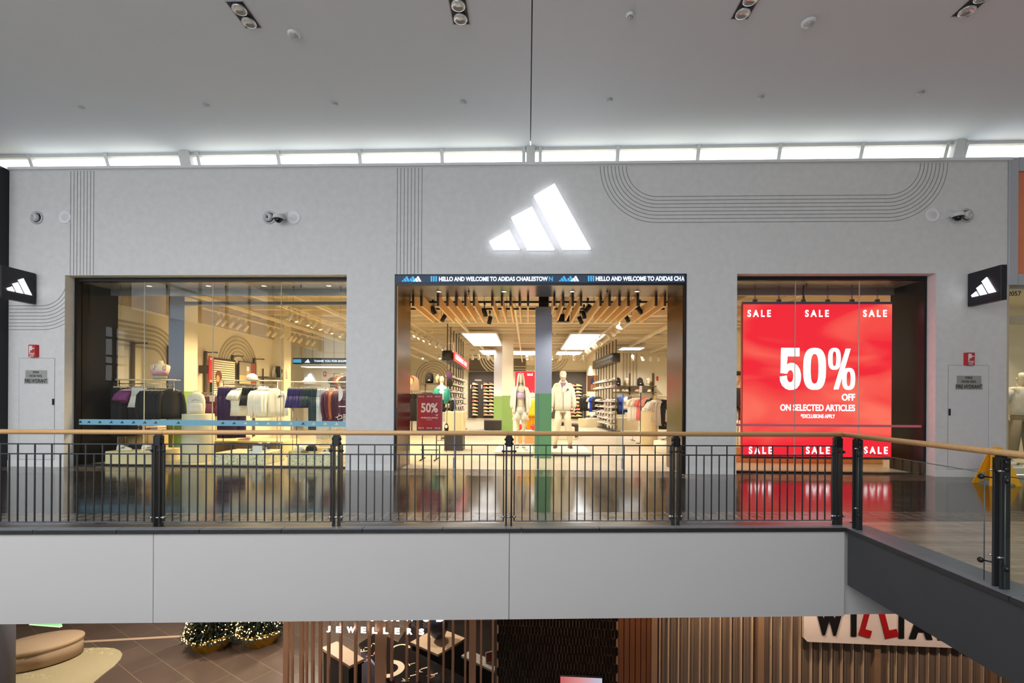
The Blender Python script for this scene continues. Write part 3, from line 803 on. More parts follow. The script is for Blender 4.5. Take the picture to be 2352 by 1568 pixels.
twin(1715, 12, 'recessed twin downlight in the ceiling above the red screen side')
twin(2239, 6, 'recessed twin downlight cut by the top edge near the frame corner')
def detector(px, py, r, label):
    p = cpt(px, py)
    t = thing('smoke_detector', label, 'detector', (p.x, p.y, p.z), 0, 'detectors on the big ceiling')
    MB().lathe([(r, 0), (r, -.018), (r*.75, -.035)], n=22).build('base', WHITE, t)
    MB().lathe([(r*.7, -.03), (r*.6, -.055), (.001, -.06)], n=22).build('head', mat('detector_grey', (180, 180, 180), .5), t)
    m = MB()
    for k in range(8):
        a = 2*PI*k/8; m.box((math.cos(a)*r*.58-.005, math.sin(a)*r*.58-.005, -.05), (math.cos(a)*r*.58+.005, math.sin(a)*r*.58+.005, -.03))
    m.build('slot', BLACK, t)
detector(675, 77, .082, 'round white detector on the ceiling near the black end fin side downlight')
detector(1447, 33, .05, 'small round detector on the ceiling just past the joint')
detector(1858, 50, .09, 'large round detector on the ceiling above the red screen side')
for i, (px, py) in enumerate([(187, 247), (474, 241), (768, 238), (1064, 234), (1400, 229), (1747, 223), (2114, 213)]):
    p = cpt(px, py)
    o = MB().lathe([(.05, 0), (.05, -.012), (.001, -.014)], n=18).build('ceiling_disc', GREYF, None, (p.x, p.y, p.z))
    tag(o, 'small flat round disc on the ceiling, %s of its row from the black fin' % nth(i), 'ceiling disc', 'round discs along the big ceiling')
# ------------------------------------------------------------------ lower level
LZ = -4.6
def lowp(px, off=0.0, h=LZ):                                  # place on the lower shopfront line
    k = (px-1176)/F; Z = (8.5+off)/(1+.075*k)
    return cw(Z*k, Z, h)
LT = SPB
def lowz(px, py, off=0.0):
    k = (px-1176)/F; Z = (8.5+off)/(1+.075*k); return EYE-(py-YH-RO*(px-1176))*Z/F
ld = (lowp(2000)-lowp(800)).normalized(); LROT = math.atan2(ld.y, ld.x); lnrm = Vector((ld.y, -ld.x, 0))   # towards the viewer
LFLOOR = tile_mat('lower_floor', (108, 90, 78), (116, 97, 84), (160, 138, 116), 1.2, 0.6, 0.006, 0.3, 0.08, 0.12, rot=0.55, nscale=1.2)
struct(MB().box((-16, -20, LZ-.1), (16, 9, LZ)).build('floor_lower', LFLOOR))
struct(MB().box((-16, 8.9, LZ), (16, 9.1, SPB)).build('wall_lower', mat('lower_wall', (120, 100, 84), .7)))
for x, y in [(-6.5, -2.0), (-3.5, 1.5), (-9, 1.5), (-6, 4.5)]: lamp('SPOT', (x, y, SPB-.06), 470, (1, .90, .79), None, .06, 150, .6)
# drain strips and pale mat
STRIP = mat('floor_strip', (196, 168, 140), .5)
def fl(px, py): return onZ(px, py, LZ)
m = MB()
for a, b in (((20, 1483), (660, 1447)), ((455, 1441), (660, 1434))):
    p, q = fl(*a), fl(*b); n = Vector((-(q-p).y, (q-p).x, 0)).normalized()*.05
    m.prism([p-n, q-n, q+n, p+n], (0, 0, .004))
struct(m.build('trim_10', STRIP))
MATC = mat('mat_cream', (176, 162, 124), .85, 0, .08, 20, .2, 90)
out = [(20, 1489), (120, 1492), (185, 1489), (240, 1487.5), (262, 1489), (276, 1495), (281, 1503), (277, 1514), (262, 1530), (240, 1547), (215, 1568), (180, 1610), (-40, 1640), (-60, 1500)]
t = thing('floor_mat', 'pale rounded floor mat under the round seat on the lower level', 'rug', fl(150, 1530))
pts = [fl(x, y)-Vector(t.location) for x, y in out]
MB().prism(pts, (0, 0, .012)).build('pile', MATC, t)
m = MB(); rr = random.Random(3)
for (xa, xb, ya, yb, n) in ((180, 262, 1490, 1503, 40), (40, 110, 1545, 1562, 30)):
    for _ in range(n):
        a = fl(rr.uniform(xa, xb), rr.uniform(ya, yb))-Vector(t.location); v = Vector((rr.uniform(-.14, .14), rr.uniform(-.05, .05), 0))
        m.tube([a+Vector((0, 0, .013)), a+v*.5+Vector((0, .03, .013)), a+v+Vector((0, 0, .013))], .005, 4)
m.build('leaf_print', mat('mat_print', (232, 216, 176), .8), t)
# oval seat
UPH = mat('seat_fabric', (186, 158, 126), .85, 0, .06, 30, .2, 120)
BASEF = mat('seat_base', (168, 140, 112), .85, 0, .08, 30, .2, 120)
c0 = fl(82, 1540); 
t = thing('oval_pouf', 'beige upholstered oval seat on the pale mat downstairs', 'seat', (c0.x-.30, c0.y+.34, LZ+.012), 0.6)
def oval(r, z, e=.62, n=40): return [Vector((r*math.cos(2*PI*k/n), r*e*math.sin(2*PI*k/n), z)) for k in range(n)]
MB().loft([oval(.72, 0), oval(.72, .05)]).build('plinth', BLACK, t)
MB().loft([oval(.77, .03), oval(.77, .36)]).build('base', BASEF, t)
MB().loft([oval(.785, .355), oval(.795, .40), oval(.785, .43), oval(.74, .45), oval(.3, .455), oval(.01, .456)]).build('cushion', UPH, t)
# grey column at the frame's edge
cp = cw(-8.62, 8.7, 0)
struct(MB().cyl((cp.x-1.0, cp.y, LZ), (cp.x-1.0, cp.y, SPB), .42, n=28).build('pillar_lower', mat('column_blue_grey', (92, 88, 96), .6)))
# exit sign
p = atZ(105, 1435, 9.0)
t = thing('exit_sign', 'green lit exit sign hanging under the spandrel near the grey column', 'sign', (p.x, p.y, p.z), -.1)
MB().box((-.33, -.02, 0), (.33, .02, .24), .004).build('sign_face', glow('exit_green', (150, 225, 150), .8), t)
MB().box((-.335, -.022, -.012), (.335, .022, .004)).build('lower_edge', glow('exit_edge', (205, 240, 190), 1.2), t)
text('lettering', 'EXIT', glow('exit_white', (235, 255, 235), 1.6), t, (0, -.02, .12), .3, .14, .003, .02)
m = MB()
for s in (-1, 1): m.cyl((s*.25, 0, .24), (s*.25, 0, SPB-p.z), .006, n=6)
m.build('hanger_rod', STEEL, t)
# christmas trees
GOLD = mat('gold_planter', (208, 158, 44), .35, .55, .1)
NEED = mat('fir_needles', (24, 36, 20), .8, 0, .3, 6)
FAIRY = glow('fairy_light', (255, 214, 140), 9.0)
def xmas(px, py, label, r, sd):
    p = fl(px, py); rr = random.Random(sd)
    t = thing('christmas_tree', label, 'christmas tree', (p.x, p.y+r*.8, LZ), 0, 'lit christmas trees in gold planters')
    n = 8; m = MB(); a0 = [Vector((r*.62*math.cos(2*PI*(k+.5)/n), r*.62*math.sin(2*PI*(k+.5)/n), 0)) for k in range(n)]
    b0 = [Vector((r*1.02*math.cos(2*PI*k/n), r*1.02*math.sin(2*PI*k/n), .34+(.06 if k % 2 else 0))) for k in range(n)]
    for k in range(n):
        m.quad([a0[k-1], a0[k], b0[k]]); m.quad([b0[k], a0[k], b0[(k+1) % n]])
    m.quad(a0[::-1])
    m.build('planter', GOLD, t)
    MB().cyl((0, 0, .02), (0, 0, 2.4), .05, .02, 8).build('trunk', mat('trunk_brown', (70, 50, 36), .8), t)
    fo = MB(); H0, H1 = .30, 2.75
    for _ in range(4200):
        u = rr.random()**1.9; z = H0+u*(H1-H0); rad = r*.97*(1-u)*(rr.uniform(.45, 1.05)); a = rr.uniform(0, 2*PI)
        c_ = Vector((rad*math.cos(a), rad*math.sin(a), z)); d = Vector((math.cos(a), math.sin(a), rr.uniform(-.5, .25))).normalized()
        s_ = d.cross(UP).normalized()*rr.uniform(.015, .03); L = rr.uniform(.08, .17)
        fo.quad([c_-s_, c_+d*L*.5-s_*.6+UP*.01, c_+d*L, c_+d*L*.5+s_*.6, c_+s_])
    o = fo.build('foliage', NEED, t)
    li = MB()
    for _ in range(560):
        u = rr.random()**2.0; z = H0+.02+u*(H1-H0); rad = r*1.0*(1-u); a = rr.uniform(0, 2*PI)
        li.ell((rad*math.cos(a), rad*math.sin(a), z), rr.uniform(.007, .011), 6, 4)
    o = li.build('fairy_lights', FAIRY, t); o['kind'] = 'stuff'
xmas(456, 1507, 'lit christmas tree in a gold planter, nearer of the two downstairs', .62, 5)
xmas(576, 1495, 'lit christmas tree in a gold planter, behind the nearer one by the jewellers', .55, 6)

# --- jewellers: glass front with bronze slats, lettering, counters
SLAT = mat('slat_bronze', (176, 132, 104), .4, .3, .12, 3)
def lbox(px0, px1, z0, z1, o0, o1, name, m, parent=None):
    a, b = lowp(px0), lowp(px1)
    pts = [a+lnrm*-o0, b+lnrm*-o0, b+lnrm*-o1, a+lnrm*-o1]
    mb_ = MB().prism([Vector((q.x, q.y, z0)) for q in pts], (0, 0, z1-z0))
    return mb_.build(name, m, parent)
wf = struct(lbox(655, 1146, LZ, LT, 0.02, 0.03, 'window_3', GLASS))
for i, (a, b) in enumerate([(657, 668), (674, 678), (694, 702), (708, 711), (721, 726), (738, 744), (757, 762), (785, 789.5), (819, 824), (850, 855), (867, 891), (902, 907), (936.5, 941), (961, 966), (987, 991.5), (1021, 1025), (1042, 1047), (1071, 1075), (1082, 1097), (1107, 1111), (1134, 1138)]):
    o = lbox(a, b, LZ, LT-.01, -.05, .015, 'bronze_batten', SLAT)
    tag(o, ('wide' if b-a > 10 else 'slim')+' upright bronze slat on the jewellers front, %s from the christmas trees' % nth(i), 'slat', 'bronze slats of the jewellers front')
t = thing('jewellers_sign', 'white lit letters reading JEWELLERS under the spandrel on bronze slats', 'sign', lowp(870))
def lt(px, py, off=-.1):
    p = lowp(px)+lnrm*-off; p.z = lowz(px, py, off); return p-Vector(t.location)
GL2 = glow('letter_glow', (255, 250, 245), 3.0)
for ch, px, py in zip('JEWELLERS', (764, 787, 815, 843.5, 869, 894, 920, 948, 975), (1444, 1445, 1445.5, 1446, 1447, 1447.7, 1448.3, 1449, 1450)):
    text('letter', ch, GL2, t, lt(px, py), {'W': .145, 'J': .065}.get(ch, .088), .105, .02, .02, ux=ld)
for ch, px in zip('MUSKWOOD', (806, 835, 862, 890, 922, 950, 985, 1018)):
    pass
for ch, px, py in zip('OORWOD', (863, 893, 915, 948, 985, 1018), (1413, 1413, 1413, 1413, 1414, 1414)):
    text('letter', ch, GL2, t, lt(px, py), {'W': .2, 'M': .2}.get(ch, .15), .19, .02, .02, ux=ld)
o = lbox(760, 1030, LT-.045, LT-.03, -.12, -.1, 'carrier_rail', BLACK, t); o.location = -Vector(t.location)
# interior of the jewellers
DKF = mat('dark_floor', (40, 32, 28), .2, 0, .1)
def jz(px, py, h): return onZ(px, py, h)
struct(lbox(800, 1146, LZ, LZ+.006, .05, 4.3, 'floor_jewellers', DKF))
tw = LZ+.95
pa = [jz(738, 1487, tw), jz(774, 1472, tw), jz(836, 1512, tw), jz(803, 1529, tw)]
t = thing('display_desk', 'cream topped jewellery desk behind the bronze slats', 'counter', sum(pa, Vector())/4*1.0)
base = Vector(t.location); t.location.z = LZ; base = Vector(t.location)
MB().prism([p-base for p in pa], (0, 0, -.05)).build('top', mat('desk_cream', (190, 160, 130), .4), t)
cen = sum(pa, Vector())/4
MB().prism([cen+(p-cen)*.9-base-Vector((0, 0, .05)) for p in pa], (0, 0, -.88)).build('body', DARKP, t)
MB().prism([cen+(p-cen)*1.01-base-Vector((0, 0, .05)) for p in pa], (0, 0, -.03)).build('edge_band', BLACK, t)
q = jz(776, 1558, LZ+.3)
t = thing('light_column', 'white glowing light column under the jewellery desk', 'lamp', (q.x, q.y, LZ))
MB().lathe([(.12, 0), (.17, .75)], n=16).build('glowing_shade', glow('violet_white', (240, 228, 255), 2.6), t)
MB().lathe([(.14, -.0), (.14, .02)], n=16).build('base', BLACK, t)
# printed black counter sloping across the shop
pb = [jz(824, 1478, LZ+.9), jz(868, 1450, LZ+.9), jz(1075, 1560, LZ+.9), jz(960, 1640, LZ+.9)]
t = thing('printed_counter', 'black counter printed with scattered pale letters behind the bronze slats', 'counter', (0, 0, 0))
base = sum(pb, Vector())/4; base.z = LZ; t.location = base
MB().prism([p-base for p in pb], (0, 0, -.06)).build('top', mat('counter_black', (28, 22, 20), .15), t)
cen = sum(pb, Vector())/4
MB().prism([cen+(p-cen)*.94-base-Vector((0, 0, .06)) for p in pb], (0, 0, -.84)).build('body', mat('counter_body', (70, 52, 44), .5), t)
PALE = mat('print_pale', (214, 190, 160), .5); PINK = mat('print_rose', (196, 120, 90), .5)
ux = (pb[2]-pb[1]).normalized(); uy = UP.cross(ux)
for ch, px, py, pk, rot in (('A', 862, 1478, 0, 2.2), ('L', 846, 1484, 0, 2.4), ('P', 866, 1499, 1, 2.4), ('F', 836, 1493, 0, 2.5), ('Y', 850, 1505, 0, 2.2), ('Y', 846, 1517, 1, 2.0),
                            ('T', 946, 1524, 0, 2.8), ('I', 975, 1534, 0, 2.8), ('A', 962, 1541, 0, 2.6), ('I', 950, 1550, 0, 2.7), ('K', 932, 1560, 0, 2.3), ('U', 990, 1552, 1, 2.9), ('I', 998, 1548, 0, 2.9)):
    text('print_letter', ch, PINK if pk else PALE, t, jz(px, py, LZ+.902)-base, .03 if ch == 'I' else .11, .13, .002, 0, rot=rot, ux=ux, uz=uy)
m = MB()
for (px, py, r0, r1, a0, a1) in ((920, 1490, .20, .155, .3, 3.2), (892, 1535, .30, .18, -1.6, 1.7)):
    cc_ = jz(px, py, LZ+.902)-base; N = 16
    for i in range(N):
        u, v = a0+(a1-a0)*i/N, a0+(a1-a0)*(i+1)/N
        m.quad([cc_+Vector((r*math.cos(w_), r*math.sin(w_), 0)) for r, w_ in ((r0, u), (r0, v), (r1, v), (r1, u))])
m.build('print_arc', PALE, t)
# wall case on the far side with a white ledge
pw = [jz(1059, 1505, LZ+1.0), jz(1080, 1493, LZ+1.0), jz(1138, 1519, LZ+1.0), jz(1136, 1541, LZ+1.0)]
t = thing('display_ledge', 'white display ledge beside the hexagon tiled wall', 'counter', (0, 0, 0)); base = sum(pw, Vector())/4; base.z = LZ; t.location = base
MB().prism([p-base for p in pw], (0, 0, -.04)).build('top', mat('ledge_white', (170, 160, 150), .3), t)
cen = sum(pw, Vector())/4
MB().prism([cen+(p-cen)*.95-base-Vector((0, 0, .04)) for p in pw], (0, 0, -.96)).build('body', DARKP, t)
p = jz(1125, 1520, LZ+1.0)
t = thing('price_card', 'small framed red card standing on the white display ledge', 'card', (p.x, p.y, LZ+1.0), .5)
MB().box((-.09, -.006, 0), (.09, .006, .2), .002).build('frame', WHITE, t)
MB().box((-.075, -.009, .015), (.075, -.006, .185)).build('print', mat('card_red', (140, 60, 50), .5), t)
p = jz(1000, 1452, LZ+1.3)
t = thing('glass_display_case', 'dark glass display case with a patterned globe behind the lit lettering', 'display case', (p.x, p.y+.3, LZ), -.6)
MB().box((-.38, -.38, 0), (.38, .38, .95), .01).build('pedestal', DARKP, t)
MB().box((-.4, -.4, .95), (.4, .4, 1.0), .005).build('ledge', mat('desk_cream', (190, 160, 130), .4), t)
MB().ell((0, 0, 1.3), (.2, .2, .28), 16, 10).build('globe', mat('globe_dark', (52, 54, 70), .3, .2, .5, 20), t)
struct(lbox(800, 1150, LZ, LT, 4.3, 4.4, 'wall_jewellers', mat('jeweller_wall', (60, 46, 40), .5)))
struct(lbox(1146, 1150, LZ, LT, .12, 4.3, 'wall_jewellers_side', mat('jeweller_wall', (60, 46, 40), .5)))
pl = lowp(960)+lnrm*-1.8
lamp('SPOT', (pl.x, pl.y, SPB-.08), 150, (1, .84, .7), None, .06, 150, .6)
# --- hexagon tile wall
def hexwall():
    t = thing('hexagon_tiling', 'dark glossy elongated hexagon tile wall beside the jewellers', 'tiled wall', lowp(1145))
    W_ = (lowp(1423)-lowp(1145)).length
    back = MB().box((0, -.02, 0), (W_, .1, LT-LZ-.005)).build('grout_backing', mat('grout_copper', (176, 128, 92), .5, .1), t)
    t.rotation_euler.z = LROT
    m = MB(); rr = random.Random(11); tw_, th = .058, .15; hx = .028
    rows = 7
    ztop = LT-LZ-.02
    j = 0; z = ztop
    while z > 0.2:
        off = (j % 2)*(tw_/2)
        nx = int(W_/tw_)
        for i in range(nx):
            x = off+i*tw_+tw_/2
            if x+tw_/2 > W_: continue
            g = .0022; a = tw_/2-g; b = th/2
            t1, t2 = rr.uniform(-.003, .003), rr.uniform(-.003, .003)
            pts = [(x-a, 0, z-hx), (x, 0, z-g), (x+a, 0, z-hx), (x+a, 0, z-th+g), (x, 0, z-th-hx+g), (x-a, 0, z-th+g)]
            m.prism([(px_, -.026-t1*(px_-x)/a-t2*(zz-z+b)/b, zz) for px_, _, zz in pts], (0, .008, 0))
        z -= th+.0; j += 1
    m.build('tile_field', mat('tile_dark', (20, 14, 12), .16, 0, .35, 10, spec=.25), t)
hexwall()
p = lowp(1338)
t = thing('advert_screen', 'lit advert screen at the foot of the hexagon tile wall', 'screen', p+lnrm*.03)
t.rotation_euler.z = LROT
ztop = lowz(1338, 1549)-LZ
MB().box((-.375, -.05, 0.6), (.375, -.001, ztop+.02), .004).build('casing', BLACK, t)
m = bpy.data.materials.new('advert_picture'); m.use_nodes = True; nt = m.node_tree; b = nt.nodes['Principled BSDF']
tc = nt.nodes.new('ShaderNodeTexCoord'); gr = nt.nodes.new('ShaderNodeTexGradient'); cr = nt.nodes.new('ShaderNodeValToRGB'); mp = nt.nodes.new('ShaderNodeMapping'); mp.inputs['Location'].default_value = (.5, 0, 0); mp.inputs['Scale'].default_value = (1.3, 1, 1)
nt.links.new(tc.outputs['Object'], mp.inputs[0]); nt.links.new(mp.outputs[0], gr.inputs[0]); nt.links.new(gr.outputs[0], cr.inputs[0])
cr.color_ramp.elements[0].color = rgb(196, 90, 90); cr.color_ramp.elements[1].color = rgb(180, 196, 220); cr.color_ramp.elements.new(.45).color = rgb(216, 140, 140)
nt.links.new(cr.outputs[0], b.inputs['Emission Color']); b.inputs['Emission Strength'].default_value = 1.0; b.inputs['Base Color'].default_value = (.02, .02, .02, 1)
MB().box((-.36, -.053, .62), (.36, -.05, ztop)).build('display', m, t)
# --- brown board cladding, then the slatted shutter
t = thing('wood_cladding', 'dark brown vertical board cladding between the tiles and the slatted front', 'cladding', lowp(1423)); t.rotation_euler.z = LROT
W_ = (lowp(1500)-lowp(1423)).length
CLAD = mat('cladding_brown', (112, 66, 40), .45, 0, .2, 3, stretch=(8, 8, .4))
m = MB()
for i in range(6): m.box((W_*i/6+.006, -.04, 0), (W_*(i+1)/6-.006, .05, LT-LZ-.01), .002)
m.build('boards', CLAD, t); MB().box((0, 0, 0), (W_, .06, LT-LZ-.01)).build('backing', BLACK, t)
t = thing('slatted_shopfront', 'brown shopfront screen of upright slats under the WILLIAMS sign', 'shopfront', lowp(1500)); t.rotation_euler.z = LROT
W_ = (lowp(2420)-lowp(1500)).length
BACKB = mat('shutter_brown', (120, 100, 86), .55, 0, .12, 2, stretch=(8, 8, .4)); FINB = mat('fin_tan', (206, 176, 146), .4, .1, .1)
MB().box((0, .03, 0), (W_, .08, LT-LZ-.01)).build('back_panel', BACKB, t)
def lx(px): return (lowp(px)-lowp(1500)).length
fin = [1518, 1538, 1561, 1585, 1610, 1633, 1657, 1681, 1705, 1730, 1773, 1796, 1820, 1840, 1866, 1888, 1912, 1936, 1961, 1985, 2043, 2060, 2084, 2109, 2134, 2158, 2184, 2209, 2233, 2260, 2300, 2330]
for i, px in enumerate(fin):
    MB().box((lx(px)-.008, -.03, 0), (lx(px)+.008, .03, LT-LZ-.01), .002).build('slat', FINB, t)
    MB().box((lx(px)+.05, .012, 0), (lx(px)+.085, .03, LT-LZ-.01), .002).build('inner_slat', BACKB, t)
for px in (1505, 1748, 2014, 2280): MB().box((lx(px)-.05, -.06, 0), (lx(px)+.05, .03, LT-LZ-.01), .003).build('mullion', mat('mullion_tan', (150, 116, 90), .4, .1), t)
p = lowp(1640)+lnrm*1.3
for px in (1600, 1780): 
    p = lowp(px)+lnrm*.75; lamp('SPOT', (p.x, p.y, -1.15), 90, (1, .78, .56), (p.x, p.y+.4, LZ), .05, 105, .3)
for px in (2000, 2250, 1300):
    p = lowp(px)+lnrm*1.4; lamp('SPOT', (p.x, p.y, -1.1), 70, (1, .82, .66), None, .05, 150, .5)
# hanging sign
t = thing('shop_sign', 'white hanging sign with black and red WILLIAMS letters on the slatted front', 'sign', lowp(1838)+lnrm*.12); t.rotation_euler.z = LROT
o0 = Vector(t.location)
def sx(px): return (lowp(px)-lowp(1838)).length*(1 if px > 1838 else -1)
zb_ = lowz(1838, 1470, -.12)-LZ; SH = .80
Wd_ = sx(2330)
m = MB(); r_ = .06
m.prism([(0, -.04, zb_+r_), (0, -.04, zb_+SH), (Wd_, -.04, zb_+SH), (Wd_, -.04, zb_), (r_, -.04, zb_)], (0, .06, 0))
m.build('sign_board', mat('sign_cream', (226, 206, 196), .5), t)
MB().box((.3, -.0, zb_+SH-.02), (.36, .02, LT-LZ-.0)).box((Wd_-.4, -.0, zb_+SH-.02), (Wd_-.34, .02, LT-LZ-.0)).build('hanger', STEEL, t) if zb_+SH < LT-LZ else None
LB = mat('letter_black', (22, 20, 20), .4); LR = mat('letter_red', (168, 22, 26), .4)
zl = lowz(1900, 1455, -.12)-LZ
H_ = .46
for ch, a, b, mm, rot in (('W', 1862, 1926, LB, 0), ('I', 1943, 1955, LB, 0), ('L', 1968, 1994, LR, -.25), ('L', 2012, 2042, LR, .25), ('I', 2050, 2062, LB, 0), ('A', 2074, 2126, LB, 0), ('M', 2138, 2200, LB, 0), ('S', 2212, 2256, LB, 0)):
    text('letter', ch, mm, t, ((sx(a)+sx(b))/2, -.04, zl+H_/2), sx(b)-sx(a), H_, .02, .06, rot=rot)
# ------------------------------------------------------------------ shop: pillars, ceiling services, wall graphics
def fo(px, Z, z=0.0): return cw((px-1176)/F*Z, Z, z)
def hz(px, py, Z): return atZ(px, py, Z).z
def pillar(n, px0, px1, Z, depth, zt, front, green, dark_top=False, sides=CREAM):
    a, b = fo(px0, Z), fo(px1, Z); y0 = (a.y+b.y)/2; w_ = b.x-a.x
    m = MB(); bm_ = m.box((a.x, y0, 1.515), (b.x, y0+depth, zt)); m.box((a.x, y0, 0), (b.x, y0+depth, 1.515), mi=2)
    if dark_top: m.box((a.x+.08, y0+.06, zt), (b.x-.08, y0+depth, SCZ), mi=3)
    else: m.box((a.x, y0, zt), (b.x, y0+depth, SCZ), mi=1)
    o = struct(m.build('pillar_%d' % n, [sides, front, green, BLACK]))
    for f in o.data.polygons:
        if f.material_index == 0 and f.normal.y < -.9: f.material_index = 1
    return o
pillar(1, 386, 423, 11.3, .46, 3.75, GREYP, GREENP)
pillar(2, 1229, 1267, 11.2, .40, 3.54, GREYP, GREEND, True, WHITE)
pillar(3, 1153, 1178, 20.0, .45, 3.95, CREAM, GREENP)
pillar(4, 1134, 1155, 25.0, .5, 3.9, WHITE, GREENP)
# cross beams and runners under the ceiling
m = MB()
for i in range(17):
    y = 4.6+i*1.05
    m.box((SX0, y, 3.93+(i % 3)*.03), (SX1+.6, y+.07, 4.02+(i % 3)*.03))
    if i % 2: m.box((SX0, y+.4, 4.12), (SX1+.6, y+.62, 4.32))
beams = struct(m.build('ceiling_beams', CREAMC))
m = MB()
for x in (-8.05, -6.6, -5.6, -4.2, -2.2, -.35, 1.9, 3.25, 4.7, 6.3, 7.8): m.box((x-.03, 1.9, 3.80), (x+.03, SB, 3.90))
struct(m.build('ceiling_runners', CREAMC))
m = MB()
for x, r, z in ((-3.2, .16, 4.3), (1.2, .13, 4.32), (5.6, .18, 4.25)): m.cyl((x, 1.1, z), (x, SB-.2, z), r, n=12)
m.box((-7.8, 1.6, 4.0), (-4.6, 2.2, 4.35))
struct(m.build('ceiling_duct', mat('duct_grey', (150, 140, 120), .6, .2, .2, 3)))
struct(MB().box((fo(376, 11).x, 1.85, hz(580, 697, 11)), (fo(800, 11).x+.3, 2.0, hz(580, 690, 11))).build('beam_grey', mat('beam_blue_grey', (122, 132, 142), .6)))
# stripe graphics raised on the walls
def arc_pts(fn, c, r0, r1, a0, a1, n=20, leg=0.0):
    """mesh strips following an arc in a wall plane; fn(u, v) -> place"""
    ang = [a0+(a1-a0)*i/n for i in range(n+1)]
    inn = [(c[0]+r0*math.cos(a), c[1]+r0*math.sin(a)) for a in ang]; ou = [(c[0]+r1*math.cos(a), c[1]+r1*math.sin(a)) for a in ang]
    if leg:
        inn = [(inn[0][0], inn[0][1]-leg)]+inn+[(inn[-1][0], inn[-1][1]-leg)]; ou = [(ou[0][0], ou[0][1]-leg)]+ou+[(ou[-1][0], ou[-1][1]-leg)]
    return inn, ou
def strips(mb, fn, off, lists):
    for inn, ou in lists:
        for i in range(len(inn)-1):
            mb.prism([fn(*inn[i]), fn(*inn[i+1]), fn(*ou[i+1]), fn(*ou[i])], off)
m = MB(); fw_ = lambda u, v: (SX0+.001, u, v)
L = []
def ow(px, py): return onX(px, py, SX0)
zi, zo = ow(290, 790).z, ow(262, 731).z; yc = ow(350, 800).y; ri = ow(378, 800).y-yc; zc0 = zi-ri; pit = (zo-zi)/5
aY = ow(548, 850).y; aR = (ow(592, 850).y-ow(508, 850).y)/2; aT = ow(548, 776).z
for i in range(6):
    r = ri+i*pit-.05
    inn, ou = arc_pts(fw_, (yc, zc0), r, r+pit*.52, 0, PI/2, 16)
    inn.append((1.16, inn[-1][1])); ou.append((1.16, ou[-1][1])); L.append((inn, ou))
    r = aR*(.40+.12*i); L.append(arc_pts(fw_, (aY, aT-aR), r, r+aR*.065, 0, PI, 20, .6))
strips(m, fw_, (.012, 0, 0), L)
m.build('wall_stripes', TAUPE, wsl)
m = MB(); fb = lambda u, v: (u, SB-.001, v)
k27 = (fo(1100, 31.6).x-fo(1000, 31.6).x)/100; ac = atZ(993, 868, 31.6)
strips(m, fb, (0, -.02, 0), [arc_pts(fb, (ac.x, ac.z), (14+i*6)*k27, (17+i*6)*k27, 0, PI, 20, .5) for i in range(5)])
GRB = bpy.data.objects['wall_shop_back']
m.build('wall_stripes_back', TAUPE, GRB)
m = MB(); fr_ = lambda u, v: (u, SBR-.001, v)
for px in (1432, 1439.5, 1447, 1454.5, 1462):
    x = onY(px, 850, SBR).x; m.box((x-.04, SBR-.02, 2.1), (x+.04, SBR, 4.1))
m.build('wall_stripes_rear', TAUPE, bpy.data.objects['wall_shop_rear'])
# dark bulkheads over the shoe walls with pale curves
DKB = mat('bulkhead_brown_grey', (104, 94, 80), .8)
m = MB()
for px0, px1 in ((1078, 1136), (1180, 1208)):
    x0, x1 = onY(px0, 850, SB).x, onY(px1, 850, SB).x; m.box((x0, SB-.06, 3.22), (x1, SB-.001, 4.4))
m.build('bulkhead', DKB, GRB)
m = MB(); ac = atZ(1150, 812, 31.6); L = []
for i in range(5): L.append(arc_pts(fb, (ac.x, ac.z), (24+i*6)*k27, (27+i*6)*k27, PI, PI*1.5, 14))
fb2 = lambda u, v: (u, SB-.062, v)
strips(m, fb2, (0, -.015, 0), L)
m.build('bulkhead_curves', mat('curve_pale', (236, 228, 208), .8), GRB)
m = MB(); ac = atZ(1262, 812, 31.6)
strips(m, fb, (0, -.02, 0), [arc_pts(fb, (ac.x, ac.z), (18+i*6)*k27, (21+i*6)*k27, PI*1.5, PI*2, 14) for i in range(5)])
for py in (843, 849): m.box((onY(1180, 850, SB).x, SB-.09, hz(1200, py, 31.6)), (onY(1232, 850, SB).x, SB-.06, hz(1200, py-2.5, 31.6)))
m.build('wall_curves', TAUPE, GRB)

# luminous ceiling panels
LUM = glow('panel_light', (244, 250, 255), 3.4)
for (px0, px1, pya, pyb), lab in zip(((1062, 1138, 767, 794), (1313, 1390, 769, 803), (1102, 1136, 805.5, 814.5), (1282, 1338, 808, 814.5), (1178, 1230, 807, 815), (1430, 1480, 799, 804)),
                                ('nearest bright ceiling panel by the two rear pillars', 'bright ceiling panel beside the shoe tower with the black header', 'far thin ceiling panel over the brown bulkhead',
                                 'far thin ceiling panel over the cap-wearing mannequin', 'far ceiling panel over the hooded mannequin', 'slim bright ceiling panel over the clothing racks by the black header')):
    z = 3.78
    a, b, c_ = onZ(px0, pya, z), onZ(px1, pya, z), onZ(px0, pyb, z)
    t = thing('ceiling_light', lab, 'ceiling light', (a.x, a.y, z), 0, 'luminous ceiling panels of the shop')
    w_, d_ = b.x-a.x, c_.y-a.y
    n = 3
    for i in range(n): MB().box((.0, d_*i/n+.02, 0), (w_, d_*(i+1)/n-.02, .02)).build('diffuser', LUM, t)
    MB().box((-.05, -.05, .02), (w_+.05, d_+.05, .09)).build('housing', WHITE, t)

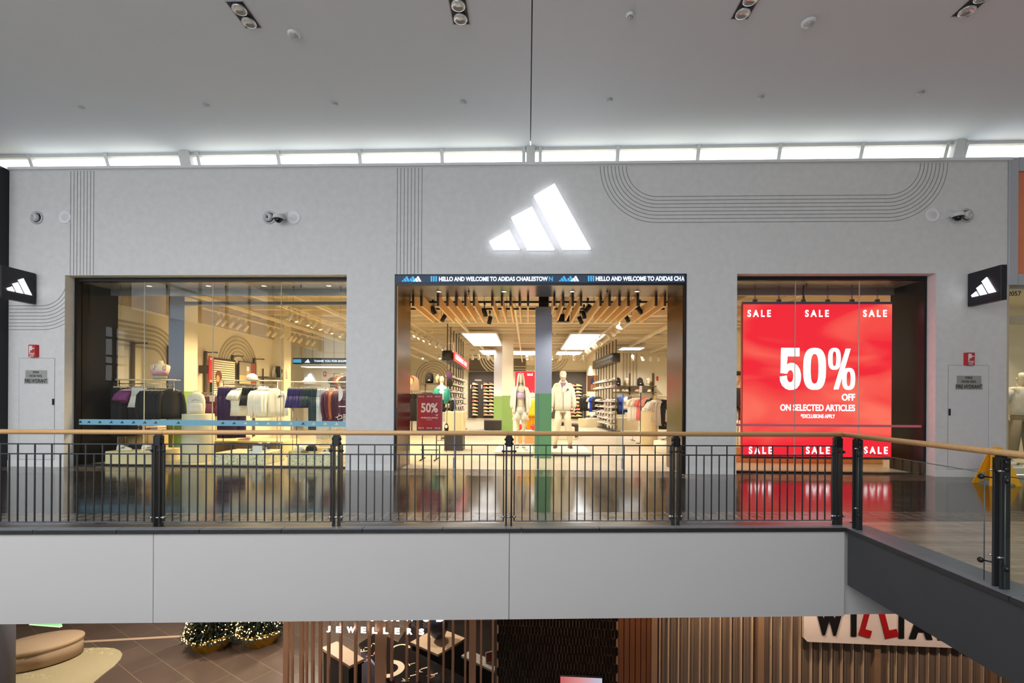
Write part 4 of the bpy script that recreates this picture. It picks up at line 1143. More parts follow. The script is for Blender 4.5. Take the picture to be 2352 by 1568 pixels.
# downlights in the soffits
BULB = glow('bulb_warm', (255, 236, 196), 6.0)
def downlight(p, lab, grp, r=.05):
    t = thing('downlight', lab, 'downlight', p, 0, grp)
    MB().lathe([(r*1.25, 0), (r*1.25, -.008), (r*.95, -.008), (r*.9, 0)], n=20).build('rim', STEEL, t)
    MB().lathe([(r*.9, -.003), (.001, -.004)], n=16).build('lens', BULB, t)
for i, px in enumerate((308, 450, 583, 738)):
    p = onZ(px, 646, 3.68); downlight((p.x, .62, 3.68), 'glowing downlight in the clothing window soffit, %s from the black fin' % nth(i), 'soffit downlights of the clothing window')
for i, px in enumerate((1004, 1157, 1316, 1468)):
    p = onZ(px, 664, 3.53); downlight((p.x, .5, 3.53), 'glowing downlight in the entrance soffit, %s from the sale easel side' % nth(i), 'soffit downlights of the entrance')
    lamp('SPOT', (p.x, .5, 3.5), 35, WARM2, None, .05, 110, .8)
for px, y, z, w_ in ((358, .6, 3.68, 'clothing window'), (1075, .5, 3.53, 'entrance soffit beside the easel'), (1397, .5, 3.53, 'entrance soffit beside the black header'), (677, .6, 3.68, 'clothing window near the last downlight'), (1866, .6, 3.68, 'red screen window')):
    p = onZ(px, 648 if z > 3.6 else 666, z)
    t = thing('sprinkler', 'small sprinkler head in the soffit of the '+w_, 'sprinkler', (p.x, y, z))
    MB().lathe([(.03, 0), (.03, -.005), (.008, -.008), (.008, -.05), (.02, -.052), (.02, -.056)], n=12).build('head', BLACK, t)

# ------------------------------------------------------------------ entrance: timber battens, tracks, spotlights
BT = 3.47
m_b = None
pxs = [945, 964.5, 1003, 1025, 1046, 1066.5, 1086.5, 1129, 1151, 1171, 1192, 1211.5, 1272, 1292, 1314, 1333, 1377.5, 1398, 1420.5, 1441, 1462, 1503.5, 1524]

yb0 = onZ(1200, 690, BT+.0).y; yb1 = onZ(1200, 741, BT-.11).y
for i, px in enumerate(pxs):
    x = fo(px, (yb0-CP.y)).x
    o = MB().box((-.021, 0, -.11), (.021, yb1-yb0, .11), .002).mesh('timber_batten', BATTEN) if m_b is None else m_b
    m_b = o
    t = thing('timber_batten', 'honey timber ceiling batten inside the entrance, %s counted from the easel side' % nth(i), 'ceiling batten', (x, yb0, BT), 0, 'timber battens over the entrance')
    link('beam', o, t)
    if i == 0: mcap = MB().box((-.023, -.006, -.112), (.023, .05, .112)).mesh('end_cap', mat('batten_cap', (74, 52, 36), .5)); mh = MB().cyl((0, .3, .1), (0, .3, 1.0), .006, n=6).mesh('hanger', BLACK); mh2 = MB().cyl((0, 2.4, .1), (0, 2.4, 1.0), .006, n=6).mesh('hanger', BLACK)
    link('end_cap', mcap, t); link('hanger', mh, t); link('hanger', mh2, t)
bx0, bx1 = PX0-.4, PX1+.4
for y, lab in ((yb0-.04, 'nearest'), (yb0+.9, 'middle'), (yb0+1.75, 'far')):
    zz = BT+.15
    o = MB().box((bx0, y-.02, zz-.02), (bx1, y+.02, zz+.02)).build('track_bar', BLACK)
    tag(o, '%s black metal bar across the tops of the entrance battens' % lab, 'bar', 'black bars over the battens')
def spot(p, aim, lab, grp, black=False, lit=False, s=1.0):
    t = thing('track_spotlight', lab, 'spotlight', p, 0, grp)
    M_ = BLACK if black else mat('spot_cream', (226, 214, 186), .45)
    a = Vector(aim).normalized()
    MB().box((-.02, -.05, .15*s), (.02, .05, .205*s)).cyl((0, 0, .17*s), (0, 0, .03*s), .008, n=8).build('bracket', M_, t)
    MB().lathe([(.02*s, -.09*s), (.045*s, -.08*s), (.048*s, .08*s), (.040*s, .085*s), (.036*s, .06*s), (.001, .05*s)], n=14, axis=a).build('body', M_, t)
    MB().lathe([(.036*s, .072*s), (.001, .074*s)], n=12, axis=a).build('lens', BULB if lit else mat('lens_pale', (250, 240, 210), .3, emit=.8), t)
for i, (px, py, ax, Z) in enumerate([(995, 712, .3, 11.2), (1019, 730, -.5, 11.9), (1113, 717, .2, 11.2), (1125, 735, -.2, 12.0), (1350, 708, -.6, 11.0), (1341, 722, .2, 11.5), (1333, 735, .4, 12.0), (1469, 712, .6, 11.2), (1440, 731, .5, 11.9)]):
    spot(atZ(px, py, Z), (ax, .3, -.8), 'black spotlight among the timber battens, %s counted from the easel side' % nth(i), 'black spotlights among the battens', True, i == 2, 1.15)
p = atZ(1293, 731, 12.2)
t = thing('hanging_speaker', 'black box speaker hanging among the battens beside the centre pillar', 'speaker', p)
MB().box((-.16, -.1, -.1), (.16, .1, .1), .01).build('cabinet', BLACK, t); MB().cyl((0, 0, .1), (0, 0, .9), .01, n=6).build('drop_rod', BLACK, t)
TR = 3.45
SPC = mat('spot_cream', (226, 214, 186), .45)
def track(name, pts, z, grp, spec, aims, s, lit=(), ends=(.6, .8)):
    q = [onZ(px, py, z) for px, py in pts]; a, b = q[0], q[-1]; d = (b-a).normalized()
    up = .19*s
    c_ = (a-d*ends[0]+b+d*ends[1])/2; L = ((b-a).length+sum(ends))/2
    o = MB().obox((0, 0, 0), d*L, Vector((-d.y, d.x, 0))*.02, (0, 0, .02)).build('lighting_track', SPC, None, c_+Vector((0, 0, up+.015)))
    tag(o, 'cream lighting track '+name, 'lighting track', 'cream lighting tracks of the shop')
    m = MB()
    for k in (-.8, 0, .8): m.cyl(d*L*k, d*L*k+Vector((0, 0, SCZ-z-up-.02)), .008, n=6)
    m.build('drop_rod', SPC, o)
    for i, p in enumerate(q):
        p = a+d*((p-a).dot(d)); spot(p, aims(i), 'cream spotlight on the track %s, %s %s' % (name, nth(i), spec), grp, False, i in lit, s)
g = 'cream track spotlights over the clothing window'
track('along the arch wall', [(500, 738), (512, 741), (527, 745), (537, 749), (553, 753), (610, 765), (627, 768), (643, 772), (658, 777), (672, 779), (682, 782), (700, 786), (719, 789)], TR, g, 'from the glass', lambda i: (-.6+.1*(i % 3), -.25, -.75), 1.25, (3, 8))
track('nearer the entrance pier', [(665, 727), (681, 732), (693, 735), (711, 741), (728, 746), (742, 751), (757, 757), (771, 760), (784, 768)], TR, g, 'from the glass', lambda i: (.35 if i % 2 else -.4, -.3, -.8), 1.25, (4, 8))
g = 'cream track spotlights deep in the shop'
track('towards the black header', [(1423, 755), (1412, 765), (1395, 772), (1379, 788), (1371, 794), (1364, 798), (1356, 805), (1348, 809)], TR, g, 'from the entrance', lambda i: (.6, -.2, -.7), 1.3)
track('above the sale easel', [(955, 768), (967, 773), (978, 779), (992, 786), (1003, 793), (1020, 801)], TR, g, 'from the entrance', lambda i: (-.4, -.5, -.6), 1.3, (0, 1, 2, 5))
track('across the far end', [(971, 819), (1010, 819), (1083, 818), (1098, 818), (1120, 819), (1212, 818), (1222, 819), (1270, 818), (1289, 819), (1323, 819), (1345, 820), (1457, 821), (1478, 822), (1497, 822), (1516, 822), (1534, 823)], TR+.05, g, 'from the easel side', lambda i: (.1, -.5 if i in (0, 1, 5, 7, 12, 15) else .4, -.7), 1.6, (0, 1, 5, 7, 12, 15))

# ------------------------------------------------------------------ red sale screen in the window
YS = .70
a, b = onY(1706, 699, YS), onY(2045, 1050, YS)
CXS, CZS = (a.x+b.x)/2, (a.z+b.z)/2; HWS, HHS = (b.x-a.x)/2, (a.z-b.z)/2
t = thing('sale_screen', 'huge red LED sale screen hanging behind the window glass', 'display', (CXS, YS, CZS))
m = bpy.data.materials.new('screen_red'); m.use_nodes = True; nt = m.node_tree; bs = nt.nodes['Principled BSDF']; L = nt.links.new
tc = nt.nodes.new('ShaderNodeTexCoord'); mp = nt.nodes.new('ShaderNodeMapping'); mp.inputs['Rotation'].default_value = (0, .7, 0); mp.inputs['Scale'].default_value = (.35, 1, 1.0)
wv = nt.nodes.new('ShaderNodeTexNoise'); wv.inputs['Scale'].default_value = 1.1; wv.inputs['Detail'].default_value = 2.5; wv.inputs['Distortion'].default_value = 1.2; wv.inputs['Roughness'].default_value = .45
cr = nt.nodes.new('ShaderNodeValToRGB'); L(tc.outputs['Object'], mp.inputs[0]); L(mp.outputs[0], wv.inputs['Vector']); L(wv.outputs['Fac'], cr.inputs[0])
cr.color_ramp.elements[0].position = .42; cr.color_ramp.elements[0].color = rgb(244, 34, 52); cr.color_ramp.elements[1].position = .70; cr.color_ramp.elements[1].color = rgb(255, 112, 92)
L(cr.outputs[0], bs.inputs['Emission Color']); bs.inputs['Emission Strength'].default_value = 1.05; bs.inputs['Base Color'].default_value = (.02, .004, .004, 1); bs.inputs['Roughness'].default_value = .4
MB().box((-HWS, -.02, -HHS), (HWS, .03, HHS)).build('display', m, t)
FRS = mat('screen_frame', (108, 100, 122), .4, .3)
MB().box((-HWS-.01, -.022, HHS), (HWS+.01, .05, HHS+.05), .003).build('top_frame', FRS, t)
MB().box((-HWS-.01, -.022, -HHS-.045), (HWS+.01, .05, -HHS), .003).build('bottom_frame', mat('screen_foot', (60, 44, 50), .4), t)
MB().box((-HWS-.012, -.018, -HHS), (-HWS, .05, HHS)).box((HWS, -.018, -HHS), (HWS+.012, .05, HHS)).build('side_frame', FRED, t)
STX = glow('screen_white', (255, 250, 252), 2.4)
def scr(px, py): p = onY(px, py, YS); return (p.x-CXS, -.02, p.z-CZS)
def stext(s, x0, x1, y0, y1, bold=.04, spacing=1.0, nm='lettering'):
    p, q = scr(x0, y0), scr(x1, y1)
    text(nm, s, STX, t, ((p[0]+q[0])/2, -.02, (p[2]+q[2])/2), q[0]-p[0], p[2]-q[2], .004, bold, spacing)
for x0, x1 in ((1716, 1769), (1848, 1902), (1981, 2035)): stext('SALE', x0, x1, 712, 728, .022, 1.55)
for x0, x1 in ((1719, 1772), (1850, 1904), (1983, 2037)): stext('SALE', x0, x1, 1025, 1042, .022, 1.55)
def seg5(x0, x1, y0, y1):
    """heavy condensed numeral five"""
    p, q = scr(x0, y0), scr(x1, y1); w_, h_ = q[0]-p[0], p[2]-q[2]
    o_ = [(.06, 1), (.92, 1), (.92, .80), (.36, .80), (.33, .60)]
    o_ += [(.33+.10*math.sin(k), .60+.03*math.sin(k)) for k in (.6, 1.2)]
    o_ += [(.5, .645), (.68, .635), (.83, .58), (.94, .49), (1, .36), (.985, .22), (.92, .11), (.8, .035), (.62, 0), (.45, -.005), (.27, .03), (.12, .10), (.03, .2), (0, .31),
           (.33, .34), (.35, .25), (.41, .19), (.5, .175), (.59, .20), (.64, .27), (.65, .36), (.62, .43), (.54, .475), (.45, .465), (.38, .43), (.345, .385), (.04, .40)]
    return [(p[0]+u*w_, -.02, q[2]+v*h_) for u, v in o_]
MB().prism(seg5(1790, 1838, 799, 895), (0, -.005, 0)).build('numeral_five', STX, t)
def ring0(x0, x1, y0, y1, th, nm):
    p, q = scr(x0, y0), scr(x1, y1); cx_, cz_ = (p[0]+q[0])/2, (p[2]+q[2])/2; rx, rz_ = (q[0]-p[0])/2, (p[2]-q[2])/2
    m = MB(); N = 40
    def P(k, e):
        a = 2*PI*k/N; c_, s_ = math.cos(a), math.sin(a); f = lambda v: math.copysign(abs(v)**.72, v)
        return (cx_+(rx-e*th*1.0)*f(c_), -.02, cz_+(rz_-e*th*.85)*f(s_))
    for k in range(N): m.prism([P(k, 0), P(k+1, 0), P(k+1, 1), P(k, 1)], (0, -.005, 0))
    m.build(nm, STX, t)
ps = (fx(1900, YS)-fx(1800, YS))/100
ring0(1844, 1895, 799, 895, 16.5*ps, 'numeral_zero')
ring0(1901, 1929, 799, 849, 9.5*ps, 'percent_ring'); ring0(1933, 1962, 845, 895, 9.5*ps, 'percent_ring')
q = [scr(*v) for v in ((1941, 801), (1952, 801), (1924, 894), (1913, 894))]
MB().prism(q, (0, -.005, 0)).build('percent_bar', STX, t)
stext('OFF', 1932, 1962, 904, 920, .022); stext('ON SELECTED ARTICLES', 1791, 1962, 928, 944, .018); stext('*EXCLUSIONS APPLY', 1838, 1916, 950.5, 960, .012)
m = []
for px in (1733, 1788, 1844, 1900, 1956, 2014):
    x = fx(px, YS)-CXS; mm = MB(); z0 = HHS+.09; top_ = 3.68-CZS; n = 9
    mm.box((x-.04, -.02, HHS+.045), (x+.04, .02, HHS+.1), .004)
    for i in range(n):
        zc_ = z0+(top_-z0)*(i+.5)/n; hh = (top_-z0)/n*.62
        if i % 2: mm.tube([(x-.012, 0, zc_-hh), (x-.012, 0, zc_+hh)], .004, 5).tube([(x+.012, 0, zc_-hh), (x+.012, 0, zc_+hh)], .004, 5)
        else: mm.tube([(x, -.012, zc_-hh), (x, -.012, zc_+hh)], .004, 5).tube([(x, .012, zc_-hh), (x, .012, zc_+hh)], .004, 5)
    mm.build('chain', mat('chain_steel', (96, 88, 96), .4, .6), t)
q = [onY(px, py, YS+.03) for px, py in ((1853, 645), (1851, 652), (1846, 660), (1845, 672), (1847, 685), (1846, 694), (1840, 696), (1826, 694), (1780, 695))]
MB().tube([(v.x-CXS, .04, v.z-CZS) for v in q], .016, 8).build('power_cable', BLACK, t)
q = [onY(px, py, YS+.03) for px, py in ((1880, 694), (1925, 696), (1975, 694), (2000, 696))]
MB().tube([(v.x-CXS, .04, v.z-CZS) for v in q], .008, 6).build('thin_cable', BLACK, t)
for tx_, px in ((1196, 1160), (1293, 1320)):                    # lamps added near the batten spotlights to brighten the two mannequins
    p = fo(px, 10.6, 3.25); q = fo(tx_, 12.6, 1.1)
    lamp('SPOT', p, 70, WARM2, q, .05, 50, .6)
# ------------------------------------------------------------------ garments
def ring(cx_, cy_, z, a, b, n=18, wv=0.0, k=5, ph=0.0, tilt=0.0):
    out = []
    for i in range(n):
        t_ = 2*PI*i/n; f = 1+wv*math.sin(k*t_+ph)
        out.append((cx_+a*math.cos(t_)*(1+.3*wv*math.sin(k*t_+ph)), cy_+b*math.sin(t_)*f, z+tilt*math.cos(t_)))
    return out
GM = {}
def hanger_mesh(w_=.19, drop=.10):
    k = ('h', w_, drop)
    if k not in GM:
        m = MB()
        m.tube([(0, 0, -drop+.005)]+[(0, 0, -.03)]+[(.018*math.sin(a), 0, -.018+.022*math.cos(a)-.004) for a in (PI*1.15, PI*.8, PI*.4, 0, -PI*.4)], .0035, 6)
        m.tube([(-w_, 0, -drop-.055), (0, 0, -drop+.005), (w_, 0, -drop-.055)], .007, 6)
        GM[k] = m.mesh('hanger', HANGER)
    return GM[k]
def clip_mesh(w_=.15):
    k = ('c', w_)
    if k not in GM:
        m = MB()
        m.tube([(0, 0, -.07), (0, 0, -.03)]+[(.018*math.sin(a), 0, -.022+.022*math.cos(a)) for a in (PI*1.15, PI*.8, PI*.4, 0, -PI*.4)], .0035, 6)
        m.tube([(-w_, 0, -.07), (w_, 0, -.07)], .005, 6)
        for s in (-1, 1): m.box((s*w_*.8-.014, -.02, -.11), (s*w_*.8+.014, .02, -.06), .003)
        GM[k] = m.mesh('clip_hanger', HANGER)
    return GM[k]
def top_mesh(kind, L, ph, b0=.042):
    """hanging upper garment: neck, shoulders, torso with folds, sleeves"""
    m = MB(); z0 = -.10
    rs = [ring(0, 0, z0-.0, .065, .03, wv=0), ring(0, 0, z0-.03, .10, .04), ring(0, 0, z0-.065, .185, .045, wv=.08, k=4, ph=ph), ring(0, 0, z0-.12, .215, b0*.9, wv=.1, k=5, ph=ph),
          ring(0, 0, z0-.3, .215, b0, wv=.3, k=5, ph=ph), ring(0, 0, z0-.3-(L-.3)*.6, .22, b0*1.05, wv=.4, k=5, ph=ph+.5), ring(0, 0, z0-L, .225, b0*1.15, wv=.45, k=5, ph=ph+.8)]
    if kind == 'crop': rs = rs[:4]+[ring(0, 0, z0-L*.7, .20, b0, wv=.2, k=5, ph=ph), ring(0, 0, z0-L, .19, b0*.95, wv=.22, k=5, ph=ph)]
    m.loft(rs)
    long = kind in ('jacket', 'hoodie')
    for s in (-1, 1):
        if long:
            pts = [(s*.17, 0, z0-.08), (s*.225, .0, z0-.16), (s*.255, -.02, z0-.36), (s*.26, -.04, z0-.52), (s*.25, -.055, z0-.66)]
            m.tube(pts, [.045, .05, .046, .042, .03], 10)
        else:
            m.tube([(s*.16, 0, z0-.075), (s*.23, 0, z0-.17), (s*.27, -.01, z0-.27)], [.042, .052, .056], 10)
    if kind == 'hoodie': m.ell((0, .045, z0-.02), (.10, .05, .075), 12, 7)
    if kind == 'jacket': m.tube([(0, -b0*.75, z0-.06), (0, -b0*1.05, z0-.3), (0, -b0*1.2, z0-L)], .006, 5)
    return m
def bottom_mesh(kind, L, ph):
    m = MB(); z0 = -.09
    if kind in ('pants', 'shorts'):
        cr = z0-.26
        m.loft([ring(0, 0, z0, .165, .03, wv=.2, k=7, ph=ph), ring(0, 0, z0-.04, .17, .034, wv=.15, k=7, ph=ph), ring(0, 0, cr, .19, .045, wv=.12, k=6, ph=ph)])
        for s in (-1, 1):
            if kind == 'pants': m.loft([ring(s*.09, 0, z0-.2, .095, .045, wv=.1, k=4, ph=ph), ring(s*.095, 0, z0-.55, .085, .05, wv=.2, k=4, ph=ph), ring(s*.095, 0, z0-L, .08, .045, wv=.2, k=4, ph=ph+.6)])
            else: m.loft([ring(s*.09, 0, z0-.18, .098, .045, wv=.1, k=4, ph=ph), ring(s*.115, 0, z0-L, .125, .06, wv=.2, k=5, ph=ph)])
    else:                                                    # skirt
        m.loft([ring(0, 0, z0, .15, .035, wv=.1, k=9, ph=ph), ring(0, 0, z0-L*.5, .17, .05, 36, wv=.3, k=9, ph=ph), ring(0, 0, z0-L, .19, .06, 36, wv=.4, k=9, ph=ph)])
    return m
def garment(kind, color, L, loc, rz, label, grp, logo=None, ph=0.0):
    cat = {'jacket': 'jacket', 'hoodie': 'sweatshirt', 'tee': 't-shirt', 'crop': 'top', 'pants': 'trousers', 'shorts': 'shorts', 'skirt': 'skirt'}[kind]
    nm = {'jacket': 'hanging_jacket', 'hoodie': 'hanging_sweatshirt', 'tee': 'hanging_tee', 'crop': 'hanging_crop_tee', 'pants': 'hanging_trousers', 'shorts': 'hanging_shorts', 'skirt': 'hanging_skirt'}[kind]
    t = thing(nm, label, cat, loc, rz, grp)
    v = int(ph*10) % 3
    k = (kind, color, L, v)
    up = kind in ('jacket', 'hoodie', 'tee', 'crop')
    if k not in GM:
        mb_ = top_mesh(kind, L, v*1.3) if up else bottom_mesh(kind, L, v*1.3)
        GM[k] = mb_.mesh('garment_cloth', cloth(color))
    link('garment_cloth', GM[k], t)
    link('hanger', hanger_mesh() if up else clip_mesh(), t)
    if logo: logo_bars(t, (.10, -.075, -.28), .075, logo, .006, 'chest_logo', one=True)
    return t
def fill(p0, p1, groups, rz, where, grp, jit=.16):
    """hang groups of garments between two rail points; groups = (kind, colour, length, count, colour word)"""
    p0, p1 = Vector(p0), Vector(p1); tot = sum(g_[3] for g_ in groups); i = 0
    names = {'jacket': 'jacket', 'hoodie': 'sweatshirt', 'tee': 't-shirt', 'crop': 'short top', 'pants': 'trousers', 'shorts': 'shorts', 'skirt': 'pleated skirt'}
    for g_ in groups:
        for j in range(g_[3]):
            p = p0.lerp(p1, (i+.5)/tot); i += 1
            logo = g_[5] if len(g_) > 5 else None
            garment(g_[0], g_[1], g_[2], p, rz+R.uniform(-jit, jit), '%s %s %s on the rack %s' % (nth(j), g_[4], names[g_[0]], where), grp, logo, R.random())
BLK, PUR, NAVY, TEAL, PBLUE, MAR, BRN, WHT, SIL = (24, 22, 24), (112, 54, 100), (58, 52, 110), (44, 66, 74), (206, 216, 224), (84, 38, 62), (176, 98, 56), (246, 240, 226), (222, 218, 206)
DPUR = (58, 34, 84); PLUM = (106, 48, 78)
def rack(name_lab, a, b, zr, zshelf=None, foot=0.0, grp=None, extra=None):
    a, b = Vector(a), Vector(b); mid = (a+b)/2
    d = (b-a); L = d.length; rot = math.atan2(d.y, d.x)
    t = thing('garment_rack', name_lab, 'clothes rack', (mid.x, mid.y, 0), rot, grp or 'garment racks of the shop')
    h = L/2
    MB().cyl((-h, 0, zr), (h, 0, zr), .011, n=10).build('rail', CHROME, t)
    for s in (-1, 1):
        MB().cyl((s*h, .02, foot), (s*h, .02, (zshelf or zr)+.0), .012, n=8).cyl((s*h, .02, zr), (s*h, 0, zr), .012, n=8).build('upright', CHROME if foot == 0 else CHROME, t)
        MB().box((s*h-.02, -.26, foot), (s*h+.02, .26, foot+.02), .003).build('foot_bar', BLACK, t)
    if zshelf: MB().cyl((-h-.06, -.0, zshelf), (h+.06, 0, zshelf), .016, n=10).cyl((-h-.06, .14, zshelf), (h+.06, .14, zshelf), .012, n=8).build('shelf_rail', mat('rail_cream', (236, 224, 196), .3), t)
    return t
# ------------------------------------------------------------------ shoes, bags, busts
def shoe_mesh(up, sole, stripe, high=False):
    k = ('shoe', up, sole, stripe, high)
    if k in GM: return GM[k]
    m = MB(); hh = 1.45 if high else 1
    pr = [(-.14, .022, .078), (-.125, .034, .095*hh), (-.06, .04, .105*hh), (-.005, .041, .09*(1.2 if high else 1)), (.05, .044, .066), (.10, .043, .05), (.13, .032, .04), (.142, .014, .03)]
    rs = []
    for x, w_, h_ in pr:
        rs.append([(x, w_*math.cos(a)*(1 if math.sin(a) < .3 else .8), .026+max(0, (h_-.026)*(.5+.5*math.sin(a)))) for a in [2*PI*i/12 for i in range(12)]])
    m.loft(rs)
    ol = [(-.146, .018), (-.125, .04), (-.05, .042), (.05, .049), (.11, .045), (.145, .022)]
    pts = [(x, w_, 0) for x, w_ in ol]+[(x, -w_, 0) for x, w_ in ol[::-1]]
    m.prism(pts, (0, 0, .03), mi=1)
    for i in range(3):
        for s in (-1, 1):
            x = -.035+i*.026
            m.prism([(x, s*.0445, .034), (x+.012, s*.0455, .034), (x+.03, s*.037, .075), (x+.018, s*.036, .075)], (0, s*.003, 0), mi=2)
    m.box((-.125, -.018, .088*hh), (-.06, .018, .107*hh), .006, mi=1)
    GM[k] = m.mesh('shoe', [cloth(up), plastic(sole), plastic(stripe)])
    return GM[k]
def shoe(p, rz, lab, grp, up=WHT, sole=(236, 230, 214), stripe=(40, 40, 40), s=1.0, high=False, tilt=0.0):
    o = link('sports_shoe', shoe_mesh(up, sole, stripe, high), None, p); o.rotation_euler = (0, tilt, rz); o.scale = (s, s, s)
    return tag(o, lab, 'shoe', grp)
def backpack(p, rz, lab, col, s=1.0, grp='backpacks', logo=None):
    t = thing('backpack', lab, 'backpack', p, rz, grp); t.scale = (s, s, s)
    def sq(z, a, b, n=20):
        return [(a*math.copysign(abs(math.cos(2*PI*i/n))**.6, math.cos(2*PI*i/n)), b*math.copysign(abs(math.sin(2*PI*i/n))**.7, math.sin(2*PI*i/n)), z) for i in range(n)]
    C_ = cloth(col)
    MB().loft([sq(0, .13, .07), sq(.02, .155, .09), sq(.15, .165, .10), sq(.28, .16, .095), sq(.38, .135, .08), sq(.43, .085, .055), sq(.45, .03, .03)]).build('bag_body', C_, t)
    f = MB().loft([[(x, y-.085, z) for x, y, z in sq(.04, .11, .03)], [(x, y-.095, z) for x, y, z in sq(.08, .125, .04)], [(x, y-.092, z) for x, y, z in sq(.19, .12, .035)], [(x, y-.085, z) for x, y, z in sq(.22, .10, .02)]])
    pk = f.build('front_pocket', C_, t)
    MB().tube([(-.13, -.075, .245), (0, -.105, .30), (.13, -.075, .245)], .004, 5).build('zip', mat('zip_grey', (150, 148, 140), .4), pk)
    MB().tube([(-.035, .02, .43), (-.03, .02, .485), (.03, .02, .485), (.035, .02, .43)], .009, 6).build('top_handle', C_, t)
    for s_ in (-1, 1): MB().tube([(s_*.06, .06, .42), (s_*.09, .13, .33), (s_*.10, .12, .15), (s_*.12, .08, .03)], .016, 6).build('shoulder_strap', C_, t)
    if logo: logo_bars(t, (0, -.132, .13), .10, logo, .006, 'bag_logo', one=True)
    return t
def torso_rings(s=1.0, fem=True):
    w_ = .92 if fem else 1.06
    P = [(0, .13, .10), (.10, .125, .095), (.2, .145, .12 if fem else .11), (.28, .165, .125 if fem else .12), (.36, .18, .10), (.42, .17, .08), (.46, .10, .06), (.49, .058, .055), (.56, .052, .052)]
    return [ring(0, (-.02 if .15 < z < .35 and fem else 0), z*s, a*w_*s, b*s, 20) for z, a, b in P]
def bust(p, rz, lab, wear=None, s=1.0, head=False, cap=None, nm='display_bust'):
    t = thing(nm, lab, 'mannequin bust', p, rz); t.scale = (s, s, s)
    mb_ = MB().loft(torso_rings(1.0))
    if head: mb_.ell((0, -.01, .66), (.075, .095, .115), 16, 10)
    mb_.build('torso', SKIN, t)
    if wear:
        r2 = torso_rings(1.0)
        rr_ = [[(x*1.05, y*1.07-.003, z) for x, y, z in r_] for r_ in r2]
        MB().loft(rr_[1:4] if wear[0] == 'bra' else rr_[0:6]).build('garment', cloth(wear[1]), t)
        if wear[0] == 'bra':
            for s_ in (-1, 1): MB().tube([(s_*.09, -.135, .27), (s_*.10, -.125, .34), (s_*.10, -.085, .42), (s_*.085, .0, .465), (s_*.08, .08, .40)], .012, 6).build('strap', cloth(wear[1]), t)
        else:
            for s_ in (-1, 1): MB().tube([(s_*.15, 0, .38), (s_*.215, 0, .25), (s_*.235, -.02, .08), (s_*.22, -.04, -.02)], [.06, .065, .055, .045], 10).build('sleeve', cloth(wear[2] if len(wear) > 2 else wear[1]), t)
    if cap: MB().lathe([(.088, 0), (.092, .03), (.075, .075), (.03, .10), (.001, .102)], (0, -.005, .70), 18).loft([[(x, -.08-.09*math.cos(x*14), .70) for x in [-.08+.16*i/8 for i in range(9)]]+[(x, -.06, .71) for x in [.08-.16*i/8 for i in range(9)]], [(x, -.08-.09*math.cos(x*14), .705) for x in [-.08+.16*i/8 for i in range(9)]]+[(x, -.06, .715) for x in [.08-.16*i/8 for i in range(9)]]]).build('cap', cloth(cap), t)
    return t
def cap_thing(p, rz, lab, col, grp=None, s=1.0):
    o = MB().lathe([(.088, 0), (.094, .03), (.08, .08), (.035, .112), (.001, .115)], n=20).loft([[(.085*math.cos(a), -.05-(.0 if k else .0)-.12*math.sin(a)*(1), .0) for a in [PI*i/10 for i in range(11)]]+[(.08*math.cos(a), -.03, .002) for a in [PI*(10-i)/10 for i in range(11)]] for k in (0,)]+[[(.085*math.cos(a), -.05-.12*math.sin(a), .008) for a in [PI*i/10 for i in range(11)]]+[(.08*math.cos(a), -.03, .012) for a in [PI*(10-i)/10 for i in range(11)]]]).build('peaked_hat', cloth(col), None, p)
    o.rotation_euler = (0, 0, rz); o.scale = (s, s, s)
    return tag(o, lab, 'cap', grp)
def blockthing(nm, lab, cat, a, b, m, grp=None, bev=.006):
    a, b = Vector(a), Vector(b); c_ = (a+b)/2; c_.z = min(a.z, b.z)
    o = MB().box(a-c_, b-c_, bev).build(nm, m, None, c_); return tag(o, lab, cat, grp)

# ------------------------------------------------------------------ clothing window
where = 'with the pink-bra bust'
Z = 10.4
A_, B_ = fo(272, Z), fo(397, Z); zr = hz(330, 881, Z); zs = hz(330, 872, Z)
rack('chrome garment rack of black jackets carrying the pink-bra bust', A_, B_, zr, zs, 0)
g = 'clothes on the pink-bra rack'
ay = (A_+B_)/2
rz0 = 1.12
fill((A_.x+.04, A_.y, zr), (B_.x-.02, B_.y, zr), [('pants', BLK, 1.05, 4, 'black'), ('crop', (134, 66, 116), .32, 5, 'purple'), ('shorts', SIL, .42, 5, 'silver'), ('jacket', BLK, .66, 10, 'black')], rz0, where, g)
# lower rail with purple leggings
zl_ = hz(300, 925, 10.62)
p, q = fo(292, 10.62, zl_), fo(322, 10.62, zl_)
rack('low chrome rail of purple leggings behind the black trousers', (p.x-.05, p.y, 0), (q.x+.05, q.y, 0), zl_)
fill(p, q, [('shorts', DPUR, .34, 5, 'deep purple'), ('shorts', (74, 30, 50), .34, 3, 'maroon')], 1.0, 'low behind the black trousers', 'clothes on the low rail behind the black trousers')
p = fo(363, Z, zs+.016); bust((p.x, p.y+.06, zs+.018), .55, 'headless bust in a pale pink bra standing on the rack of black jackets', ('bra', (222, 178, 190)), 1.0).scale = (1.12, 1.05, .72)
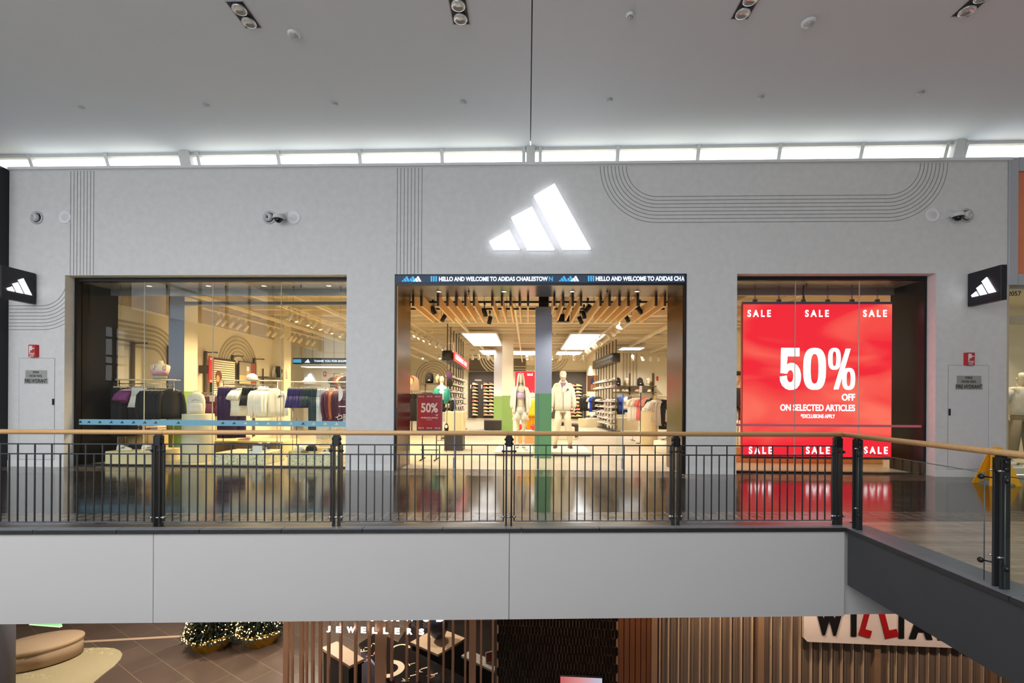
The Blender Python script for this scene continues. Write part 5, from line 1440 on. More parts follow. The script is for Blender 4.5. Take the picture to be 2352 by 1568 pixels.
# wall uprights and panels on the arch wall
BRU = mat('upright_brown', (92, 80, 62), .5, .3)
def on_wall(px, py): return onX(px, py, SX0)
def upright(px, ytop, lab, zb=.1):
    p = on_wall(px, ytop)
    t = thing('wall_upright', lab, 'shelf upright', (SX0+.02, p.y, 0), 0, 'slotted wall uprights of the arch wall')
    MB().box((0, -.035, zb), (.05, .035, p.z)).build('post', BRU, t)
    MB().box((.05, -.012, p.z-.05), (.34, .012, p.z-.02)).box((.32, -.03, p.z-.06), (.35, .03, p.z-.02)).build('bracket_arm', BRU, t)
for i, (px, yt) in enumerate([(301, 784), (384, 795), (469, 806), (531, 815), (581, 822)]):
    upright(px, yt, 'brown slotted wall upright on the arch wall, %s from the glass' % nth(i))
def wall_panel(px0, px1, yt, zb, nm, lab, cat, m, off=.12):
    a, b = on_wall(px0, yt), on_wall(px1, yt)
    t = thing(nm, lab, cat, (SX0+off, (a.y+b.y)/2, zb))
    w_ = (b.y-a.y)/2; h_ = a.z-zb
    MB().box((0, -w_, 0), (.03, w_, h_), .003).build('board', m, t)
    MB().box((-off+.001, -.04, h_*.35), (0, .04, h_*.65)).build('wall_mount', BRU, t)
    return t, w_, h_
DARKW = mat('poster_edge', (48, 36, 30), .6)
t, w_, h_ = wall_panel(477, 530, 820, .35, 'printed_poster', 'tall printed poster of a woman in pink leggings before striped blinds', 'poster', DARKW)
m = MB(); n = 17
for i in range(n): m.box((.03, -w_+.04, h_-.06-i*h_*.5/n-.045), (.033, w_-.03, h_-.06-i*h_*.5/n))
m.build('blind_print', mat('print_cream', (240, 226, 200), .6), t)
MB().box((.03, -w_+.03, .03), (.032, w_-.03, h_*.46)).build('floor_print', mat('print_tan', (214, 172, 120), .6), t)
def blobs(m, pts, x=.034):                                    # flat printed limbs
    for (u0, v0, r0), (u1, v1, r1) in zip(pts, pts[1:]):
        d = Vector((u1-u0, v1-v0)).normalized(); nn = Vector((-d.y, d.x))
        m.prism([(x, u0+nn.x*r0, v0+nn.y*r0), (x, u1+nn.x*r1, v1+nn.y*r1), (x, u1-nn.x*r1, v1-nn.y*r1), (x, u0-nn.x*r0, v0-nn.y*r0)], (.001, 0, 0))
SKP = mat('print_skin', (226, 166, 120), .6); PKP = mat('print_pink', (222, 32, 92), .6); HAIR = mat('print_hair', (112, 62, 40), .6); WHP = mat('print_white', (250, 238, 228), .6); PKS = mat('print_rose_shoe', (244, 190, 196), .6)
def blobs2(m, pts, x=.034): blobs(m, [(u-.22*w_, v+.07*h_, r*1.15) for u, v, r in pts], x)
sy = w_; hv = h_
m = MB(); blobs2(m, [(-.28*sy, hv*.60, .10), (-.10*sy, hv*.50, .12), (.02*sy, hv*.40, .09)]); blobs2(m, [(.1*sy, hv*.36, .08), (-.1*sy, hv*.22, .06), (-.16*sy, hv*.15, .05)]); m.build('body_print', SKP, t)
m = MB(); m.ell((.035, -.22*w_-.30*sy, hv*.755), (.003, .15, .17), 18, 12).ell((.035, -.22*w_-.36*sy, hv*.68), (.003, .07, .16), 14, 10); m.build('hair_print', HAIR, t)
m = MB(); m.ell((.0365, -.22*w_-.36*sy, hv*.725), (.003, .075, .11), 16, 10); m.build('face_print', SKP, t)
m = MB(); blobs2(m, [(-.02*sy, hv*.60, .05), (.06*sy, hv*.50, .10), (.12*sy, hv*.44, .12)], .036); m.build('shirt_print', WHP, t)
m = MB(); blobs2(m, [(.12*sy, hv*.46, .12), (.22*sy, hv*.34, .15), (.2*sy, hv*.17, .09)], .037); m.build('leggings_print', PKP, t)
m = MB(); blobs2(m, [(-.02*sy, hv*.12, .05), (.2*sy, hv*.14, .07)], .038); m.build('shoe_print', PKS, t)
t, w_, h_ = wall_panel(538, 578, 828, 1.75, 'printed_poster', 'framed printed poster of a runner on the arch wall', 'poster', DARKW)
MB().box((.03, -w_+.03, h_*.42), (.032, w_*.35, h_-.03)).build('building_print', mat('print_grey', (150, 140, 126), .6), t)
MB().box((.03, w_*.35, .03), (.032, w_-.03, h_-.03)).build('brick_print', mat('print_brick', (140, 70, 54), .6), t)
MB().box((.03, -w_+.03, .03), (.032, w_*.35, h_*.42)).build('ground_print', mat('print_sand', (220, 180, 130), .6), t)
m = MB(); blobs(m, [(0, h_*.66, .05), (.0, h_*.5, .05), (.2*w_, h_*.3, .035), (.1*w_, h_*.12, .03)]); blobs(m, [(0, h_*.5, .05), (-.3*w_, h_*.28, .03), (-.6*w_, h_*.26, .025)]); m.build('body_print', SKP, t)
m = MB(); blobs(m, [(.0, h_*.8, .06), (0, h_*.62, .08)], .036); m.build('shirt_print', WHP, t)
t, w_, h_ = wall_panel(454, 464, 817, 1.78, 'sale_banner', 'narrow red SALE banner hanging on the arch wall by the backpack', 'banner', mat('banner_red', (214, 44, 36), .6), .3)
for z in (h_*.9, h_*.06): text('lettering', 'SALE', WHP, t, (.031, 0, z), w_*1.6, .06, .002, .03, ux=(0, 1, 0))
t = thing('wall_shelf', 'brown wall shelf with the sports-top bust on the arch wall', 'shelf', (SX0+.02, on_wall(620, 868).y, on_wall(620, 868).z))
MB().box((0, -.8, -.02), (.36, .62, .02)).build('board', BRU, t); MB().box((0, -.8, -.45), (.36, .62, -.42)).build('lower_board', BRU, t)
for s in (-1, 1): MB().box((0, s*.5-.015, -.45), (.03, s*.5+.015, .3)).build('bracket', BRU, t)
p = Vector(t.location); bust((p.x+.22, p.y+.22, p.z+.022), .6, 'headless bust in a black and white sports top on the brown wall shelf', ('top', (60, 56, 50), (244, 236, 220)), .95)
garment('tee', (52, 46, 44), .5, (SX0+.25, p.y+.52, p.z-.46), .3, 'dark grey t-shirt hanging at the end of the brown wall shelf', 'clothes on the arch wall')
# plinths
TERR = None
def terrazzo():
    m = mat('terrazzo', (222, 220, 184), .4, 0, .03); nt = m.node_tree; b = nt.nodes['Principled BSDF']
    tc = nt.nodes.new('ShaderNodeTexCoord'); v = nt.nodes.new('ShaderNodeTexVoronoi'); v.inputs['Scale'].default_value = 95
    cr = nt.nodes.new('ShaderNodeValToRGB'); cr.color_ramp.interpolation = 'CONSTANT'
    cr.color_ramp.elements[0].color = rgb(226, 222, 188); cr.color_ramp.elements[1].position = .80; cr.color_ramp.elements[1].color = rgb(120, 128, 104)
    L = nt.links.new; L(tc.outputs['Object'], v.inputs['Vector']); sp_ = nt.nodes.new('ShaderNodeSeparateColor'); L(v.outputs['Color'], sp_.inputs[0]); 
    L(sp_.outputs[0], cr.inputs[0]); mx = nt.nodes.new('ShaderNodeMath'); L(cr.outputs[0], b.inputs['Base Color'])
    return m
TERR = terrazzo()
def box_on(px0, px1, Z, ztop, depth, nm, lab, m, cat='display plinth', grp=None):
    a, b = fo(px0, Z), fo(px1, Z)
    return blockthing(nm, lab, cat, (a.x, a.y, 0), (b.x, a.y+depth, ztop), m, grp)
box_on(242, 352, 9.80, .26, .85, 'display_plinth', 'long low cream plinth under the rack of black jackets', PLINTH)
box_on(490, 609, 9.84, .235, .85, 'display_plinth', 'terrazzo display plinth with the high-top shoes', TERR)
box_on(661, 781, 9.76, .235, .75, 'display_plinth', 'terrazzo display plinth with the caps and tray', TERR)
c_ = fo(456, 10.35)
o = MB().lathe([(.295, 0), (.3, .01), (.3, 1.01), (.295, 1.02)], n=48).build('round_plinth', mat('plinth_greige', (214, 206, 176), .5), None, c_); tag(o, 'tall round cream plinth carrying the silver backpack', 'display plinth')
backpack((c_.x-.05, c_.y, 1.02), .5, 'silver white backpack standing on the tall round plinth', (226, 220, 204), 1.04)
# shoes and things on the plinths
p = fo(286, 10.1, .26); shoe(p, .1, 'white sneaker on the long low plinth, nearest the black fin', 'shoes in the clothing window', WHT)
p = fo(345, 10.1, .26); shoe(p, .25, 'white striped sneaker on the long low plinth behind the railing post', 'shoes in the clothing window', WHT, (240, 236, 220), (20, 20, 20), 1.05)
p = fo(315, 10.3, .26); blockthing('folded_bag', 'black folded bag between the two sneakers on the long low plinth', 'bag', p+Vector((-.16, -.07, 0)), p+Vector((.16, .07, .10)), cloth(BLK), None, .03)
p = fo(388, 10.1, .26); t = thing('tablet_stand', 'slanted dark tablet on the end of the long low plinth', 'tablet', p); t.location.x = fo(349, 10).x-.06; MB().prism([(-.1, -.08, .0), (.1, -.08, 0), (.1, .06, .045), (-.1, .06, .045)], (0, 0, .012)).build('screen', BLACK, t)
for i, dx in enumerate((-.045, .07)):
    p = fo(593, 10.1, .235); shoe((p.x+dx, p.y+.1*i, .235), PI/2+2.9, ('nearer' if i == 0 else 'further')+' black and white high-top shoe on the terrazzo plinth', 'high-top shoes on the terrazzo plinth', (70, 70, 74), (226, 226, 222), (240, 240, 240), 1.2, True)
p = fo(593, 9.98, .235); t = thing('shoe_stand', 'small white stand before the high-top shoes on the terrazzo plinth', 'stand', p); MB().box((-.11, -.05, 0), (.11, .03, .012)).box((-.1, -.02, .012), (.1, -.01, .14)).build('plate', WHITE, t)
p = fo(633, 10.3, .235); t = thing('tablet_stand', 'slanted dark tablet on the terrazzo plinth beside the high-tops', 'tablet', (fo(600, 10.2).x, p.y, .235)); MB().prism([(-.1, -.07, .0), (.1, -.07, 0), (.1, .06, .05), (-.1, .06, .05)], (0, 0, .012)).build('screen', BLACK, t)
p = fo(703, 10.05, .235); t = thing('display_tray', 'flat beige tray under the caps on the terrazzo plinth', 'tray', p); MB().box((-.30, -.13, 0), (.30, .16, .02)).build('bottom', mat('tray_beige', (196, 176, 130), .6), t); MB().box((-.30, -.13, .02), (.30, -.12, .04)).box((-.3, .15, .02), (.3, .16, .04)).box((-.3, -.12, .02), (-.29, .15, .04)).box((.29, -.12, .02), (.3, .15, .04)).build('rim', mat('tray_beige', (196, 176, 130), .6), t)
cap_thing((p.x-.14, p.y+.02, .256), -.8, 'white cap on the beige tray', (232, 226, 210), 'caps on the beige tray', 1.1); cap_thing((p.x+.12, p.y+.0, .256), -.9, 'black cap on the beige tray', BLK, 'caps on the beige tray', 1.25)
p = fo(756, 10.0, .235); shoe((p.x, p.y, .235), 2.9, 'black sneaker with white stripes beside the beige tray', 'shoes in the clothing window', BLK, (230, 224, 206), (250, 250, 250), 1.05)
t = thing('wire_basket', 'beige wire mesh basket behind the black striped sneaker', 'basket', fo(755, 10.9, 0)); m = MB()
for i in range(13): x = -.22+.44*i/12; m.box((x-.004, -.15, .25), (x+.004, -.144, .46)); m.box((x-.004, .144, .25), (x+.004, .15, .46))
for i in range(6): z = .25+.21*i/5; m.box((-.22, -.15, z-.004), (.22, -.144, z+.004)); m.box((-.22, .144, z-.004), (.22, .15, z+.004)); m.box((-.224, -.15, z-.004), (-.22, .15, z+.004)); m.box((.22, -.15, z-.004), (.224, .15, z+.004))
m.build('wire_mesh', mat('wire_beige', (200, 180, 134), .5), t); MB().box((-.2, -.13, 0), (.2, .13, .25), .004).build('base_block', PLINTH, t)
# low wooden table behind
WD = mat('pale_wood', (232, 204, 148), .45, 0, .1, 4, stretch=(.4, 6, 6))
a, b = fo(486, 11.7), fo(652, 11.7)
t = thing('low_table', 'low pale wood display table behind the terrazzo plinth', 'table', ((a.x+b.x)/2, a.y+.45, 0)); hw = (b.x-a.x)/2
MB().box((-hw, -.42, .27), (hw, .42, .31), .004).build('top', WD, t)
for s in (-1, 1): MB().box((s*hw-.03*(s+1), -.42, 0), (s*hw-.03*(s-1), .42, .27)).build('side_panel', WD, t)
MB().box((-hw+.06, .38, 0), (hw-.06, .41, .27)).build('back_panel', WD, t)
p = fo(563, 11.9, .31); shoe(p, PI, 'pale pink sneaker on the low wood table', 'shoes in the clothing window', (246, 204, 204), (250, 236, 226), (250, 240, 236), 1.15)
for i, (px, Z_, s, c2) in enumerate(((313, 10.85, .22, (206, 176, 126)), (338, 10.85, .22, (196, 164, 112)), (364, 10.9, .24, (214, 182, 128)))):
    p = fo(px, Z_); blockthing('storage_box', 'tan storage block under the black jackets, %s from the black fin' % nth(i), 'box', (p.x-s/2, p.y-.16, 0), (p.x+s/2, p.y+.16, .62), mat('box_tan_%d' % i, c2, .6), 'tan blocks under the rack')
    for k in range(2 if i != 1 else 3):
        c3 = [(240, 214, 206), (120, 54, 84), (206, 180, 140)][(i+k) % 3]
        blockthing('folded_shirt', '%s folded shirt, %s in its pile on the %s tan block' % (('pink', 'plum', 'sand')[(i+k) % 3], nth(k), nth(i)), 'folded clothes', (p.x-s/2+.02, p.y-.14, .621+.05*k), (p.x+s/2-.02, p.y+.14, .668+.05*k), cloth(c3), 'folded shirts under the rack', .018)
# rack two
Z = 11.5; zr = hz(580, 882, Z); zs = hz(580, 874, Z); A_, B_ = fo(512, Z), fo(636, Z); where = 'with the white cap'
rack('chrome garment rack of white tops carrying the white cap', A_, B_, zr, zs)
LK = mat('logo_dark', (40, 36, 34), .6)
fill((A_.x+.03, A_.y, zr), (B_.x-.02, B_.y, zr), [('pants', DPUR, 1.2, 9, 'dark purple'), ('tee', WHT, .66, 5, 'white', LK), ('shorts', BLK, .42, 7, 'black'), ('hoodie', WHT, .7, 5, 'white', LK), ('jacket', WHT, .68, 5, 'white', LK)], 1.05, where, 'clothes on the white cap rack')
p = fo(577, Z, zs+.016); cap_thing((p.x, p.y+.03, zs+.018), .9, 'white cap lying on the rack of white tops', WHT, None, 1.35)
# small plum rack behind the backpack
Z = 12.2; zr = hz(478, 902, Z); A_, B_ = fo(463, Z), fo(495, Z)
rack('small chrome rail of plum shorts behind the silver backpack', A_, B_, zr)
fill((A_.x, A_.y, zr), (B_.x, B_.y, zr), [('shorts', PLUM, .50, 7, 'plum')], .5, 'behind the silver backpack', 'shorts behind the silver backpack')
p = fo(481, Z-.35, zr-.02); t = thing('price_ticket', 'white price ticket on the rail of plum shorts', 'ticket', (p.x, p.y+.1, zr-.2)); MB().box((-.06, -.004, -.02), (.06, .004, .14)).build('card', WHITE, t); MB().tube([(0, 0, .14), (0, .1, .2), (0, .24, .2)], .004, 5).build('clip', STEEL, t)
# rack three
Z = 11.5; zr = hz(730, 884, Z); zs = hz(730, 877, Z); A_, B_ = fo(672, Z), fo(800, Z); where = 'nearest the entrance pier'
rack('chrome garment rack of navy shorts and maroon jackets near the entrance pier', A_, B_, zr, zs)
fill((A_.x+.02, A_.y, zr), (B_.x, B_.y, zr), [('shorts', NAVY, .46, 8, 'navy'), ('shorts', TEAL, .40, 4, 'teal'), ('pants', TEAL, .98, 4, 'dark teal'), ('pants', PBLUE, 1.2, 5, 'pale blue'), ('jacket', MAR, .76, 3, 'maroon'), ('jacket', BRN, .72, 2, 'rust'), ('jacket', (70, 32, 58), .76, 5, 'dark plum')], 1.05, where, 'clothes on the rack by the entrance pier')
# cash desk canopy and lit logo behind rack three
Z = 19.5
a, b = fo(672, Z), fo(830, Z); zc_ = hz(735, 829, Z)
t = thing('ticker_display', 'curved LED ticker reading THANK YOU FOR SHOPPING above the cash desk', 'display', ((a.x+b.x)/2, a.y, zc_)); hw = (b.x-a.x)/2
MB().box((-hw, 0, -.09), (hw, .25, .09), .01).build('screen', glow('led_dark', (44, 58, 78), .55), t)
MB().box((-hw-.01, -.004, .09), (hw+.01, .26, .12)).box((-hw-.01, -.004, -.12), (hw+.01, .26, -.09)).build('casing', CHAR, t)
text('lettering', 'THANK YOU FOR SHOPPING', glow('led_sky', (210, 236, 250), 1.2), t, (.25, 0, 0), 1.55, .085, .004, .02); MB().box((-hw+.02, -.004, -.07), (-hw+.35, 0, .07)).build('led_block', TXB, t); logo_bars(t, (-hw+.6, 0, 0), .22, TXW, .004, 'led_logo', one=True)
MB().box((-hw+.2, .3, -.22), (hw, .9, -.20)).build('light_strip', glow('strip_light', (255, 244, 220), 2.5), t)
for i in range(6): MB().cyl((-hw+.3+i*.45, .12, .1), (-hw+.3+i*.45, .12, SCZ-zc_-.01), .006, n=5).build('drop_rod', BRU, t)
struct(MB().box((a.x-.3, a.y+1.6, 0), (b.x+.3, a.y+1.75, SCZ)).build('wall_cash_desk', WHITE))
p = onY(709, 868, a.y+1.58); t = thing('wall_sign', 'white lit three-bar logo on the pale wall behind the navy shorts rack', 'sign', (p.x, a.y+1.58, p.z)); logo_bars(t, (0, 0, 0), .62, LOGO_W, .03)
p = onY(746, 858, a.y+1.58); t = thing('fire_sign', 'small red fire sign on the pale wall behind the rust jackets', 'sign', (p.x, a.y+1.59, p.z)); MB().box((-.06, -.01, -.12), (.06, 0, .1)).build('plate', FRED, t); MB().box((-.03, -.013, -.06), (.03, -.01, .05)).build('symbol', WHITE, t)
for i, px in enumerate((769, 775, 781, 787, 793)):
    Z = 18.8; c2 = [(50, 44, 44), (60, 50, 48), (140, 60, 48), (214, 180, 160), (60, 46, 50)][i]; p = fo(px, Z, hz(px, 858, Z)); garment('crop', c2, .5, p, .9, '%s short top on the high rail under the cash desk ticker' % ('black', 'dark brown', 'red', 'pale pink', 'dark plum')[i], 'tops under the cash desk ticker')
p, q = fo(766, 18.8), fo(797, 18.8); rack('high chrome rail of dark tops under the cash desk ticker', p, q, hz(780, 858, 18.8))
for k, (pa_, pb_, l) in enumerate([((676, 10.9), (684, 10.9), 'a'), ]): pass
p = fo(682, 11.9); t = thing('cross_stand', 'thin black cross base under the navy shorts', 'stand', (p.x, p.y, 0)); MB().box((-.2, -.015, 0), (.2, .015, .02)).box((-.015, -.2, 0), (.015, .2, .02)).cyl((0, 0, .02), (0, 0, .9), .01, n=8).build('stand', BLACK, t)

# decals and ceiling hooks at the clothing window
p = onY(781, 918, .248); t = thing('window_decal', 'white printed notice with a half disc on the glass by the entrance pier', 'sticker', p)
DW = mat('decal_white', (236, 232, 222), .5)
kd = fx(791)-fx(781)
MB().prism([(-.03, 0, .0)]+[(-.03+.085*math.cos(a), 0, .12+.15*math.sin(a)) for a in [-PI/2+PI*i/16 for i in range(17)]], (0, -.002, 0)).build('half_disc', DW, t)
m = MB()
for i in range(7): m.box((.055, -.002, .2-i*.033), (.11, 0, .205-i*.033))
m.box((-.03, -.002, -.14), (.11, 0, -.12)); m.build('small_print', DW, t)
m = MB()
for a, b in (((-.05, -.33), (.03, -.30)), ((.03, -.30), (.045, -.36)), ((.045, -.36), (-.04, -.39)), ((-.04, -.39), (-.05, -.33)), ((-.05, -.35), (-.085, -.34)), ((-.02, -.31), (-.02, -.27))): m.tube([(a[0], -.002, a[1]), (b[0], -.002, b[1])], .006, 5)
m.build('camera_symbol', DW, t)
m = MB()
for i in range(7): m.box((.06, -.002, -.30-i*.03), (.135, 0, -.285-i*.03))
m.build('notice_text', DW, t)
for i, px in enumerate((277, 384, 518, 628, 674, 783)):
    p = onY(px, 655, .72); t = thing('ceiling_hook', 'steel hook and wire in the clothing window soffit, %s from the black fin' % nth(i), 'hook', (p.x, .72, 3.68), 0, 'hooks in the clothing window soffit')
    MB().lathe([(.022, 0), (.022, -.008), (.006, -.012), (.006, -.05)], n=12).tube([(0, 0, -.05), (.014, 0, -.065), (0, 0, -.08), (-.012, 0, -.07)], .004, 6).build('eye_bolt', CHAR, t)
    MB().tube([(0, 0, -.075), (.004, 0, -.3), (-.004, 0, -.62)], .0025, 5).build('wire', WIRE, t)
# ------------------------------------------------------------------ full mannequins
def skin_body(verts, edges, rad, root=0, sub=2):
    me = bpy.data.meshes.new('b'); me.from_pydata([Vector(v) for v in verts], edges, [])
    o = bpy.data.objects.new('b', me); COL.objects.link(o)
    o.modifiers.new('s', 'SKIN'); s_ = o.modifiers.new('u', 'SUBSURF'); s_.levels = sub; s_.render_levels = sub
    for i, r in enumerate(rad):
        v = me.skin_vertices[0].data[i]; v.radius = r if isinstance(r, tuple) else (r, r); v.use_root = (i == root)
    dg = bpy.context.evaluated_depsgraph_get(); out = bpy.data.meshes.new_from_object(o.evaluated_get(dg))
    bpy.data.objects.remove(o); bpy.data.meshes.remove(me)
    b = bmesh.new(); b.from_mesh(out); bpy.data.meshes.remove(out)
    for f in b.faces: f.smooth = True
    return b
def head_mesh(m, c, s=1.0):
    """smooth display head with brow, nose ridge, chin and ears"""
    c = Vector(c); prof = [(-.125, .03, -.02, .05), (-.115, .05, -.07, .06), (-.09, .062, -.088, .07), (-.05, .068, -.09, .085), (-.01, .072, -.088, .095), (.03, .076, -.088, .10), (.07, .074, -.082, .098), (.10, .06, -.062, .08), (.118, .035, -.036, .05), (.125, .008, -.01, .012)]
    rs = []
    for z, w_, f, bk in prof:
        r_ = []
        for i in range(20):
            a = 2*PI*i/20; x = w_*math.sin(a); y = (f if math.cos(a) > 0 else -bk)*abs(math.cos(a))
            if i in (0,) and -.06 < z < .04: y -= .018*(1-abs(z+.02)/.06)
            if i in (1, 19) and -.0 < z < .05: y += .006
            r_.append(c+Vector((x, y, z))*s)
        rs.append(r_)
    m.loft(rs)
    for s_ in (-1, 1): m.ell(c+Vector((s_*.074, .012, -.005))*s, (.012*s, .02*s, .032*s), 8, 6)
def hand(m, wrist, d, s=1.0, side=1):
    """palm, four unequal bent fingers and a thumb, hanging along d"""
    w_ = Vector(wrist); d = Vector(d).normalized(); f = Vector((0, -1, 0)); f = (f-d*f.dot(d)).normalized(); o = d.cross(f)*side
    m.tube([w_, w_+d*.03*s, w_+d*.06*s, w_+d*.095*s], [.024*s, .03*s, .033*s, .028*s], 10)
    for k, (off, L) in enumerate(((-.026, .066), (-.009, .078), (.009, .073), (.025, .056))):
        b = w_+d*.085*s+f*off*s*-1
        m.tube([b, b+(d*.5+o*-.05)*L*s, b+(d*.85+o*-.22)*L*s, b+(d*1.0+o*-.42)*L*s], [.0095*s, .009*s, .008*s, .006*s], 7)
    b = w_+d*.03*s+f*.022*s
    m.tube([b, b+(d*.5+f*.6)*.035*s, b+(d*.9+f*.75)*.055*s, b+(d*1.3+f*.7)*.065*s], [.012*s, .011*s, .010*s, .007*s], 7)
def mannequin(p, rz, lab, H, fem):
    t = thing('mannequin', lab, 'mannequin', p, rz)
    k = H/1.86
    sh, hp = (.175, .085) if fem else (.205, .095)
    arm = [(sh, .0, 1.50), (sh+.055, .02, 1.22), (sh+.06, -.03, .97)] if fem else [(sh, .0, 1.53), (sh+.07, .02, 1.24), (sh+.085, -.03, .98)]
    st = .10 if fem else .20
    V = [(0, 0, .98), (0, 0, 1.12), (0, -.005, 1.30), (0, .0, 1.46), (0, .015, 1.57), (0, .005, 1.66)]
    rd = [(.135, .10), (.11, .085), (.13, .10), (.12, .085), (.05, .05), (.05, .055)]
    if not fem: rd = [(.14, .105), (.135, .10), (.16, .115), (.15, .095), (.06, .06), (.058, .06)]
    E = [(0, 1), (1, 2), (2, 3), (3, 4), (4, 5)]
    for s in (-1, 1):
        n = len(V)
        V += [(s*arm[0][0], 0, arm[0][2]), (s*arm[1][0], arm[1][1], arm[1][2]), (s*arm[2][0], arm[2][1], arm[2][2])]
        rd += [.06, .042, .028] if fem else [.07, .05, .033]; E += [(3, n), (n, n+1), (n+1, n+2)]
        n = len(V)
        V += [(s*hp, 0, .90), (s*(hp+(st-hp)*.45), -.015, .52), (s*st, .02, .09), (s*st*1.02, -.10, .04)]
        rd += [.085, .058, .036, .03] if fem else [.095, .065, .042, .035]; E += [(0, n), (n, n+1), (n+1, n+2), (n+2, n+3)]
    b = skin_body([tuple(x*k for x in v) for v in V], E, [tuple(q*k for q in r) if isinstance(r, tuple) else r*k for r in rd])
    m = MB(); m.add(b)
    head_mesh(m, (0, -.0, 1.735*k), k*1.02)
    for s in (-1, 1):
        w_ = Vector((s*arm[2][0], arm[2][1], arm[2][2]))*k; hand(m, w_, (s*.08, -.22, -1), k, s)
    m.build('body', SKIN, t)
    return t, k, arm, st, sh
def sleeve(t, m_, pts, rad, nm='sleeve'):
    MB().tube(pts, rad, 14).build(nm, m_, t)
def wavy(cx_, z, a, b, n=28, wv=.05, k=7, ph=0, cy_=0): return ring(cx_, cy_, z, a, b, n, wv, k, ph)
CREAMW = mat('jacket_cream', (240, 232, 212), .7, 0, .05, 10, .35, 22)
def cshell(m, levels, gap, th=.012, n=26):
    """open-fronted shell: levels (z, a, b, gap half-angle)"""
    rs = []
    for z, a, b, g_ in levels:
        A0, A1 = -PI/2+g_, PI*1.5-g_
        o_ = [(a*math.cos(A0+(A1-A0)*i/n)*(1+.03*math.sin(9*i/n*2+z*20)), b*math.sin(A0+(A1-A0)*i/n), z) for i in range(n+1)]
        i_ = [((a-th)*math.cos(A0+(A1-A0)*i/n), (b-th)*math.sin(A0+(A1-A0)*i/n), z) for i in range(n+1)][::-1]
        rs.append(o_+i_)
    m.loft(rs)
PZ = .10
Zm = 12.6
pl = fo(1196, Zm)
H1 = hz(1196, 858, Zm)-PZ
t, k, arm, st, sh = mannequin((pl.x, pl.y, PZ), .06, 'hooded female mannequin in a white open jacket and lavender bra on the entrance plinth', H1, True); t.scale = (.80, .9, 1)
LAV = mat('bra_lavender', (206, 184, 210), .5, 0, .06)
MB().loft([ring(0, -.012, z*k, a*k, b*k, 24) for z, a, b in ((1.235, .128, .108), (1.26, .142, .125), (1.31, .152, .14), (1.36, .152, .135), (1.40, .142, .115))]).build('bra', LAV, t)
m = MB()
for s in (-1, 1): m.tube([Vector(v)*k for v in ((s*.085, -.115, 1.38), (s*.10, -.08, 1.48), (s*.10, 0, 1.53), (s*.085, .08, 1.45))], .013*k, 8)
m.build('bra_strap', LAV, t)
m = MB(); cshell(m, [(z*k, a*k, b*k, g_) for z, a, b, g_ in ((.86, .25, .16, .75), (.93, .27, .18, .75), (1.1, .255, .17, .72), (1.28, .25, .165, .66), (1.42, .24, .15, .62), (1.50, .20, .12, .62), (1.545, .11, .085, .7))], .6); m.build('open_jacket', CREAMW, t)
for s in (-1, 1):
    sleeve(t, CREAMW, [Vector(v)*k for v in ((s*.165, .0, 1.49), (s*.225, .02, 1.36), (s*.255, .03, 1.2), (s*.26, .0, 1.06), (s*.245, -.03, .985))], [.062*k, .072*k, .076*k, .074*k, .045*k])
m = MB(); hd = []
for z, a, b, g_ in ((1.50, .16, .12, .9), (1.56, .135, .12, .75), (1.65, .125, .125, .7), (1.74, .115, .125, .68), (1.81, .098, .115, .65), (1.86, .065, .085, .6), (1.885, .02, .03, .4)): hd.append((z*k, a*k, b*k, g_))
cshell(m, hd, .6, .012); m.build('hood', CREAMW, t)
m = MB().loft([wavy(0, 1.02*k, .14*k, .115*k), wavy(0, .99*k, .15*k, .12*k, wv=.06), wavy(0, .86*k, .20*k, .15*k, wv=.06)])
for s in (-1, 1): m.loft([wavy(s*.09*k, .90*k, .115*k, .13*k, 24, .05), wavy(s*.125*k, .70*k, .15*k, .15*k, 24, .1, 6)])
m.build('shorts', CREAMW, t)
MB().tube([Vector((-.02, -.122, 1.0))*k, Vector((-.03, -.15, .9))*k], .006*k, 6).tube([Vector((.02, -.122, 1.0))*k, Vector((.035, -.15, .88))*k], .006*k, 6).build('drawstring', WHITE, t)
PINKS = (232, 196, 196)
for s in (-1, 1):
    o = link('shoe', shoe_mesh(PINKS, (150, 120, 120), (250, 240, 236)), t, (s*st*k*1.0, -.02, .0)); o.rotation_euler = (0, 0, -PI/2+s*.12)
    MB().lathe([(.042*k, .075), (.044*k, .15)], (s*st*k, .02, 0), 14).build('sock', mat('sock_pink', (240, 206, 204), .8), t)

pm = fo(1293, Zm)
H2 = hz(1293, 852, Zm)-PZ
t, k, arm, st, sh = mannequin((pm.x, pm.y, PZ), -.05, 'male mannequin in a white zip jacket, cream joggers and a white cap', H2, False); t.scale = (.90, .95, 1)
m = MB().loft([wavy(0, z*k, a*k, b*k, 30, wv, 7, ph) for z, a, b, wv, ph in ((.915, .20, .145, .0, 0), (.93, .225, .165, .02, 0), (1.05, .225, .165, .03, .5), (1.2, .225, .165, .03, 1), (1.35, .235, .165, .015, 0), (1.46, .225, .145, 0, 0), (1.53, .18, .115, 0, 0), (1.57, .10, .085, 0, 0), (1.60, .088, .08, 0, 0))])
m.build('jacket', CREAMW, t)
for s in (-1, 1):
    sleeve(t, CREAMW, [Vector(v)*k for v in ((s*.175, 0, 1.50), (s*.245, .015, 1.38), (s*.285, .03, 1.22), (s*.30, .0, 1.07), (s*.292, -.03, .97))], [.07*k, .072*k, .066*k, .062*k, .045*k])
MAUV = mat('tee_mauve', (142, 108, 120), .8)
MB().prism([Vector(v)*k for v in ((-.075, -.097, 1.58), (.075, -.097, 1.58), (.05, -.155, 1.44), (0, -.18, 1.27), (-.05, -.155, 1.44))], (0, -.006*k, 0)).build('tee', MAUV, t)
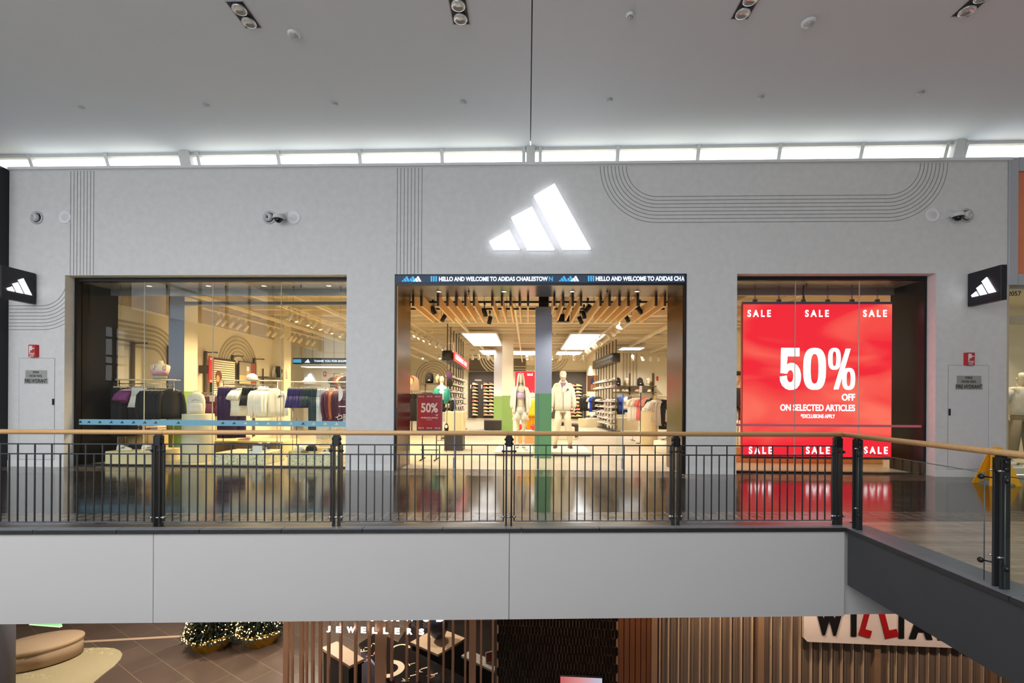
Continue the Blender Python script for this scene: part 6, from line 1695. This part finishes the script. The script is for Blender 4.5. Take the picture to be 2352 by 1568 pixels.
MB().tube([Vector(v)*k for v in ((0, -.183, 1.28), (0, -.178, 1.15), (0, -.172, .93))], .006*k, 6).build('zip', mat('zip_dark', (70, 66, 60), .4, .5), t)
m = MB()
for s in (-1, 1): m.tube([Vector(v)*k for v in ((s*.005, -.185, 1.29), (s*.055, -.16, 1.44), (s*.10, -.10, 1.575), (s*.06, .0, 1.62), (0, .09, 1.60))], [.012*k, .02*k, .026*k, .03*k, .03*k], 8)
m.build('collar', CREAMW, t)
logo_bars(t, (.115*k, -.168*k, 1.42*k), .085*k, LB, .012, 'chest_logo', one=True)
CREAMT = mat('jogger_cream', (232, 220, 190), .75, 0, .05, 8, .3, 18)
m = MB().loft([wavy(0, .96*k, .17*k, .13*k), wavy(0, .86*k, .20*k, .15*k)])
for s in (-1, 1): m.loft([wavy(s*.095*k, .90*k, .105*k, .125*k, 20), wavy(s*.13*k, .6*k, .10*k, .11*k, 20, .04), wavy(s*.17*k, .35*k, .085*k, .095*k, 20, .05), wavy(s*.20*k, .13*k, .065*k, .075*k, 20, .06), wavy(s*.20*k, .10*k, .05*k, .058*k, 20)])
m.build('joggers', CREAMT, t)
MB().lathe([(.087*k, 0), (.093*k, .02*k), (.085*k, .07*k), (.05*k, .105*k), (.001, .112*k)], (0, .0, 1.755*k), 22).loft([[(.075*k*math.cos(a), -.06*k-.085*k*math.sin(a), (1.775-.075*math.sin(a))*k+dz) for a in [PI*i/10 for i in range(11)]]+[(.078*k*math.cos(a), -.055*k, 1.79*k+dz) for a in [PI*(10-i)/10 for i in range(11)]] for dz in (0, .008)]).build('cap', CREAMW, t)
for s in (-1, 1):
    o = link('shoe', shoe_mesh((86, 50, 50), (110, 80, 72), (130, 96, 90)), t, (s*st*k*1.0, -.03, 0)); o.rotation_euler = (0, 0, -PI/2+s*.2); o.scale = (1.08, 1.08, 1.08)
STONEP = mat('plinth_stone', (226, 216, 190), .5, 0, .03); STONEF = mat('plinth_base', (108, 98, 84), .6)
for px0, px1, lab in ((1136, 1226, 'low cream plinth under the hooded mannequin'), (1268, 1359, 'low cream plinth under the cap-wearing mannequin')):
    a, b = fo(px0, 11.6), fo(px1, 11.6); t = thing('low_plinth', lab, 'display plinth', ((a.x+b.x)/2, a.y, 0), 0, 'low plinths in the entrance'); hw = (b.x-a.x)/2
    MB().box((-hw, 0, .05), (hw, 2.0, PZ), .003).build('top', STONEP, t); MB().box((-hw+.02, .02, 0), (hw-.02, 1.98, .05)).build('base', STONEF, t)
p = fo(1209, 11.75, PZ); t = thing('light_card', 'small white card at the feet of the hooded mannequin', 'card', p); MB().box((-.05, -.02, 0), (.05, .02, .012)).box((-.05, -.004, .012), (.05, .004, .06)).build('card', WHITE, t)

# ------------------------------------------------------------------ entrance: sale easel, gates, plinths
Z = 10.8
a, b = fo(957.5, Z), fo(1016.5, Z); zt, zb = hz(987, 903.5, Z), hz(987, 989, Z)
t = thing('sale_easel', 'free-standing silver framed red poster with a 50 percent sale in the entrance', 'poster stand', ((a.x+b.x)/2, a.y, 0)); hw = (b.x-a.x)/2; zm = (zt+zb)/2; hh = (zt-zb)/2
CRIM = mat('poster_crimson', (150, 14, 40), .4, 0, .25, 2)
MB().box((-hw, -.012, zb), (hw, .012, zt), .003).build('frame', mat('easel_frame', (96, 92, 96), .35, .6), t)
MB().box((-hw+.025, -.016, zb+.025), (hw-.025, -.012, zt-.025)).build('poster', CRIM, t)
PWH = mat('poster_white', (226, 208, 208), .5); y_ = -.016
text('lettering', '50%', PWH, t, (-.0, y_, zm+.10), .38, .215, .003, .03)
text('lettering', 'OFF', PWH, t, (.17, y_, zm-.065), .06, .03, .003, .03); text('lettering', 'ON SELECTED ARTICLES', PWH, t, (0, y_, zm-.125), .38, .033, .003, .03); text('lettering', '*EXCLUSIONS APPLY', PWH, t, (0, y_, zm-.17), .13, .014, .003, .02)
for z in (zt-.065, zb+.065):
    for x in (-.185, 0, .185): text('lettering', 'SALE', PWH, t, (x, y_, z), .12, .032, .003, .03, 1.5)
m = MB()
for s in (-1, 1): MB().cyl((s*.16, 0, zb), (s*.16, 0, .06), .012, n=8).cyl((s*.16, -.24, .014), (s*.16, .30, .014), .013, n=8).cyl((s*.16, 0, 0.014), (s*.16, 0, .3), .013, n=8).build('leg', CHAR, t)
MB().cyl((-.2, .02, .34), (.2, .02, .34), .01, n=8).cyl((-.2, .02, .22), (.2, .02, .22), .01, n=8).build('cross_bar', CHAR, t)
GATE = mat('gate_blue_grey', (124, 134, 156), .35, .3)
for px, sd, Z, lab in ((1044.5, 1, 9.55, 'clear security gate with a blue edge beside the sale easel'), (1236.5, -1, 9.55, 'clear security gate with a blue edge before the centre pillar'), (1431, -1, 9.55, 'clear security gate with a blue edge before the shoe tower with the black header')):
    p = fo(px, Z); t = thing('security_gate', lab, 'security gate', p, 0, 'security gates in the entrance')
    h_ = hz(px, 904, Z)
    w_ = .13 if px != 1236.5 else .05
    MB().box((-.008, -.02, .0), (.008, .02, h_), .003).build('edge_post', GATE, t)
    x0, x1 = (.008, .008+w_) if sd > 0 else (-.008-w_, -.008)
    MB().box((x0, -.006, .16), (x1, .006, h_), .002).build('acrylic_panel', GLASS_G, t)
    MB().box((-.02, -.06, 0), (.02, .06, .22), .006).build('foot', GATE, t)
    if px == 1431:
        MB().box((-.11, -.012, h_-.06), (-.02, -.007, h_-.01)).build('gate_label', mat('label_white', (230, 236, 246), .5), t)
a, b = fo(1021, 12.7), fo(1065, 12.7)
t = thing('display_plinth', 'cream plinth with dark lower half behind the security gate by the easel', 'display plinth', ((a.x+b.x)/2, a.y, 0)); hw = (b.x-a.x)/2
MB().box((-hw+.02, 0, .42), (hw, .5, 1.03), .004).build('upper_block', PLINTH, t); MB().box((-hw, 0, 0), (hw-.02, .5, .42), .004).build('lower_block', mat('plinth_dark', (54, 50, 50), .5), t)
p = fo(1026, 12.3); t = thing('hanging_bag', 'small black and white bag hanging before the dark-footed plinth', 'bag', (p.x, p.y, 0)); MB().ell((0, 0, .62), (.055, .05, .13), 14, 9).build('bag_body', cloth(BLK), t); MB().ell((0, -.03, .66), (.035, .03, .05), 12, 8).build('patch', cloth(WHT), t); MB().tube([(0, 0, .74), (.01, .02, 1.1)], .004, 5).build('cord', BLACK, t); MB().cyl((0, .03, 0), (0, .03, 1.35), .008, n=6).build('stand_pole', CHAR, t)
p = fo(1060, 12.7, 1.03)
# gondolas: shoe towers
def gondola(xc, z0, z1, ys, lab, head, hcol, htext=None, face=1, g='', n=8, rows=(), cols=6, who=''):
    a, b = cw(xc, z0), cw(xc, z1); d = (b-a); L = d.length; rot = math.atan2(d.y, d.x)
    t = thing('shoe_tower', lab, 'shoe display', (a.x, a.y, 0), rot)
    for i in range(n):
        x = L*i/(n-1); MB().box((x-.02, -.02, 0), (x+.02, .02, 3.95)).build('upright', BRU, t)
    for r_ in rows:
        MB().box((-.05, -.02, r_-.035), (L+.05, .02, r_-.005)).box((-.03, -.11, r_-.006), (L+.03, .11, r_-.001)).build('shelf', BRU, t)
    MB().box((-.08, -.2, 0), (L+.08, .2, .05), .005).build('foot', CHAR, t)
    # header
    MB().loft([[Vector((L/2+(L*.5+.1)*math.copysign(abs(math.cos(q))**.2, math.cos(q)), .22*math.copysign(abs(math.sin(q))**.3, math.sin(q)), z)) for q in [2*PI*i/36 for i in range(36)]] for z in (head[0], head[1])], smooth=True).build('header_band', hcol, t)
    if htext:
        MB().box((-.09, -.24*face, head[0]+.0), (L*1.0, -.222*face, head[1]-.0)).build('header_face', htext[1], t)
        text('lettering', htext[0], glow('head_white', (246, 236, 255), 1.3), t, (L*.45, -.242*face, (head[0]+head[1])/2), L*.8, .17, .004, .012, ux=(face, 0, 0))
    t2 = t
    for ri, r_ in enumerate(rows):
        for j in range(cols):
            q = a+d*((j+.5)/cols); nx = Vector((d.y, -d.x, 0)).normalized()*face
            c_ = [WHT, (226, 220, 206), (210, 200, 190), (60, 56, 56), WHT, (206, 150, 160), (150, 120, 110), (240, 236, 226)][(ri*5+j*3) % 8]
            st_ = [(40, 40, 40), (160, 60, 60), (60, 70, 90), (220, 210, 190)][(ri+j) % 4]
            q2 = q+nx*.06; q2.z = r_
            shoe(q2, rot+R.uniform(-.12, .12)+(PI/2 if True else 0)*-face+.35*face, 'sneaker on the tower %s, %s row down, %s from its near end' % (who, nth(ri), nth(j)), g, c_, (236, 228, 208), st_, 1.22)
    return t
REDH = glow('header_red', (226, 40, 34), .9)
gondola(-2.22, 16.4, 21.6, 0, 'shoe tower of upright bars with the red lit header', (2.68, 3.02), BLACK, ('ORIGINALS  SALE', REDH), 1, 'sneakers on the red header tower', 7, (2.12, 1.87, 1.60, 1.33, 1.08, .84, .60, .36), 6, 'with the red header')
gondola(4.42, 20.4, 25.2, 0, 'shoe tower of upright bars with the black oval header', (2.98, 3.36), mat('header_black', (40, 36, 34), .4), None, -1, 'sneakers on the black header tower', 8, (2.2, 1.9, 1.28, 1.02, .77, .52, .27), 7, 'with the black header')
# dark bags on the red header tower
for i, (px, py) in enumerate(((1033, 872), (1030, 900), (1040, 925), (1032, 854))):
    p = atZ(px, py, 16.2); t = thing('hanging_bag', '%s bag on the near end of the red header tower, %s counting down' % ('black' if i != 3 else 'purple', nth((1, 2, 3, 0)[i])), 'bag', p, .3, 'bags on the red header tower'); MB().ell((0, 0, -.1), (.11, .06, .14), 14, 8).build('bag_body', cloth(BLK if i != 3 else (92, 60, 96)), t); MB().tube([(-.05, 0, 0), (0, 0, .1), (.05, 0, 0)], .008, 6).tube([(0, 0, .09), (.05, .2, .11), (.06, .3, .11)], .006, 6).build('strap', BLACK, t)
# dark shoe walls at the back
SHW = mat('shoe_wall_dark', (58, 54, 52), .55, 0, .05)
for px0, px1, lab in ((1077, 1136, 'dark shoe display wall at the back beside the pale rear pillar'), (1267, 1345, 'dark shoe display wall at the back behind the cap-wearing mannequin')):
    x0, x1 = onY(px0, 900, SB).x, onY(px1, 900, SB).x; zt = hz(px0, 854, 31.7)
    t = thing('shoe_wall', lab, 'shoe display', ((x0+x1)/2, SB-.16, 0), 0, 'dark shoe display walls'); hw = (x1-x0)/2
    MB().box((-hw, 0, .1), (hw, .1, zt), .005).build('panel', SHW, t); MB().box((-hw, -.1, 0), (hw, .1, .1)).build('plinth', mat('plinth_tan', (190, 168, 130), .6), t)
    for s in (-.25, .25): MB().box((hw*s*2-.01, -.006, .2), (hw*s*2+.01, 0, zt-.5)).build('slot_rail', CHAR, t)
    if px0 == 1077:
        text('lettering', 'ORIGINALS', WHP, t, (-hw+.62, 0, hz(1087, 872.5, 31.5)), .46, .09, .006, .03)
        for px in (1082, 1107): MB().box((onY(px, 887, SB).x-(x0+x1)/2-.03, -.008, hz(px, 892, 31.5)), (onY(px, 887, SB).x-(x0+x1)/2+.03, 0, hz(px, 883, 31.5))).build('wall_label', WHP, t)
wl_c = [(226, 170, 120), (214, 120, 70), (240, 236, 226), (206, 60, 60), (150, 96, 110), (220, 150, 90), (226, 190, 150), (214, 200, 90), (200, 196, 180)]
def wallshoes(px, ys, who, g):
    for i, py in enumerate(ys):
        p = onY(px, py+2.5, SB-.34); c_ = wl_c[(i*2+int(px)) % 9]
        s = thing('shoe_shelf', 'small ledge %s, %s from the top' % (who, nth(i)), 'shelf', p, 0, 'ledges of the back shoe walls')
        MB().box((-.2, -.08, -.02), (.2, .18, -.002)).build('ledge', BRU, s)
        shoe(p, R.choice((0.05, -.1)), 'sneaker %s, %s from the top' % (who, nth(i)), g, c_, (246, 214, 170), (250, 240, 230), 1.3)
ys = [881, 889, 896.5, 904, 911.5, 919.5, 928, 936, 943.5, 951]
wallshoes(1091, ys, 'in the back wall column under the white heading', 'sneakers on the back shoe walls')
wallshoes(1117, ys, 'in the middle back wall column near the pale pillar', 'sneakers on the back shoe walls')
wallshoes(1129.5, ys, 'in the back wall column touching the pale pillar', 'sneakers on the back shoe walls')
ys2 = [884, 891.5, 899.5, 906, 913.5, 923, 930.5, 938.5, 946, 953.5]
wallshoes(1317, ys2, "in the back wall column behind the capped mannequin", 'sneakers on the back shoe walls')
wallshoes(1330, ys2, "in the back wall column clear of the capped mannequin", 'sneakers on the back shoe walls')
# ottomans
OTT = mat('ottoman_dark', (62, 56, 52), .8)
def ott(px0, px1, Z, zt, d, lab, top=OTT):
    a, b = fo(px0, Z), fo(px1, Z); t = thing('ottoman', lab, 'ottoman', ((a.x+b.x)/2, a.y, 0), 0, 'dark ottomans of the shop'); hw = (b.x-a.x)/2
    MB().box((-hw, 0, .03), (hw, d, zt-.06), .01).build('base', OTT, t); MB().box((-hw, 0, zt-.06), (hw, d, zt), .015, seg=2).build('cushion', top, t)
ott(1112, 1152, 21.0, .46, .7, 'dark grey ottoman between the shoe wall and the green rear pillar', mat('ottoman_top', (120, 112, 102), .8))
ott(1288, 1329, 17.5, .50, .7, 'dark ottoman behind the legs of the cap-wearing mannequin', mat('ottoman_top', (120, 112, 102), .8))
p = fo(1296, 16.6); blockthing('white_block', 'white display block behind the legs of the cap-wearing mannequin', 'display block', (p.x-.35, p.y-.2, 0), (p.x+.35, p.y+.25, .42), STONEP)
shoe((p.x, p.y-.05, .424), .4, 'black and white sneaker on the white block between the mannequin legs', None, (60, 58, 58), (240, 236, 226), (240, 240, 240), 1.3, True)
# red sale screen, yellow clothes and red balls behind the hooded mannequin
a, b = onZ(1183, 990, 0), None
Z = 22.0; p, q = fo(1183, Z), fo(1240, Z); zt, zb = hz(1210, 853, Z), hz(1210, 925, Z)
t = thing('sale_screen', 'red lit SALE screen at the back behind the hooded mannequin', 'display', ((p.x+q.x)/2, p.y, 0)); hw = (q.x-p.x)/2
MB().box((-hw, -.03, zb), (hw, .05, zt)).build('display', glow('screen_far_red', (222, 40, 54), .95), t)
for i in range(3): text('lettering', 'SALE', STX, t, (-hw+.26+i*.42, -.03, zt-.14), .24, .1, .004, .03, 1.3)
for s in (-1, 1): MB().box((s*hw*.8-.03, 0, 0), (s*hw*.8+.03, .05, zb)).build('leg', CHAR, t)
YELc, YELd = (238, 206, 40), (222, 160, 20)
Z = 15.5; p, q = fo(1212, Z, hz(1220, 912, Z)), fo(1233, Z, hz(1220, 912, Z))
rack('chrome rack of yellow clothes behind the hooded mannequin', (p.x-.03, p.y, 0), (q.x+.03, q.y, 0), p.z)
fill(p, q, [('tee', YELc, .5, 5, 'yellow')], .4, 'behind the hooded mannequin', 'yellow clothes behind the hooded mannequin')
p2 = fo(1210, Z+.35, hz(1210, 940, Z)); q2 = fo(1233, Z+.35, hz(1210, 940, Z)); rack('low chrome rail of golden trousers behind the hooded mannequin', (p2.x-.03, p2.y, 0), (q2.x+.03, q2.y, 0), p2.z)
fill(p2, q2, [('pants', YELd, .78, 5, 'golden')], .3, 'low behind the hooded mannequin', 'yellow clothes behind the hooded mannequin')
box_a = fo(1180, 14.8); box_b = fo(1232, 14.8)
t = thing('low_table', 'low white table with a brown base behind the hooded mannequin', 'table', ((box_a.x+box_b.x)/2, box_a.y, 0)); hw = (box_b.x-box_a.x)/2
MB().box((-hw, 0, .36), (hw, .5, .40), .004).build('top', WHITE, t); MB().box((-hw+.02, .02, 0), (hw-.02, .48, .36)).build('base', mat('base_tan', (190, 146, 92), .6), t)
RBALL = mat('ball_red', (206, 48, 30), .35, 0, .2, 8)
for px, lab in ((1193, 'red ball on the low white table between the hooded mannequin legs'), (1226, 'red ball on the low white table beside the centre pillar')):
    p = fo(px, 15.0, .40); o = MB().ell((0, 0, .105), .105, 18, 12).build('sports_ball', RBALL, None, (p.x, p.y, .401)); tag(o, lab, 'ball', 'red balls on the low white table')
p = fo(1223, 19, hz(1223, 896, 19)); t = thing('hanging_tee', 'white boxy t-shirt shown flat before the far red screen', 't-shirt', p); link('garment_cloth', top_mesh('tee', .55, 0).mesh('garment_cloth', cloth(WHT)), t); link('hanger', hanger_mesh(), t); MB().cyl((0, .03, -p.z), (0, .03, 0), .012, n=8).build('stand_pole', CHAR, t)
# racks behind the easel
Z = 17.5; zr = hz(970, 898, Z); p, q = fo(930, Z, zr), fo(1026, Z, zr)
rack('chrome rack of black and pale clothes behind the sale easel', p, q, zr)
fill(p, q, [('tee', (180, 170, 176), .6, 3, 'grey'), ('pants', BLK, 1.0, 6, 'black'), ('hoodie', (60, 54, 54), .65, 4, 'charcoal'), ('tee', (196, 190, 178), .6, 3, 'beige'), ('jacket', (40, 40, 44), .65, 4, 'dark')], .5, 'behind the sale easel', 'clothes behind the sale easel')
Z = 18.6; p = fo(985, Z); zsf = hz(985, 880, Z)
t = thing('wall_shelf', 'long brown shelf carrying a black backpack behind the sale easel', 'shelf', (p.x, p.y, 0)); a, b = fo(971, Z), fo(1034, Z)
MB().box((a.x-p.x, -.15, zsf-.04), (b.x-p.x, .25, zsf), .003).build('board', BRU, t)
for x in (a.x-p.x+.05, b.x-p.x-.05): MB().box((x-.025, .2, 0), (x+.025, .25, hz(985, 854, Z))).build('upright', BRU, t)
p = fo(986, Z, zsf+.002); backpack(p, .1, 'black backpack on the brown shelf behind the sale easel', BLK, .98, 'backpacks', WHP)
p = fo(1006, Z, zsf+.002); bust(p, -.3, 'small headless bust on the brown shelf behind the sale easel', None, .62)
p = fo(1014.5, 15.6); t = bust((p.x, p.y, hz(1014, 918, 15.6)), .2, 'bust in a teal track jacket and white top beside the red header tower', ('top', WHT, (40, 132, 122)), 1.0, True)
MB().cyl((0, 0, -hz(1014, 918, 15.6)), (0, 0, .02), .02, n=10).lathe([(.16, -hz(1014, 918, 15.6)), (.16, -hz(1014, 918, 15.6)+.02)], n=20).build('stand_pole', CHROME, t)
for s in (-1, 1): MB().loft([[(s*x, y*1.12, z) for x, y in ((.06, -.125), (.2, -.1), (.215, 0), (.2, .08), (.12, .05), (.09, -.1))] for z in (-.12, .15, .36)]).build('jacket_front', cloth((40, 132, 122)), t)
p = fo(946, 18.8); t = thing('printed_poster', 'arched printed portrait poster at the edge of the entrance by the easel', 'poster', (p.x, p.y, hz(946, 896, 18.8))); hh = hz(946, 862, 18.8)-hz(946, 896, 18.8)
m = MB(); m.prism([(-.28, 0, 0), (.28, 0, 0)]+[(.28*math.cos(q_), 0, hh-.28+.28*math.sin(q_)) for q_ in [PI*i/10 for i in range(11)]], (0, .03, 0)); m.build('board', mat('print_greybrown', (150, 128, 112), .6), t)
m = MB(); m.ell((-.06, -.004, hh*.62), (.10, .004, .13), 14, 8); m.build('face_print', SKP, t); m = MB(); m.ell((-.06, -.002, hh*.72), (.14, .003, .15), 14, 8); m.build('hair_print', HAIR, t); MB().box((-.03, 0, -hz(946, 896, 18.8)), (.03, .03, 0)).build('support', BRU, t)
# clothing area towards the red window
Zr = 26.0
zs1, zs2 = hz(1460, 885.5, Zr), hz(1460, 899.5, Zr)
a, b = fo(1411, Zr), fo(1508, Zr)
t = thing('wall_shelf', 'double brown wall shelf carrying two black backpacks at the back', 'shelf', ((a.x+b.x)/2, SBR-.2, 0)); hw = (b.x-a.x)/2
MB().box((-hw, -.25, zs1-.06), (hw, .19, zs1), .004).build('board', BRU, t); MB().box((-hw, -.25, zs2-.05), (hw, .19, zs2), .004).build('lower_board', BRU, t)
for px in (1450, 1504): x = fo(px, Zr).x-(a.x+b.x)/2; MB().box((x-.04, .1, 0), (x+.04, .19, hz(px, 856, Zr))).build('upright', BRU, t)
for px, lab in ((1420.5, 'black backpack on the back wall shelf beside the black header tower'), (1471.5, 'black backpack on the back wall shelf between the two capped heads')):
    p = fo(px, Zr); backpack((p.x, SBR-.28, zs1+.002), 0, lab, (40, 34, 34), .98, 'backpacks', WHP)
for px, lab in ((1441.5, 'small capped display head between the two backpacks on the back shelf'), (1491, 'small capped display head past the second backpack on the back shelf')):
    p = fo(px, Zr); t = thing('head_bust', lab, 'display head', (p.x, SBR-.28, zs1+.002), 0, 'display heads on the back shelf'); m = MB(); head_mesh(m, (0, 0, .24), 1.35); m.lathe([(.09, 0), (.06, .03), (.055, .12)], n=16); m.build('head', SKIN, t)
    MB().lathe([(.125, 0), (.125, .04), (.09, .1), (.001, .13)], (0, .0, .30), 18).build('cap', cloth(WHT), t)
for i, px in enumerate((1414, 1421, 1433, 1441, 1464, 1470, 1493)):
    p = fo(px, Zr); cap_thing((p.x, SBR-.27, zs2+.003), R.uniform(-.4, .4), '%s cap on the lower back shelf, %s from the black header tower' % (('cream', 'white')[i % 2] if i not in (4, 5) else 'pink', nth(i)), (240, 226, 196) if i not in (4, 5) else (226, 170, 150), 'caps on the lower back shelf', 1.2)
p = fo(1508, Zr); t = thing('fire_sign', 'small red fire sign on the back wall above the shelf end', 'sign', (fo(1508.5, Zr+.5).x, SBR-.02, hz(1508, 869, Zr+.4))); MB().box((-.05, 0, -.12), (.05, .018, .12)).build('plate', FRED, t)
# basketball poster
a, b = onY(1349, 862, SBR-.05), onY(1373, 899, SBR-.05)
t = thing('printed_poster', 'framed poster of a player beside the black header tower at the back', 'poster', ((a.x+b.x)/2, SBR-.06, b.z)); hw = (b.x-a.x)/2; hh = a.z-b.z
MB().box((-hw, 0, 0), (hw, .055, hh), .004).build('board', mat('poster_brown', (130, 84, 54), .6), t)
MB().box((hw*.35, -.004, .02), (hw-.03, 0, hh-.02)).build('door_print', mat('print_orange', (216, 150, 70), .6), t)
m = MB(); m.box((-.1, -.006, hh*.45), (.05, -.001, hh*.72)).ell((-.02, -.004, hh*.8), (.05, .003, .06), 10, 6); m.build('shirt_print', mat('print_blue', (44, 70, 140), .6), t); MB().box((-.09, -.006, hh*.1), (-.04, -.001, hh*.45)).box((0, -.006, hh*.1), (.05, -.001, hh*.45)).build('leg_print', SKP, t)
def rk(px0, px1, Z, py, groups, rz, lab, where, g, shelf=None):
    zr = hz((px0+px1)/2, py, Z); p, q = fo(px0, Z, zr), fo(px1, Z, zr)
    rack(lab, p, q, zr); fill(p, q, groups, rz, where, g)
BLU = (36, 74, 190)
rk(1340, 1376, 25.0, 906, [('jacket', (44, 40, 36), .75, 6, 'black'), ('tee', WHT, .62, 2, 'white'), ('tee', BLU, .8, 3, 'blue'), ('jacket', (52, 44, 40), .7, 3, 'dark brown')], .5, 'far chrome rack with blue t-shirts beside the framed player poster', 'under the framed player poster', 'clothes under the player poster')
rk(1413, 1452, 23.0, 906, [('jacket', (48, 42, 38), .85, 5, 'black'), ('tee', BLU, .75, 3, 'blue'), ('tee', WHT, .62, 3, 'white'), ('pants', (90, 74, 66), .95, 2, 'brown')], .5, 'far chrome rack with blue t-shirts past the black header tower', 'past the black header tower', 'clothes past the black header tower')
rk(1454, 1508, 16.2, 907, [('tee', (244, 232, 214), .78, 5, 'cream'), ('tee', (232, 120, 116), .74, 4, 'coral'), ('tee', (240, 168, 160), .74, 3, 'pink'), ('tee', (30, 74, 52), .6, 2, 'dark green'), ('tee', (236, 200, 60), .62, 2, 'yellow')], .28, 'chrome rack of cream and coral t-shirts behind the round plinth of caps', 'of cream and coral t-shirts', 'clothes on the cream and coral rack')
rk(1500, 1536, 14.6, 911, [('tee', WHT, .7, 2, 'white'), ('hoodie', (188, 180, 160), .78, 4, 'stone grey', LK), ('pants', BLK, .9, 3, 'black')], .15, 'black footed rack of stone grey sweatshirts by the bronze jamb', 'of stone grey sweatshirts', 'clothes on the stone grey rack')
c_ = fo(1491.5, 14.75)
o = MB().lathe([(.25, 0), (.252, .01), (.252, 1.03), (.248, 1.04)], n=40).build('round_plinth', mat('plinth_sand', (206, 186, 140), .5), None, c_); tag(o, 'tall round sand plinth carrying three caps', 'display plinth')
for i, (dx, dy, c2, l) in enumerate(((-.12, -.03, WHT, 'white cap on the round sand plinth, on the black header tower side'), (.03, -.1, (240, 214, 120), 'yellow cap on the round sand plinth'), (.14, .02, (246, 238, 220), 'white cap on the round sand plinth, on the bronze jamb side'))):
    cap_thing((c_.x+dx, c_.y+dy, 1.042), (-.3, 0, .4)[i], l, c2, 'caps on the round sand plinth', 1.15)
p = fo(1483, 14.4); t = thing('sign_stand', 'thin black sign stand behind the caps on the round sand plinth', 'stand', (p.x+.02, p.y+.72, 0)); MB().cyl((0, 0, 0), (0, 0, 1.62), .014, n=8).lathe([(.14, 0), (.14, .015)], n=20).build('pole', BLACK, t); MB().box((-.04, -.01, 1.6), (.04, .01, 1.82)).build('card', WHITE, t)
c_ = fo(1541, 12.6); o = MB().lathe([(.42, 0), (.43, .01), (.43, .29), (.42, .30)], n=44).build('round_plinth', STONEP, None, c_); tag(o, 'low wide round cream plinth by the bronze jamb', 'display plinth')
c_ = fo(1536, 13.5); 
shoe((fo(1527, 12.45).x+.05, fo(1527, 12.45).y, .303), 2.7, 'dark sneaker on the low wide round plinth', None, (80, 64, 60), (230, 220, 200), (220, 210, 200), 1.1)
# low bench under the framed poster with shoes
p = fo(1360, 24.0); blockthing('display_bench', 'low tan display bench under the framed player poster', 'bench', (p.x-.65, p.y-.3, 0), (p.x+.65, p.y+.3, .42), mat('bench_tan', (206, 190, 150), .6))
for i, dx in enumerate((-.1, .25)): shoe((p.x+dx, p.y-.05, .424), .3, '%s black and white sneaker on the low tan bench' % ('first' if i == 0 else 'second'), 'sneakers on the low tan bench', (70, 66, 64), (240, 236, 226), (240, 240, 240), 1.6)
p = fo(1435, 22.0); blockthing('display_bench', 'long low tan bench under the rack past the black header tower', 'bench', (p.x-.4, p.y-.3, 0), (p.x+.55, p.y+.3, .55), mat('bench_tan', (206, 190, 150), .6))
# behind the red screen: figure and clothes in the sliver of the window
p = fo(1695, 12.4)
t = bust((p.x, p.y, 1.22), .4, 'bust in a dark patterned shirt glimpsed beside the red screen', ('top', (70, 76, 84), (210, 214, 206)), 1.15, True, (60, 48, 40))
MB().cyl((0, 0, -1.22/1.15), (0, 0, .02), .02, n=8).lathe([(.16, -1.22/1.15), (.16, -1.04)], n=18).build('stand_pole', CHROME, t)
Z = 13.4; zr = hz(1700, 903, Z); p, q = fo(1680, Z, zr), fo(1728, Z, zr)
rack('chrome rack of pale and plum clothes behind the red screen', p, q, zr)
fill(p, q, [('tee', (206, 200, 190), .6, 3, 'pale'), ('hoodie', (84, 60, 84), .65, 3, 'plum'), ('tee', (214, 206, 120), .6, 2, 'lime'), ('pants', BLK, .9, 2, 'black')], .5, 'behind the red screen', 'clothes behind the red screen')
a, b = fo(1694, 10.7), fo(2030, 10.7)
blockthing('display_plinth', 'long low mustard plinth under the red screen', 'display plinth', (a.x-.1, a.y, 0), (b.x-.1, a.y+.6, .34), mat('plinth_mustard', (226, 190, 104), .6))
# mannequin of the neighbouring shop
pn = onY(2345, 1000, 1.0)
t, k, arm, st, sh = mannequin((pn.x, 1.0, .12), -.1, 'cream mannequin in a white t-shirt and olive trousers in the neighbouring shop', 1.86, False)
m = MB().loft([wavy(0, z*k, a*k, b*k, 24, .03, 6) for z, a, b in ((1.0, .19, .14), (1.15, .19, .145), (1.3, .2, .145), (1.44, .2, .13), (1.53, .17, .10), (1.565, .09, .08))]); m.build('tee', cloth((226, 216, 196)), t)
for s in (-1, 1): sleeve(t, cloth((226, 216, 196)), [Vector(v)*k for v in ((s*.18, 0, 1.5), (s*.25, .01, 1.4), (s*.285, .02, 1.28))], [.07*k, .085*k, .08*k])
OL = cloth((150, 134, 104)); m = MB().loft([wavy(0, 1.03*k, .165*k, .125*k), wavy(0, .86*k, .20*k, .15*k)])
for s in (-1, 1): m.loft([wavy(s*.095*k, .90*k, .105*k, .125*k, 20), wavy(s*.15*k, .5*k, .105*k, .115*k, 20, .05), wavy(s*.2*k, .12*k, .10*k, .11*k, 20, .06)])
m.build('trousers', OL, t)
struct(MB().box((XR+.12, .4, 0), (XN+2.6, 1.85, .12), .004).build('floor_neighbour', CREAM))
p = onY(2322, 985, .9); 
shoe((onY(2320, 1060, .6).x+.1, .6, .122), .2, 'white sneaker on the neighbouring shop window floor', None, WHT)
